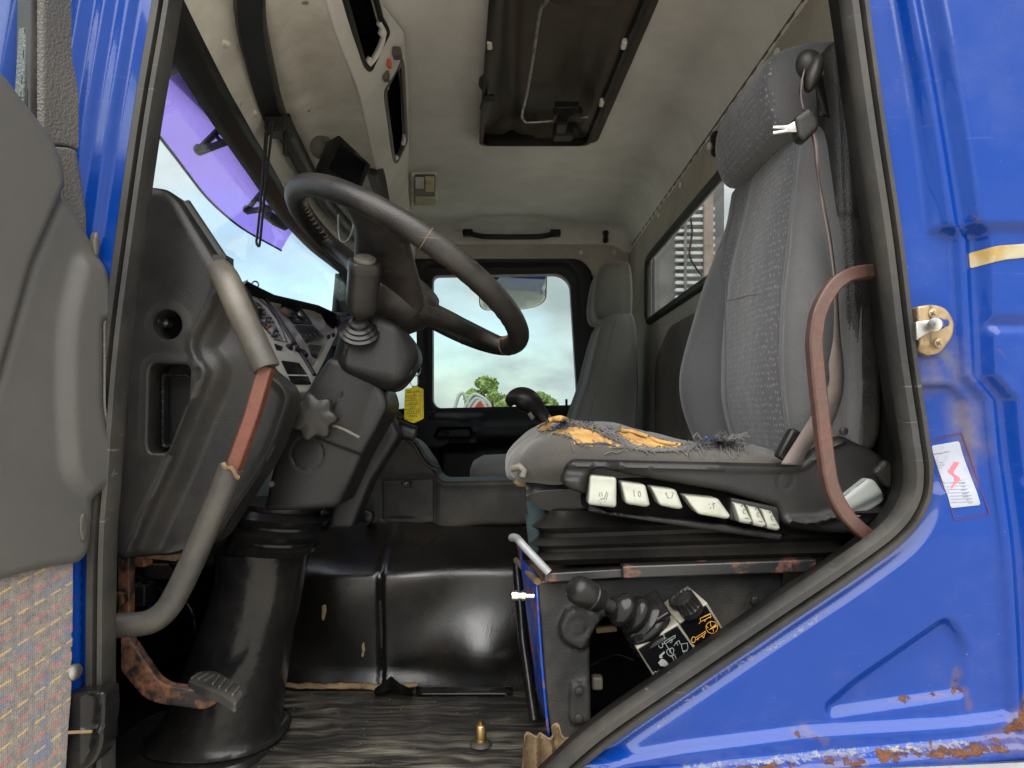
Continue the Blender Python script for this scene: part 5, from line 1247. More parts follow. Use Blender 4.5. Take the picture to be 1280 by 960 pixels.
part('rear_cap', relief(YP(1.028), rnd([(1092, 590), (1108, 574), (1124, 586), (1130, 602), (1112, 612)], 5), None, res=6, r=.006, wall=.03), m_black, seat, smooth=50)
lev = part('recline_lever', relief(YP(1.018), rnd([(1050, 626), (1086, 598), (1094, 600), (1111, 624), (1108, 630), (1068, 656), (1058, 650)], [4, 5, 4, 5, 5, 8, 6]), lambda q: -.010 * sst(0, 14, (q[:, 1] - 640) + (q[:, 0] - 1050) * .5), res=4, r=.005, wall=.03), m_whitegrey, seat, smooth=45)
# switches
pW = YP(1.030)
def switch(poly, r, lean, label, marks, w=.62):
    cx = np.mean([p[0] for p in poly]); cy = np.mean([p[1] for p in poly])
    y0 = min(p[1] for p in poly); y1 = max(p[1] for p in poly)
    hf = lambda q: .012 * sst(y0 - 2, y1, q[:, 1] - (q[:, 0] - cx) * lean) - .004 * sst(y1 - 7, y1 + 3, q[:, 1] - (q[:, 0] - cx) * lean)
    s_ = part('switch', relief(pW, rnd(poly, r), hf, res=2.5, r=.0035, wall=.03), m_white, seat, smooth=45, label=label)
    part('symbol', G().add(*(lambda gg: (gg.v, gg.f))(relief_marks(marks, hf, w))), m_print, s_, smooth=0)
def relief_marks(lines, hf, w):
    g = G()
    for ln in lines:
        for a, b in zip(ln[:-1], ln[1:]):
            a = np.asarray(a, float); b = np.asarray(b, float); d = b - a; d /= max(np.linalg.norm(d), 1e-6); n = np.array((-d[1], d[0])) * w / 2
            q = np.array([a - n, b - n, b + n, a + n]); g.add(pW.arr(q, hf(q) + .0009), [(0, 1, 2, 3)])
    return g
switch([(738, 594), (771, 597), (769, 634), (734, 630)], 4, .06, 'tall ivory rocker switch with heater symbol', [[(757.5, 613.5), (754.5, 622), (749, 623)], [(759, 615), (756.5, 624)], [(752, 614), (751, 616.5), (752.5, 619)], [(749, 615), (748, 617.5), (749.3, 620)], [(747, 625), (748, 625)], [(750, 626), (751, 626)], [(754, 626), (755.5, 626)], [(748.5, 628), (750, 628)]])
switch([(776, 602), (807, 606), (811, 631), (806, 633), (781, 629)], 4, .12, 'ivory rocker switch marked with one and zero', [[(791.5, 612), (791.8, 620)], [tuple(p) for p in circ(798.3, 616.8, 1.6, 3.2, 10)] + [(799.9, 616.8)]])
switch([(813, 608), (845, 612), (852, 634), (847, 636), (823, 631), (818, 619)], 4, .12, 'ivory rocker switch with seat symbol', [[(832, 616), (833, 621), (836, 622)], [(838, 622), (841, 616), (839, 615)], [(832, 615), (831, 617)]])
switch([(855, 619), (898, 623), (911, 644), (907, 648), (871, 642), (863, 632)], 4, .12, 'wide ivory rocker switch with seat symbol', [[(886, 629), (885, 630)], [(887, 633), (886, 635)], [(889, 629), (891, 631), (890, 635)], [(890, 628), (893, 629)]])
part('switch_bezel', relief(YP(1.040), rnd([(914, 622), (974, 634), (976, 664), (912, 650)], 3), None, res=6, r=.003, wall=.03), m_blackfine, seat, smooth=40)
for k in range(3):
    dx, dy = k * 17.3, k * 4.0
    switch([(917 + dx, 628 + dy), (930 + dx, 631 + dy), (938 + dx, 651 + dy), (934 + dx, 654.5 + dy), (922 + dx, 652 + dy)], 2.2, .2, None, [[(925.5 + dx, 631.5 + dy), (928 + dx, 632 + dy)], [(927 + dx, 630 + dy), (926.6 + dx, 633 + dy)], [(927 + dx, 637 + dy), (928 + dx, 641 + dy), (930 + dx, 641 + dy)], [(928 + dx, 636 + dy), (930 + dx, 637 + dy)], [(928 + dx, 646 + dy), (933 + dx, 647 + dy)]], .7)
# black seat frame under the cushion, suspension bellows
part('seat_frame', G().loft([[Vector((x, y, z)) for y, z in ((1.12, zt), (1.10, zt - .03), (1.105, zb), (1.46, zb), (1.48, zt - .03), (1.46, zt))] for x, zt, zb in ((.022, -.100, -.125), (.045, -.090, -.150), (.12, -.085, -.165), (.5, -.085, -.19))]), m_rubberg, seat, bevel=.008, smooth=50)
bl = []
def brect(x0, x1, y0, y1, z, tilt, n=10):
    out = []
    for a, b in rnd([(x0, y0), (x1, y0), (x1, y1), (x0, y1)], .04, 4): out.append(Vector((a, b, z + tilt * (a - x0) + .003 * noise.noise((a * 9, b * 9, z * 30)))))
    return out
for z, i in ((-.150, .020), (-.165, .012), (-.176, -.006), (-.186, .010), (-.192, .010), (-.202, -.008), (-.211, .008), (-.216, .008), (-.226, -.006), (-.236, .010)):
    bl.append(brect(.035 + i, .53, 1.075 + i * .8, 1.45, z, .03))
part('suspension_bellows', G().loft(bl), m_bellows, seat, smooth=45)
# rails
part('slide_rail', G().box((.32, 1.075, -.236), (.30, .03, .020), Matrix.Rotation(-.035, 3, 'Y')), m_rustrail, seat, bevel=.003)
part('slide_rail', G().box((.12, 1.085, -.248), (.14, .03, .014), Matrix.Rotation(-.06, 3, 'Y')).box((.30, 1.10, -.222), (.28, .03, .010), Matrix.Rotation(-.03, 3, 'Y')), m_rustrail, seat, bevel=.002)
part('release_bar', G().tube(crv([P(640, 672, 1.12), P(646, 673, 1.10), P(656, 684, 1.08), P(686, 716, 1.07)], 5), .0065, 10), m_silver, seat, smooth=60)
# black shell behind the backrest carrying the belt guide
plH = YP(1.045)
SH = rnd([(1034, 60), (1040, 50), (1052, 47), (1066, 52), (1082, 180), (1088, 272), (1096, 380), (1104, 460), (1103, 540), (1092, 566), (1040, 560), (1030, 560), (1046, 470), (1052, 400), (1046, 270), (1040, 160)], [8, 6, 6, 8, 20, 10, 10, 20, 20, 10, 6, 6, 20, 20, 20, 20])
def hH(q):
    x, y = q[:, 0], q[:, 1]
    c = np.interp(y, [50, 160, 270, 380, 470], [1046, 1052, 1056, 1062, 1070])
    h = -.012 * sst(c - 2, c - 12, x) - .003 * sst(266, 270, y) + .004 * sst(c + 2, c + 6, x)
    h -= .0016 * np.exp(-(sdpoly(circ(1071, 437, 6), q) / 1.1) ** 2) + .0016 * np.exp(-(sdpoly(circ(1074, 481, 6), q) / 1.1) ** 2)
    return h
part('back_shell', relief(plH, SH, hH, res=3.5, r=.010, wall=.38), m_black, seat, smooth=55)
part('shell_screw', G().lathe(P(1054, 539, 1.03), (0, -1, 0), [(0, .006), (.004, .006), (.005, .004)], 12), m_knob, seat, smooth=40)
part('foam_backing', relief(YP(1.06), rnd([(1028, 70), (1034, 66), (1038, 100), (1036, 118), (1032, 110)], 3), None, res=5, r=.006, wall=.04), m_silent, seat, smooth=50)
Rg = Matrix.Rotation(-.35, 3, 'Y')
part('belt_guide', G().ball(P(1012, 82, 1.035), .0235, 18, (.85, .7, 1.05), Rg), m_knob, seat, smooth=60)
part('guide_loop', G().ball(P(1017, 92, 1.012), .0265, 18, (.42, .5, 1.1), Matrix.Rotation(.32, 3, 'Y')), m_knob, seat, smooth=60)

# seat belt
sb = thing('seat_belt', 'dusty dark seat belt with its metal tongue hanging beside the driver backrest', 'seat belt', P(1000, 575, 1.03))
def ribbon(pts, th=.0014):
    """pts: list of (left px,py, right px,py, depthL, depthR)"""
    pts = [np.array(p, float) for p in pts]; rows = []
    for p in crv(pts, 6): rows.append([P(p[0], p[1], p[4]), P((p[0] + p[2]) / 2, (p[1] + p[3]) / 2, (p[4] + p[5]) / 2 - .002), P(p[2], p[3], p[5])])
    return G().grid(rows)
part('webbing', ribbon([(1006, 86, 1002, 98, 1.01, 1.03), (1003, 100, 999, 112, 1.0, 1.04), (1001, 120, 1004, 134, 1.0, 1.03), (1004, 136, 1008, 142, 1.0, 1.02)]), m_webbing, sb, smooth=60, solid=.0016)
part('webbing', ribbon([(1016, 100, 1028, 96, 1.04, 1.05), (1022, 122, 1036, 142, 1.045, 1.05), (1024, 146, 1038, 146, 1.05, 1.06)]), m_blackfine, sb, smooth=60, solid=.0016)
part('webbing', ribbon([(1008, 150, 1018, 160, 1.0, 1.0), (1016, 176, 1022, 184, 1.0, .995), (1020, 210, 1024, 220, 1.0, 1.0), (1026, 250, 1030, 252, 1.005, 1.01), (1036, 300, 1039, 300, 1.01, 1.03), (1043, 360, 1046, 360, 1.01, 1.03), (1042, 420, 1050, 420, 1.01, 1.03), (1036, 455, 1054, 455, 1.01, 1.03), (1036, 480, 1053, 490, 1.012, 1.03), (1020, 510, 1040, 530, 1.015, 1.03), (994, 552, 1012, 560, 1.02, 1.03), (976, 580, 1002, 582, 1.022, 1.03)]), m_webbing, sb, smooth=60, solid=.0016)
tg_ = part('tongue', relief(YP(.992), rnd([(994, 146), (1012, 133), (1020, 138), (1025, 150), (1024, 160), (1008, 176), (999, 172)], [4, 4, 3, 4, 4, 5, 4]), None, res=4, r=.005, wall=.014), m_knob, sb, smooth=45)
part('blade', relief(YP(.996), rnd([(967, 157), (985, 156), (996, 150), (1000, 165), (986, 165), (967, 168), (966, 164), (982, 161.5), (966, 160.5)], 1), None, res=6, r=.0008, wall=.003), m_steel, tg_, smooth=40)
part('buckle', G().box(P(985, 556, 1.05), (.02, .02, .05), Matrix.Rotation(.5, 3, 'Y')), m_knob, sb, bevel=.005)

# rust-brown grab bar on the rear post
rg_ = thing('post_grab_handle', 'bent grab bar with its coating worn to reddish brown beside the driver seat', 'grab handle', P(1088, 676, .98))
pth = crv([P(1098, 340, 1.0), P(1076, 341, .985), P(1055, 347, .975), P(1038, 362, .972), P(1024, 388, .972), P(1019, 412, .972), P(1018, 440, .972), P(1026, 520, .972), P(1033, 580, .972), P(1040, 613, .972), P(1054, 640, .972), P(1072, 660, .972), P(1092, 676, .98)], 6)
part('bar', G().tube(pth, .0098, shape=[(1, .75), (.75, 1), (-.75, 1), (-1, .75), (-1, -.75), (-.75, -1), (.75, -1), (1, -.75)], up=(0, -1, 0)), m_redbar2, rg_, smooth=30)
part('bar_end', G().tube([P(1104, 340, 1.005), P(1089, 340, .992)], .0108, 10), m_black, rg_, smooth=40)
part('fixing_plate', G().box(P(1095, 360, 1.0), (.01, .02, .03)), m_silver, rg_, bevel=.002)

# ================================================================ SEAT BOX AND PARKING BRAKE
bx = thing('seat_box', 'dark grey seat base box with a blue rusty front under the driver seat', 'seat base', (.22, 1.25, FLOOR))
pX = Plane((0.2, 1.10, -.3), (0, 1, -.10))
BOX = rnd([(672, 728), (970, 711), (980, 716), (978, 790), (900, 860), (870, 876), (838, 862), (820, 800), (800, 780), (768, 766), (745, 778), (737, 800), (739, 935), (692, 935), (684, 880)], [3, 6, 6, 8, 8, 8, 8, 8, 16, 10, 10, 10, 4, 4, 30])
def hX(q):
    h = .006 * fbm(q, .03, 2) - .002
    h -= .002 * np.exp(-(sdpoly(circ(943, 750, 7), q) / 1.2) ** 2)
    h += .012 * sst(2, -4, sdpoly([tuple(p) for p in rnd([(697, 783), (706, 762), (722, 756), (740, 760), (752, 768), (752, 776), (738, 796), (733, 812), (718, 810), (702, 800)], 8)], q))
    h -= .002 * np.exp(-(sdpoly(circ(722, 783, 11), q) / 1.2) ** 2)
    h += .008 * sst(2, -3, sdpoly(rnd([(712, 856), (716, 851), (732, 850), (739, 856), (739, 902), (716, 906), (711, 898)], 4), q))
    return h
bs = part('side_panel', relief(pX, BOX, hX, res=3.5, r=.004, wall=.03), m_console, bx, smooth=45)
for x, y, r in ((943, 750, .006), (723, 862, .0055), (723, 895, .0055)):
    part('screw', G().lathe(pX.at(x, y, .004 if x > 800 else .010), -pX.n, [(0, r * 1.3), (.002, r * 1.2), (.003, r * .6)], 14), m_black, bs, smooth=35)
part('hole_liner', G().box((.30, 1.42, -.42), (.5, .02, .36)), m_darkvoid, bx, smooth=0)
g = G(); rows = []
for k in range(9):
    t = k / 8; a = pX.at(671 + 16 * t ** 1.3, 728 + 206 * t, -.002); b = P(645 + 26 * t, 700 + 205 * t, 1.40); b.z = a.z + .01
    rows.append([a.lerp(b, s_) + Vector((.006 * math.sin(s_ * 9), 0, 0)) for s_ in np.linspace(0, 1, 9)])
part('front_panel', g.grid(rows), m_rustblue, bx, smooth=50, solid=.004)
part('top_edge', G().tube([pX.at(672, 727, .0), P(645, 700, 1.42)], .006, 6).slab([pX.at(673, 727, -.002), P(647, 700, 1.42), P(700, 700, 1.42), pX.at(760, 722, -.002)], (0, 0, -.004)), m_rag, bx, smooth=40)
part('front_rubber', G().tube([P(646, 704, 1.40), P(654, 800, 1.36), P(668, 900, 1.30)], .010, 8), m_rubberg, bx, smooth=60)
part('air_fitting', G().lathe(P(668, 745, 1.12), (-1, .1, 0), [(0, .005), (.014, .005), (.014, .0085), (.020, .0085), (.020, .007), (.026, .007), (.026, .0085), (.036, .0085), (.038, .006)], 16), m_chrome, bx, smooth=35)
part('inner_cable', G().tube(crv([pX.at(745, 800, -.06), pX.at(772, 792, -.07), pX.at(800, 795, -.08)], 5), .003, 6).tube(crv([pX.at(742, 850, -.08), pX.at(780, 838, -.10), pX.at(806, 845, -.10)], 5), .0025, 6), m_rubberg, bx, smooth=60)
part('inner_bracket', G().box(pX.at(763, 794, -.05), (.035, .012, .010), Matrix.Rotation(-.1, 3, 'Y')), m_rag, bx, bevel=.002)
part('inner_nut', G().box(pX.at(752, 866, -.06), (.018, .02, .022)), m_lampdark, bx, bevel=.004)
# parking brake lever unit
pb = thing('parking_brake', 'parking brake lever with ribbed bellows and two printed plates', 'parking brake', P(850, 850, 1.06))
pk1 = Plane.pts(P(795, 810, 1.035), P(848, 779, 1.035), P(838, 870, 1.055))
pl1 = [(795, 810), (848, 779), (905, 858), (850, 900)]
h1 = part('valve_housing', relief(pk1, rnd(pl1, 1.5), None, res=10, r=.002, wall=.07), m_housing, pb, smooth=40)
pk1f = Plane(pk1.p - pk1.n * .002, pk1.n)
part('printed_plate', relief(pk1f, rnd([(798, 812), (847, 783), (900, 857), (851, 893)], 1.5), None, res=10, r=.0004, wall=.0015), m_screen, h1, smooth=30)
def kk(x, y): return (780 + x / 6.857, 720 + y / 6.857)
W_ = [[kk(*p) for p in l] for l in (
    [(288, 585), (310, 558), (326, 570), (330, 606), (312, 614), (296, 600), (288, 585)], [(340, 560), (436, 505), (436, 525), (392, 550), (352, 578), (340, 560)], [(326, 500), (340, 500), (344, 540)], [(385, 548), (408, 540), (410, 560), (392, 570)], [(330, 580), (345, 574)],
    [(358, 585), (372, 610)], [(378, 612), (388, 634)], [(362, 645), (372, 625), (412, 612), (426, 628), (418, 668), (392, 684), (374, 670), (362, 645)], [(385, 630), (408, 660)], [(398, 620), (392, 655)], [(400, 690), (436, 668)], [(412, 690), (426, 722)], [(434, 680), (446, 712)],
    [(425, 595), (445, 565), (470, 550), (480, 580)], [(445, 565), (460, 590)], [(488, 580), (540, 572), (546, 615), (536, 632), (500, 640), (488, 580)], [(502, 645), (540, 638)], [(512, 648), (512, 690)], [(532, 645), (532, 690)], [(400, 752), (430, 722), (480, 700), (556, 690)],
    [(250, 830), (265, 812), (276, 820), (280, 848), (262, 850), (250, 830)], [(278, 820), (340, 785), (340, 800), (282, 835)], [(300, 830), (310, 820)], [(325, 815), (335, 805)])]
g = strokes(pk1f, W_, .75, .0012)
for poly in ([(300, 672), (310, 668), (340, 640), (348, 652), (322, 680), (330, 695), (300, 700)], [(290, 738), (318, 702), (345, 712), (372, 738), (345, 770), (310, 766)], [(340, 762), (362, 740), (420, 770), (400, 802)], [(272, 880), (290, 852), (360, 822), (310, 866)]):
    g.merge(flatpoly(pk1f, [kk(*p) for p in poly], .0018))
part('pictograms', g, m_whitegrey, h1, smooth=0)
part('maker_mark', flatpoly(pk1f, [kk(*p) for p in ((300, 930), (310, 900), (345, 875), (385, 862), (400, 875), (380, 905))], .0014).merge(textg('WABCO', Plane(pk1f.p, pk1f.n), *kk(316, 922), 3.9, -.52, .0024)), [m_grip], h1, smooth=0)
m_gold = mat('gold print', srgb(206, 150, 62), 0.5)
pk2 = Plane.pts(P(849, 779, 1.035), P(884, 754, 1.04), P(875, 825, 1.055))
h2 = part('valve_housing', relief(pk2, rnd([(849, 778), (884, 753), (912, 799), (930, 830), (895, 856)], 1.5), None, res=10, r=.002, wall=.06), m_housing, pb, smooth=40)
pk2f = Plane(pk2.p - pk2.n * .002, pk2.n)
part('printed_plate', relief(pk2f, rnd([(850.5, 780.5), (882.5, 757), (909, 798), (926, 828), (894, 850)], 1.5), None, res=10, r=.0004, wall=.0015), m_screen, h2, smooth=30)
Gd = [[kk(*p) for p in l] for l in ([(640, 405), (655, 385), (650, 360), (735, 318), (742, 345), (660, 385)], [(680, 372), (690, 386), (700, 365)], [(720, 350), (735, 356), (742, 340)], [(665, 355), (730, 325)], [(575, 545), (585, 518), (605, 520), (610, 545), (600, 565), (582, 568), (575, 545)], [(612, 525), (694, 470), (696, 485), (640, 525), (615, 542)], [(665, 512), (678, 528), (688, 500)], [(625, 545), (635, 535)]) ] + [[tuple(p) for p in circ(*kk(750, 437), 7.3, 7.5, 20)] + [circ(*kk(750, 437), 7.3, 7.5, 20)[0]]] + [[kk(735, 392), kk(742, 430)], [kk(765, 470), kk(758, 450)], [kk(702, 425), kk(718, 440)]]
g = strokes(pk2f, Gd, .75, .0012).merge(flatpoly(pk2f, [kk(712, 462), kk(780, 408), kk(790, 430)], .0018))
part('pictograms', g, m_gold, h2, smooth=0)
part('maker_mark', flatpoly(pk2f, [kk(*p) for p in ((655, 690), (665, 655), (710, 625), (748, 628), (740, 655))], .0014), m_gold, h2, smooth=0)
part('maker_lettering', textg('WABCO', pk2f, *kk(672, 682), 3.6, -.52, .0024), m_screen, h2, smooth=0)
# ribbed knob and button
kn = part('ribbed_knob', G().lathe(P(864, 762, 1.035), P(850, 745, 1.03) - P(866, 768, 1.04), [(-.004, .018), (.006, .018), (.008, .016), (.024, .0145), (.026, .010)], 24), m_knob, pb, smooth=40)
ka = (P(850, 745, 1.03) - P(866, 768, 1.04)).normalized(); ku = ka.orthogonal().normalized(); kw = ka.cross(ku)
for k in range(14):
    t = 2 * math.pi * k / 14; d = ku * math.cos(t) + kw * math.sin(t); c = P(864, 762, 1.035)
    part('rib', G().tube([c + d * .0162 + ka * .006, c + d * .0150 + ka * .026], .0022, 5), m_knob, kn, smooth=50)
part('side_button', G().ball(P(846, 752, 1.065), .013, 12), m_black, pb, smooth=60)
# lever: knob, stem, bellows
kA, kB = P(718, 735, 1.0), P(752, 752, 1.02); ax = (kB - kA).normalized(); Lk = (kB - kA).length
part('lever_knob', G().lathe(kA, ax, [(-.006, .008), (-.003, .016), (.004, .0205), (.018, .0215), (.030, .0205), (.031, .019), (.033, .0205), (Lk - .004, .018), (Lk, .014)], 26), m_knob, pb, smooth=40)
part('lever_stem', G().tube([kB, P(768, 760, 1.03)], .009, 12), m_black, pb, smooth=50)
g = []; n = 26; c0, c1, c2 = P(764, 758, 1.03), P(794, 770, 1.05), P(822, 803, 1.07)
pts = crv([c0, c1, P(810, 784, 1.06), c2], 10); M_ = len(pts)
for i in range(M_):
    t = i / (M_ - 1); p = Vector(pts[i]); tt = (Vector(pts[min(i + 1, M_ - 1)]) - Vector(pts[max(i - 1, 0)])).normalized()
    u = Vector((0, -1, 0)); u = (u - tt * u.dot(tt)).normalized(); w = tt.cross(u)
    tri = abs(((t * 6.5) % 1) - .5) * 2
    r = np.interp(t, [0, .12, .5, .8, 1], [.013, .024, .035, .038, .040]) + .0065 * (tri - .5) * (1 if t < .9 else .2)
    g.append([p + u * (r * .8 * math.cos(a)) + w * (r * math.sin(a)) for a in np.linspace(0, 2 * math.pi, n + 1)[:-1]])
part('bellows', G().loft(g), m_rubberg, pb, smooth=50)
part('bellows_foot', relief(Plane.pts(P(790, 800, 1.037), P(846, 772, 1.037), P(800, 812, 1.05)), rnd([(788, 797), (836, 766), (841, 770), (791, 802)], 2), None, res=8, r=.003, wall=.05), m_rubberg, pb, smooth=45)
# ================================================================ ROOF FITTINGS
hp = lambda x, y, z=ZR: PZ(x, y, z)
ht = thing('roof_hatch', 'dark recessed roof hatch with a bent lever rod and black latch', 'roof hatch', (.10, 1.8, ZR))
flH = Flat((0, 0, ZR + .045), (1, 0, 0), (0, 1, 0), (0, 0, 1))
def hHt(q):
    x, y = q[:, 0], q[:, 1]
    h = -.012 * sst(.03, .05, np.abs(x + .01)) * 0
    e = sdpoly(HATCH, q); h = .03 * sst(-.07, -.02, e)
    h -= .015 * np.exp(-((x - .0) / .02) ** 2) * 1 + .0
    h += .012 * sst(-.11, -.085, e) * sst(.06, .08, x)
    return h + .004 * fbm(q, 9, 2)
m_hatch = mat('dusty dark brown hatch plastic', srgb(66, 60, 52), 0.5, c2=srgb(44, 41, 38), sc2=6, lo=.35, hi=.65, dust=(srgb(120, 108, 90), .25))
part('lid', relief(flH, rnd([(-.13, 2.28), (.28, 2.28), (.33, 1.26), (-.06, 1.26)], .04), hHt, res=.012, r=0, wall=.0), m_hatch, ht, smooth=60)
fpts = rnd(HATCH, .035, 6)
g = G(); rows = []
for d, zz in ((0, ZR - .016), (.012, ZR - .020), (.014, ZR + .05)):
    cx_, cy_ = np.mean(HATCH, 0); rows.append([Vector((p[0] - d * math.copysign(1, p[0] - .1), p[1] - d * math.copysign(1, p[1] - 1.78), zz)) for p in fpts] )
rows = [r + [r[0]] for r in rows]
part('frame', g.grid(rows), m_black, ht, smooth=50, solid=.005)
zr = ZR - .012
part('lever_rod', G().tube(crv([PZ(690, -20, zr), PZ(683, 2, zr), PZ(675, 14, zr), PZ(668, 60, zr), PZ(660, 110, zr), PZ(653, 142, zr), PZ(655, 150, zr), PZ(664, 153, zr), PZ(700, 150, zr), PZ(735, 146, zr)], 6), .0045, 8), m_steel, ht, smooth=60)
lt = part('latch', G().box(PZ(709, 143, ZR - .02), (.085, .05, .025)), m_black, ht, bevel=.006)
part('latch_catch', G().box(PZ(704, 165, ZR - .03), (.06, .05, .04)).box(PZ(702, 157, ZR - .045), (.03, .07, .022)), m_black, ht, bevel=.006)
part('latch_wedge', G().slab([PZ(693, 135, ZR - .036), PZ(724, 135, ZR - .036), PZ(707, 154, ZR - .05)], (0, 0, .02)), m_knob, lt, bevel=.003)
part('hinge_hook', G().tube(crv([PZ(604, 135, ZR - .02), PZ(608, 124, ZR - .03), PZ(618, 122, ZR - .03)], 4), .010, 8), m_black, ht, smooth=50)
part('grab_recess', relief(Flat((0, 0, ZR + .006), (1, 0, 0), (0, 1, 0), (0, 0, 1)), rnd([(.07, 1.36), (.25, 1.36), (.245, 1.52), (.08, 1.52)], .03), lambda q: -.01 * sst(-.01, -.02, sdpoly(rnd([(.07, 1.36), (.25, 1.36), (.245, 1.52), (.08, 1.52)], .03), q)), res=.012, r=.004, wall=.02), m_hatch, ht, smooth=50)
for x, y in ((612, 55), (780, 55), (752, 128)): part('frame_clip', G().box(PZ(x, y, ZR - .018), (.012, .03, .014)), m_header, ht, bevel=.003)
# ceiling lamp
lm = thing('ceiling_lamp', 'small rectangular ceiling lamp with a yellowed lens on the roof cloth', 'lamp', PZ(532, 240, ZR - .02))
def rq(x0, y0, x1, y1, z): return [PZ(x0, y0, z), PZ(x1, y0, z), PZ(x1, y1, z), PZ(x0, y1, z)]
part('surround', G().slab(rq(513, 220, 547, 259, ZR - .014), (0, 0, .02)), m_header, lm, bevel=.006)
part('body', G().slab(rq(518, 224, 544, 257, ZR - .026), (0, 0, .02)), m_lampdark, lm, bevel=.003)
part('lens', G().slab(rq(519, 247, 544, 257, ZR - .031), (0, 0, .015)), m_lampglass, lm, bevel=.003)
part('lens', G().slab(rq(531, 225, 543, 240, ZR - .032), (0, 0, .015)), m_lampglass, lm, bevel=.003)
part('lens', G().slab(rq(519, 225, 530, 236, ZR - .030), (0, 0, .012)), m_header, lm, bevel=.003)
# passenger grab handle
gh = thing('ceiling_grab_handle', 'long black grab handle on the roof edge above the far door', 'grab handle', P(640, 294, 3.2))
Yg = 3.17
part('bar', G().tube(crv([P(586, 291.5, Yg), P(600, 295, Yg - .02), P(615, 296, Yg - .02), P(665, 296, Yg - .02), P(680, 295, Yg - .02), P(695, 291.5, Yg)], 5), .0125, 10), m_knob, gh, smooth=60)
for x in (585, 694): part('mount', G().box(P(x, 291.5, Yg + .01), (.05, .05, .028)), m_knob, gh, bevel=.008)

# ================================================================ PASSENGER SEAT, GEAR LEVER
ps = thing('passenger_seat', 'dusty grey cloth passenger seat by the far door', 'seat', (.35, 2.8, -.45))
def pring(z, xf, xb, y0, y1, d=.0):
    ctl = [(xb, y0 + .03), (xb - .03, y0 + .002), ((xb + xf) / 2, y0), (xf + .02, y0 + .008), (xf, y0 + .04), (xf + .012, y0 + .10), (xf + .014 + d, (y0 + y1) / 2), (xf + .012, y1 - .10), (xf, y1 - .04), (xf + .02, y1 - .008), ((xb + xf) / 2, y1), (xb - .03, y1 - .002), (xb, y1 - .03)]
    return [Vector((p[0], p[1], z)) for p in crv(ctl, 4, closed=True)]
PL = [(-.20, .22, .46, 2.58, 3.02), (-.08, .225, .465, 2.57, 3.03), (.02, .245, .47, 2.57, 3.03), (.12, .28, .475, 2.57, 3.03), (.22, .305, .475, 2.575, 3.02), (.30, .325, .475, 2.59, 3.0), (.36, .345, .472, 2.61, 2.98), (.395, .37, .465, 2.64, 2.95), (.405, .40, .45, 2.68, 2.91)]
pbk = part('backrest', G().loft([pring(*[float(a) for a in c]) for c in crv(PL, 4)]), m_seatpass, ps, smooth=70)
part('seam_piping', G().tube([(np.interp(z, [l[0] for l in PL], [l[1] for l in PL]) + .05, np.interp(z, [l[0] for l in PL], [l[3] for l in PL]) - .0, z) for z in np.linspace(-.08, .36, 16)], .004, 6), m_seatpass, pbk, smooth=60)
HP = [(.37, .36, .46, 2.66, 2.92), (.385, .325, .462, 2.64, 2.94), (.44, .315, .465, 2.63, 2.95), (.52, .325, .465, 2.635, 2.945), (.575, .34, .462, 2.65, 2.93), (.602, .365, .455, 2.68, 2.90), (.608, .39, .44, 2.72, 2.86)]
part('headrest', G().loft([pring(*[float(a) for a in c]) for c in crv(HP, 4)]), m_seatpass, ps, smooth=70)
part('cushion', G().loft([[Vector((x, 2.80 + hw * math.copysign(abs(math.cos(t)) ** .6, math.cos(t)), zc + hh * math.copysign(abs(math.sin(t)) ** .7, math.sin(t)))) for t in np.linspace(0, 2 * math.pi, 41)[:-1]] for x, hw, hh, zc in ((-.165, .10, .02, -.225), (-.155, .19, .04, -.222), (-.12, .225, .055, -.218), (.0, .235, .058, -.215), (.25, .235, .06, -.22), (.40, .22, .06, -.23))]), m_seatpass, ps, smooth=70)
part('base', G().box((.15, 2.8, -.46), (.4, .36, .36)), m_black, ps, bevel=.02)
gv = thing('gear_lever', 'black gear lever with a bulbous knob rising behind the torn cushion', 'gear lever', P(740, 600, 1.75))
Yv = 1.78
g = G(); sec = []
for x, y, a, d in [tuple(c) for c in crv([(637, 508, 2, 0), (639, 502, 9, 0), (645, 499, 13.5, 0), (653, 499, 15.5, 0), (661, 502, 15, 0), (668, 508, 12.5, 0), (675, 516, 9.5, 0), (683, 527, 9, 0), (693, 541, 9.5, 0), (702, 553, 8, 0)], 4)]:
    sec.append((x, y, a))
ringsv = []
for i, (x, y, a) in enumerate(sec):
    x2, y2, _ = sec[min(i + 1, len(sec) - 1)]; x1, y1, _ = sec[max(i - 1, 0)]; d = np.array((x2 - x1, y2 - y1)); d = d / np.linalg.norm(d); n_ = np.array((-d[1], d[0]))
    c = P(x, y, Yv); R = a / F * Yv
    ringsv.append([c + Vector((n_[0] * math.cos(t) * R, math.sin(t) * R * 1.05, -n_[1] * math.cos(t) * R)) for t in np.linspace(0, 2 * math.pi, 25)[:-1]])
part('knob', G().loft(ringsv), m_knob, gv, smooth=60)
part('splitter_switch', G().box(P(664, 520, Yv - .022), (.012, .008, .020), Matrix.Rotation(-.6, 3, 'Y')), m_grip, gv, bevel=.002)
part('stem', G().tube([P(700, 550, Yv), P(740, 610, Yv)], .012, 10), m_black, gv, smooth=60)

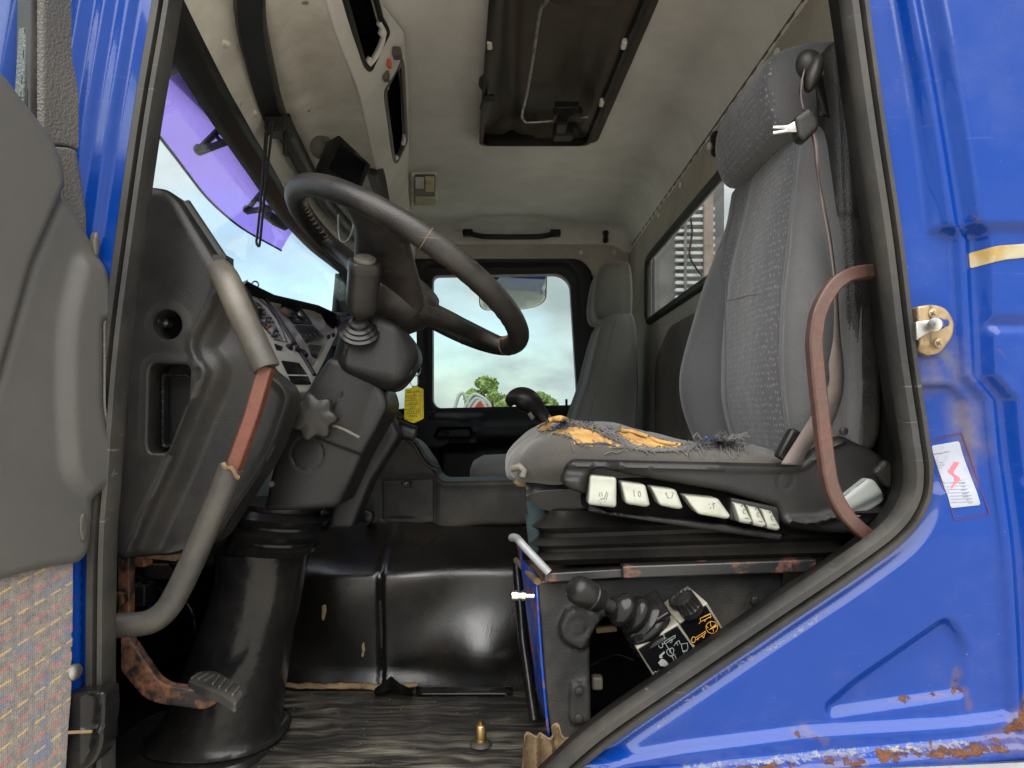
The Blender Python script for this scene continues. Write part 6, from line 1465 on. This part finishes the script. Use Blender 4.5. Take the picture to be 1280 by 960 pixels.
# ================================================================ DRIVER DOOR, HINGED OPEN ON THE LEFT
dd = thing('driver_door', 'open driver door with grey moulded lining and striped woven carpet', 'door', (-.60, .85, -.75))
plO = Plane((-.562, .900, 0), (-.95, .31, 0))           # the lining's plane, swinging out towards the viewer
def offp(pl, d): return Plane(pl.p - pl.n * d, pl.n)
PAN = rnd([(-120, 20), (-60, 40), (0, 92), (30, 132), (62, 172), (76, 205), (79, 242), (100, 268), (120, 306), (132, 328), (140, 358), (146, 386), (146, 596), (138, 610), (120, 622), (119, 650), (115, 690), (104, 704), (62, 710), (0, 727), (-120, 770)], [2, 20, 30, 20, 20, 10, 10, 12, 10, 6, 10, 8, 8, 6, 6, 6, 14, 14, 20, 30, 2])
RAIS = rnd([(98, 318), (132, 334), (150, 380), (150, 600), (112, 622), (82, 596), (76, 500), (78, 400)], [14, 8, 10, 10, 10, 20, 30, 30])
SLOT = rnd([(125.5, 404), (129, 400), (138, 411), (139, 540), (133, 546), (126, 510)], [3, 3, 5, 5, 4, 8])
def hO(q):
    x, y = q[:, 0], q[:, 1]
    a = sdpoly(RAIS, q); h = .010 * sst(10, -14, a)
    b = sdline([(78, 243), (40, 330), (0, 470), (-60, 640)], q) * np.sign((x - np.interp(y, [243, 330, 470, 640], [78, 40, 0, -60])))
    h += .010 * sst(6, -14, b) - .003 * np.exp(-(b / 6.0) ** 2)
    h += .006 * np.exp(-((sdline([(60, 172), (76, 205), (78, 243)], q)) / 8.0) ** 2) * 0
    h -= .0055 * np.exp(-(np.maximum(sdpoly(circ(121, 306, 4.5, 15), q), 0) / 1.2) ** 2) * 0
    return h
lining = part('lining', relief(plO, PAN, hO, res=4.0, holes=[SLOT], r=.010, wall=.05, hwall=.035), m_doorsmooth, dd, smooth=60)
part('pull_pocket', relief(offp(plO, -.028), rnd([(96, 390), (160, 390), (160, 560), (96, 560)], 3), None, res=20, r=0, wall=.0), m_black, dd, smooth=40)
part('slot_edge', G().tube([plO.at(x, y, .006) for x, y in SLOT], .0022, 6, closed=True), m_doorgrey, dd, smooth=60)
part('plug', relief(offp(plO, .002), circ(121.5, 305, 3.6, 15), None, res=3, r=.002, wall=.006), m_grip, dd, smooth=50)
part('plug', relief(offp(plO, .003), circ(105.5, 659, 5.2, 17.5), None, res=3, r=.002, wall=.006), m_grip, dd, smooth=50)
# window frame of the door
plFr = offp(plO, -.022)
part('window_frame', relief(plFr, rnd([(49, -80), (116, -80), (115.5, 120), (115.5, 205), (96, 184), (62, 180), (36, 140)], [2, 2, 2, 10, 20, 6, 6]), lambda q: -.018 * sst(100, 112, q[:, 0]) - .012 * sst(54, 48, q[:, 0]), res=4, r=.004, wall=.010), m_doorgrey, dd, smooth=60)
part('frame_foot', relief(offp(plO, -.020), rnd([(60, 182), (90, 184), (104, 192), (114, 206), (118, 240), (126, 290), (132, 330), (80, 262), (62, 200)], [4, 16, 10, 10, 10, 10, 4, 10, 6]), lambda q: -.016 * sst(-6, 6, q[:, 0] - np.interp(q[:, 1], [184, 260, 330], [100, 112, 124])), res=4, r=.004, wall=.035), m_doorgrey, dd, smooth=60)
part('glass_channel', relief(offp(plFr, -.006), rnd([(40, -80), (49, -80), (49, 140), (62, 185), (50, 185), (36, 150)], 2), None, res=8, r=.003, wall=.02), m_rubber, dd, smooth=50)
plGl = offp(plO, -.030)
part('window_glass', relief(plGl, [(-160, -80), (54, -80), (54, 175), (-160, 175)], None, res=60, r=0, wall=.005), m_doorglass, dd, smooth=0)
# lower door: carpet panel, painted edge, screw
part('carpet_panel', relief(offp(plO, -.012), rnd([(-120, 690), (92, 690), (92, 760), (90, 862), (80, 1000), (-120, 1000)], [2, 2, 20, 20, 2, 2]), lambda q: .002 * fbm(q, .05, 3), res=9, r=.003, wall=.006), m_carpet, dd, smooth=60)
part('door_shell', relief(offp(plO, -.022), rnd([(-140, 640), (116, 640), (111, 1010), (-140, 1010)], 3), lambda q: -.012 * sst(103, 107, q[:, 0]), res=8, r=.004, wall=.05), m_blueclean, dd, smooth=60)
part('upper_shell', G().slab([plO.at(x, y, -.062) for x, y in ((-160, 170), (60, 185), (120, 330), (118, 1000), (-160, 1000))], Vector(plO.n) * .02), m_blueclean, dd, smooth=0)
# the rest of the door, towards the viewer and out of the picture
flU = Flat((-.562, .900, 0), (-.3102, -.9507, 0), (0, 0, 1), (-.9507, .3102, 0))
part('lining', relief(flU, rnd([(.195, -.30), (.96, -.30), (.98, .12), (.90, .20), (.195, .30)], .03), lambda q: .012 * sst(.02, -.06, sdpoly(rnd([(.35, -.22), (.85, -.22), (.85, .0), (.35, .02)], .05), q)), res=.03, r=.012, wall=.06), m_doorsmooth, dd, smooth=60)
part('carpet_panel', relief(flU, rnd([(.195, -.62), (.93, -.62), (.95, -.31), (.195, -.31)], .02), lambda q: np.full(len(q), -.012), res=.05, r=.003, wall=.006), m_carpet, dd, smooth=60)
part('door_shell', relief(flU, rnd([(.19, -.70), (.97, -.70), (1.0, .16), (.19, .32)], .03), lambda q: np.full(len(q), -.03), res=.2, r=.006, wall=.06), m_blueclean, dd, smooth=60)
part('window_frame', G().tube([flU.at(.965, .14, -.02), flU.at(.93, .60, -.02), flU.at(.86, .66, -.02), flU.at(.10, .66, -.02)], .03, 8), m_doorgrey, dd, smooth=50)
part('window_glass', relief(flU, [(.19, .2), (.95, .1), (.92, .64), (.19, .64)], lambda q: np.full(len(q), -.030), res=.5, r=0, wall=.005), m_doorglass, dd, smooth=0)
part('screw', G().lathe(offp(plO, -.012).at(93, 840), -plO.n, [(0, .011), (.003, .010), (.005, .005)], 14), m_steel, dd, smooth=40)
cb = thing('door_stop_cover', 'folded black rubber cover at the foot of the open door hinge', 'rubber cover', P(98, 955, .93))
plJ = YP(.90)
part('cover', relief(plJ, rnd([(67, 872), (75, 868), (118, 864), (130, 866), (131, 890), (128, 935), (120, 952), (112, 960), (60, 985), (64, 920)], [3, 4, 6, 4, 4, 14, 6, 4, 2, 20]), lambda q: -.016 * sst(2, -4, sdpoly(rnd([(68, 874), (118, 868), (124, 880), (118, 930), (104, 958), (66, 975)], 8), q)) * sst(100, 122, q[:, 0]) + .004 * np.exp(-((q[:, 1] - 916 + (q[:, 0] - 70) * .05) / 3.0) ** 2), res=3, r=.004, wall=.03), m_rubberg, cb, smooth=50)
part('crease', G().tube([plJ.at(66, 916, .006), plJ.at(90, 913, .006), plJ.at(117, 913, .003)], .0022, 6), m_rag, cb, smooth=60)

# ================================================================ FITTINGS ON THE REAR POST
st_ = thing('door_striker', 'dull brass coloured door striker plate with a round pin on the blue post', 'door latch', plB.at(1168, 445, .02))
plZ = YP(.932)
part('plate', relief(plZ, rnd([(1143, 384), (1168, 380), (1184, 385), (1194, 402), (1192, 420), (1176, 442), (1160, 445), (1146, 438)], [3, 6, 8, 8, 8, 8, 4, 4]), lambda q: .008 * sst(1166, 1156, q[:, 0]) * sst(440, 430, q[:, 1]), res=3, r=.003, wall=.012), m_strikermetal, st_, smooth=45)
part('pin', G().lathe(P(1180, 404, .925), P(1160, 407, .885) - P(1180, 404, .925), [(0, .0065), (.024, .0065), (.024, .009), (.036, .009), (.037, .004)], 18), m_chrome, st_, smooth=40)
part('wedge', G().slab([P(1145, 402, .918), P(1165, 399, .915), P(1164, 414, .915), P(1146, 426, .918)], (0, .012, 0)), m_steel, st_, bevel=.002)
for x, y in ((1166, 392), (1173, 429)):
    sc_ = part('screw', G().lathe(P(x, y, .926), (0, -1, 0), [(0, .0072), (.003, .0068), (.005, .003)], 16), m_strikermetal, st_, smooth=40)
    pz = YP(.9205); part('cross_slot', strokes(pz, [[(x - 2.8, y - 1.5), (x + 2.8, y + 1.5)], [(x + 1.5, y - 2.8), (x - 1.5, y + 2.8)]], 1.3, .0004), m_print, sc_, smooth=0)
# printed sticker
EMBL = lambda q: hB(q)
class OnPanel:
    """plane-like wrapper that follows the pressed panel"""
    def __init__(s, d): s.d = d; s.n = plB.n; s.p = plB.p
    def arr(s, q, h): return plB.arr(q, hB(q) + s.d + np.asarray(h))
    def at(s, x, y, h=0.0): return Vector(s.arr(np.array([(x, y)], float), np.array([h]))[0])
    def scale(s, x, y): return plB.scale(x, y)
pSt = OnPanel(.0012)
stk = thing('sticker', 'white printed data sticker with a red zigzag emblem on the blue post', 'sticker', pSt.at(1197, 636))
m_stick = mat('weathered white sticker', srgb(132, 135, 145), 0.5, c2=srgb(114, 120, 135), sc2=30)
m_redline = mat('dark red line', srgb(74, 14, 30), 0.5); m_redlogo = mat('faded red emblem', srgb(216, 84, 96), 0.5)
def ss(x, y): return (1155 + x / 7.389, 530 + y / 7.385)
part('paper', relief(pSt, rnd([ss(116, 205), ss(372, 160), ss(492, 742), ss(216, 770)], 3), None, res=5, r=.0003, wall=.001), m_stick, stk, smooth=30)
part('outline', strokes(pSt, [rnd([ss(90, 165), ss(380, 85), ss(562, 822), ss(240, 876)], 2.5) + [rnd([ss(90, 165), ss(380, 85), ss(562, 822), ss(240, 876)], 2.5)[0]]], .9, .0004), m_redline, stk, smooth=0)
class Wrap(Plane):
    def __init__(s, o): s.o = o; s.n = o.n; s.p = o.p
    def arr(s, q, h): return s.o.arr(q, h)
wS = Wrap(pSt); ro_ = -.17
g = textg('Fabriekseigen ETN / d', wS, *ss(134, 288), 2.35, ro_, .0005)
for t, x, y in (('- m', 150, 318), ('max', 152, 342), ('db Toestgr o', 152, 366), ('ST Toestlager', 154, 390), ('mm/M', 158, 412), ('1670 KM.', 312, 528), ('50 WMO.', 328, 556), ('V 300s', 340, 584), ('1 500 EU 1', 318, 614), ('600 Kgmtr.', 328, 644), ('967 kgmtr.', 332, 672), ('400 cm.', 362, 700), ('30 mwt', 376, 728), ('zgr', 178, 540), ('n', 184, 570), ('pk ec', 192, 592), ('kgs', 200, 622), ('r  d', 236, 716)):
    g.merge(textg(t, wS, *ss(x, y), 1.75, ro_ * .6, .0005))
g.merge(strokes(pSt, [[ss(180 + 5 * k, 546 + 29 * k), ss(388 + 5 * k, 540 + 28.5 * k)] for k in range(7)], .28, .0005))
part('lettering', g, m_print, stk, smooth=0)
g = G()
for k in range(4):
    a = k * 13
    g.merge(flatpoly(pSt, [ss(244 + a * .3, 440 + a * .5), ss(318 + a, 348 - a * .1 + a * .25), ss(324 + a, 350 + a * .2), ss(262 + a * .5, 448 + a * .3)], .0007 + k * 2e-5))
    g.merge(flatpoly(pSt, [ss(344 - a * .4, 515 - a * .4), ss(240 + a * .5, 592 - a * .1), ss(238 + a * .5, 584 - a * .1), ss(322 - a * .4, 505 - a * .3)], .0007 + k * 2e-5))
g.merge(flatpoly(pSt, [ss(242, 438), ss(262, 415), ss(300, 425), ss(292, 460), ss(346, 500), ss(326, 522), ss(288, 512), ss(296, 490)], .0009))
part('emblem', g, m_redlogo, stk, smooth=0)

# ================================================================ FLOOR BITS
bf = thing('brass_stud', 'small brass stud standing on the floor mat', 'stud', P(601, 925, 1.22))
bb = P(601, 925, 1.235)
part('body', G().lathe(bb, (0, 0, 1), [(-.004, .013), (.002, .013), (.002, .0105), (.026, .0105), (.028, .009), (.029, .005), (.034, .005), (.035, .003)], 20), m_brass, bf, smooth=40)
part('collar', G().lathe(bb - Vector((0, 0, .008)), (0, 0, 1), [(0, .02), (.004, .018), (.007, .013)], 18), m_rubber, bf, smooth=40)
for i, poly in enumerate(([(655, 922), (668, 916), (680, 922), (692, 916), (698, 940), (706, 975), (650, 975), (652, 950)], [(690, 905), (702, 912), (716, 934), (722, 962), (700, 975), (694, 940)])):
    pr = Plane((0, 1.06 - .01 * i, -.5), (.25 if i else -.15, 1, .1))
    solo('felt_scrap', relief(pr, rnd(poly, 2), lambda q: .010 * np.sin(q[:, 0] * .35) + .008 * fbm(q, .08, 3), res=3.5, r=.001, wall=.005), m_rag, ('pale brown folded felt scrap on the floor at the foot of the seat box' if i == 0 else 'darker brown curled felt scrap leaning on the seat box'), 'felt scrap', smooth=50)
# torn edge of the sound-proofing along the tunnel foot
g = G(); rr = random.Random(11); xs = np.linspace(350, 522, 90)
def fe(x, k): return 2.6 * noise.noise((x * .05, k, 2)) + 1.8 * noise.noise((x * .22, k, 5))
def fw(x): return min(1, (x - 348) / 30, (524 - x) / 26) * (.65 + .5 * noise.noise((x * .035, 1, 9)))
rows = [[P(x, 856 + .8 * fe(x, 3), 1.508) for x in xs], [P(x, 857.5 + fe(x, 0) * .6 + 2 * fw(x), 1.498) + Vector((0, 0, .006 + .004 * noise.noise((x * .09, 0, 0)))) for x in xs], [P(x, 858 + fe(x, 7) * fw(x) + 6.5 * fw(x), 1.486) + Vector((0, 0, .002)) for x in xs]]
solo('torn_felt_edge', G().grid(rows), m_silent, 'ragged tan felt edge along the foot of the tunnel cover', 'felt edge', smooth=60, solid=.004)
solo('rubber_fold', G().loft([[P(x, y0 - a, 1.46 - .02 * t), P(x, y0 + 5, 1.43), P(x, y0 + 5, 1.5), P(x, y0 - a, 1.5)] for t, (x, y0, a) in enumerate(((468, 862, 1), (480, 860, 8), (489, 857, 12), (500, 860, 6), (516, 864, 2)))]), m_rubberg, 'raised fold of floor rubber at the tunnel seam', 'rubber fold', smooth=70)
solo('floor_edge_strip', G().grid([[P(x, 862 - 2 * math.sin((x - 520) * .02), 1.50) + Vector((0, 0, z)) for x in np.linspace(520, 640, 14)] for z in (.006, .004)] + [[P(x, 868, 1.46) for x in np.linspace(520, 640, 14)]]), m_rubberg, 'shiny raised rubber edge where the floor meets the tunnel', 'rubber edge', smooth=60, solid=.004)
g = G()
for _ in range(170):
    x, y = rr.uniform(-.55, .05), rr.uniform(1.02, 1.5); s_ = rr.uniform(.0005, .0013); g.ball((x, y, FLOOR + .008 + .006), s_, 4)
o = solo('floor_grit', g, m_crumb, 'fine tan grit scattered over the floor mat', 'grit', smooth=0, kind='stuff')

# ================================================================ OUTSIDE: MIRROR, MACHINE, TREES, RACK
mr = thing('wing_mirror', 'rounded wide mirror hanging outside the far door window', 'mirror', P(641, 388, 3.62))
plMi = Plane((0, 3.62, .6), (0.05, .68, .73))
MO = rnd([(597, 340), (684, 338), (683, 376), (672, 384), (652, 388), (606, 389), (599, 384)], [4, 5, 8, 10, 14, 8, 6])
part('housing', relief(offp(plMi, -.004), MO, None, res=8, r=.006, wall=.05), m_black, mr, smooth=45)
part('mirror_glass', relief(plMi, [tuple(np.array(p) * .965 + np.array((641, 362)) * .035) for p in MO], None, res=8, r=.001, wall=.003), m_mirror, mr, smooth=40)
part('arm', G().tube([plMi.at(640, 340, -.02), plMi.at(600, 300, -.02), P(530, 285, 3.42)], .012, 8), m_black, mr, smooth=50)
om = thing('orange_machine', 'orange machine top with grey hose loops outside the far window', 'machine', (-.6, 9, GROUND))
Ym = 9.0
part('hood', G().slab([P(588, 502, Ym), P(598, 497, Ym), P(606, 498, Ym), P(612, 503, Ym), P(614, 560, Ym), P(590, 560, Ym)], (0, .8, 0)).slab([P(455, 545, Ym), P(470, 520, Ym), P(492, 516, Ym), P(502, 519, Ym), P(512, 532, Ym), P(512, 600, Ym), P(455, 600, Ym)], (0, .9, 0)), m_orange, om, bevel=.03, smooth=40)
part('body', G().box((-.9, Ym + .6, (GROUND - .9) / 2), (2.4, 1.2, .8)), m_orange, om, bevel=.05)
for pts in (((568, 512), (573, 496), (578, 491), (582, 496), (586, 506)), ((580, 512), (586, 500), (592, 493), (600, 495), (608, 501), (613, 508)), ((584, 512), (592, 500), (598, 498), (604, 503), (608, 510)), ((590, 512), (597, 502), (603, 500), (607, 506))):
    part('hose', G().tube(crv([P(x, y, Ym - .1) for x, y in pts], 5), .022, 8), m_hose, om, smooth=60)
def tree(x, base_y, Y, wpx, hpx, seed, label):
    r = random.Random(seed); c = P(x, base_y, Y); R = wpx / F * Y; H = hpx / F * Y; top = P(x, base_y - hpx, Y).z
    t = thing('broadleaf_tree', label, 'tree', (c.x, Y, GROUND), 'trees beyond the far window')
    g = G().tube([Vector((c.x, Y, GROUND)), Vector((c.x + .05, Y, (GROUND + top) / 2)), Vector((c.x, Y, top - H * .3))], lambda q: .16 * (1 - q * .7), 8)
    for k in range(7):
        a = r.uniform(0, 6.28); g.tube([Vector((c.x, Y, (GROUND + top) / 2)), Vector((c.x + math.cos(a) * R * .6, Y + math.sin(a) * R * .6, top - r.uniform(.2, .7) * H))], lambda q: .06 * (1 - q * .8), 6)
    part('trunk', g, m_bark, t, smooth=60)
    V = []; Fs = []; cl = []
    zc = (top + max(GROUND + 1.0, top - 2.2 * R)) / 2; hz = (top - zc)
    for _ in range(46):
        a, b, q = r.uniform(0, 6.28), r.uniform(-1, 1), r.uniform(.35, 1) ** .5; s_ = math.sqrt(1 - b * b)
        cl.append((Vector((c.x + math.cos(a) * s_ * R * q, Y + math.sin(a) * s_ * R * q, zc + b * hz * q)), r.uniform(.16, .30) * R))
    for cc, cr_ in cl:
        for _ in range(520):
            d = Vector((r.gauss(0, 1), r.gauss(0, 1), r.gauss(0, 1))).normalized(); p = cc + d * cr_ * r.uniform(.55, 1.08)
            u = Vector((r.gauss(0, 1), r.gauss(0, 1), r.gauss(0, 1))).normalized(); w = u.cross(d).normalized(); s_ = r.uniform(.03, .07) * (Y / 16)
            o_ = len(V); V += [p - u * s_, p + w * s_ * .6, p + u * s_, p - w * s_ * .6]; Fs.append((o_, o_ + 1, o_ + 2, o_ + 3))
    part('crown', G().add(V, Fs), m_leaf, t, smooth=0)
tree(611, 512, 24, 27, 38, 3, 'pale green broadleaf tree behind the hose loops, the larger of two')
tree(676, 512, 24, 18, 20, 8, 'smaller pale green tree right behind the gear knob')
rk = thing('slatted_rack', 'grey steel rack with pale slats and a reddish post behind the rear window', 'rack', (1.5, 5.6, GROUND))
Yk = 5.6
part('upright_plate', G().box((1.255, Yk + .05, .84), (.29, .08, 2.6)), m_rack, rk, bevel=.01)
for i in range(15):
    y = 262 + i * 9.2; part('slat', G().box((P(868, y, Yk)), (.32, .06, .026)), m_slat, rk, bevel=.004)
part('thin_upright', G().box(P(856, 330, Yk - .02) + Vector((0, 0, -.4)), (.02, .06, 2.6)), m_rack, rk, bevel=.004)
part('upright', G().box(P(884, 330, Yk - .02) + Vector((0, 0, -.4)), (.075, .10, 2.6)), m_brick, rk, bevel=.008)
part('cable', G().tube(crv([P(862, 265, Yk - .06), P(865, 290, Yk - .06), P(862, 318, Yk - .06), P(870, 335, Yk - .06), P(878, 345, Yk - .06)], 6), .008, 6), m_rubberg, rk, smooth=60)
part('rear_mesh', G().box(P(868, 330, Yk + .3) + Vector((0, 0, -.4)), (.5, .03, 2.6)), m_rack, rk, smooth=0)
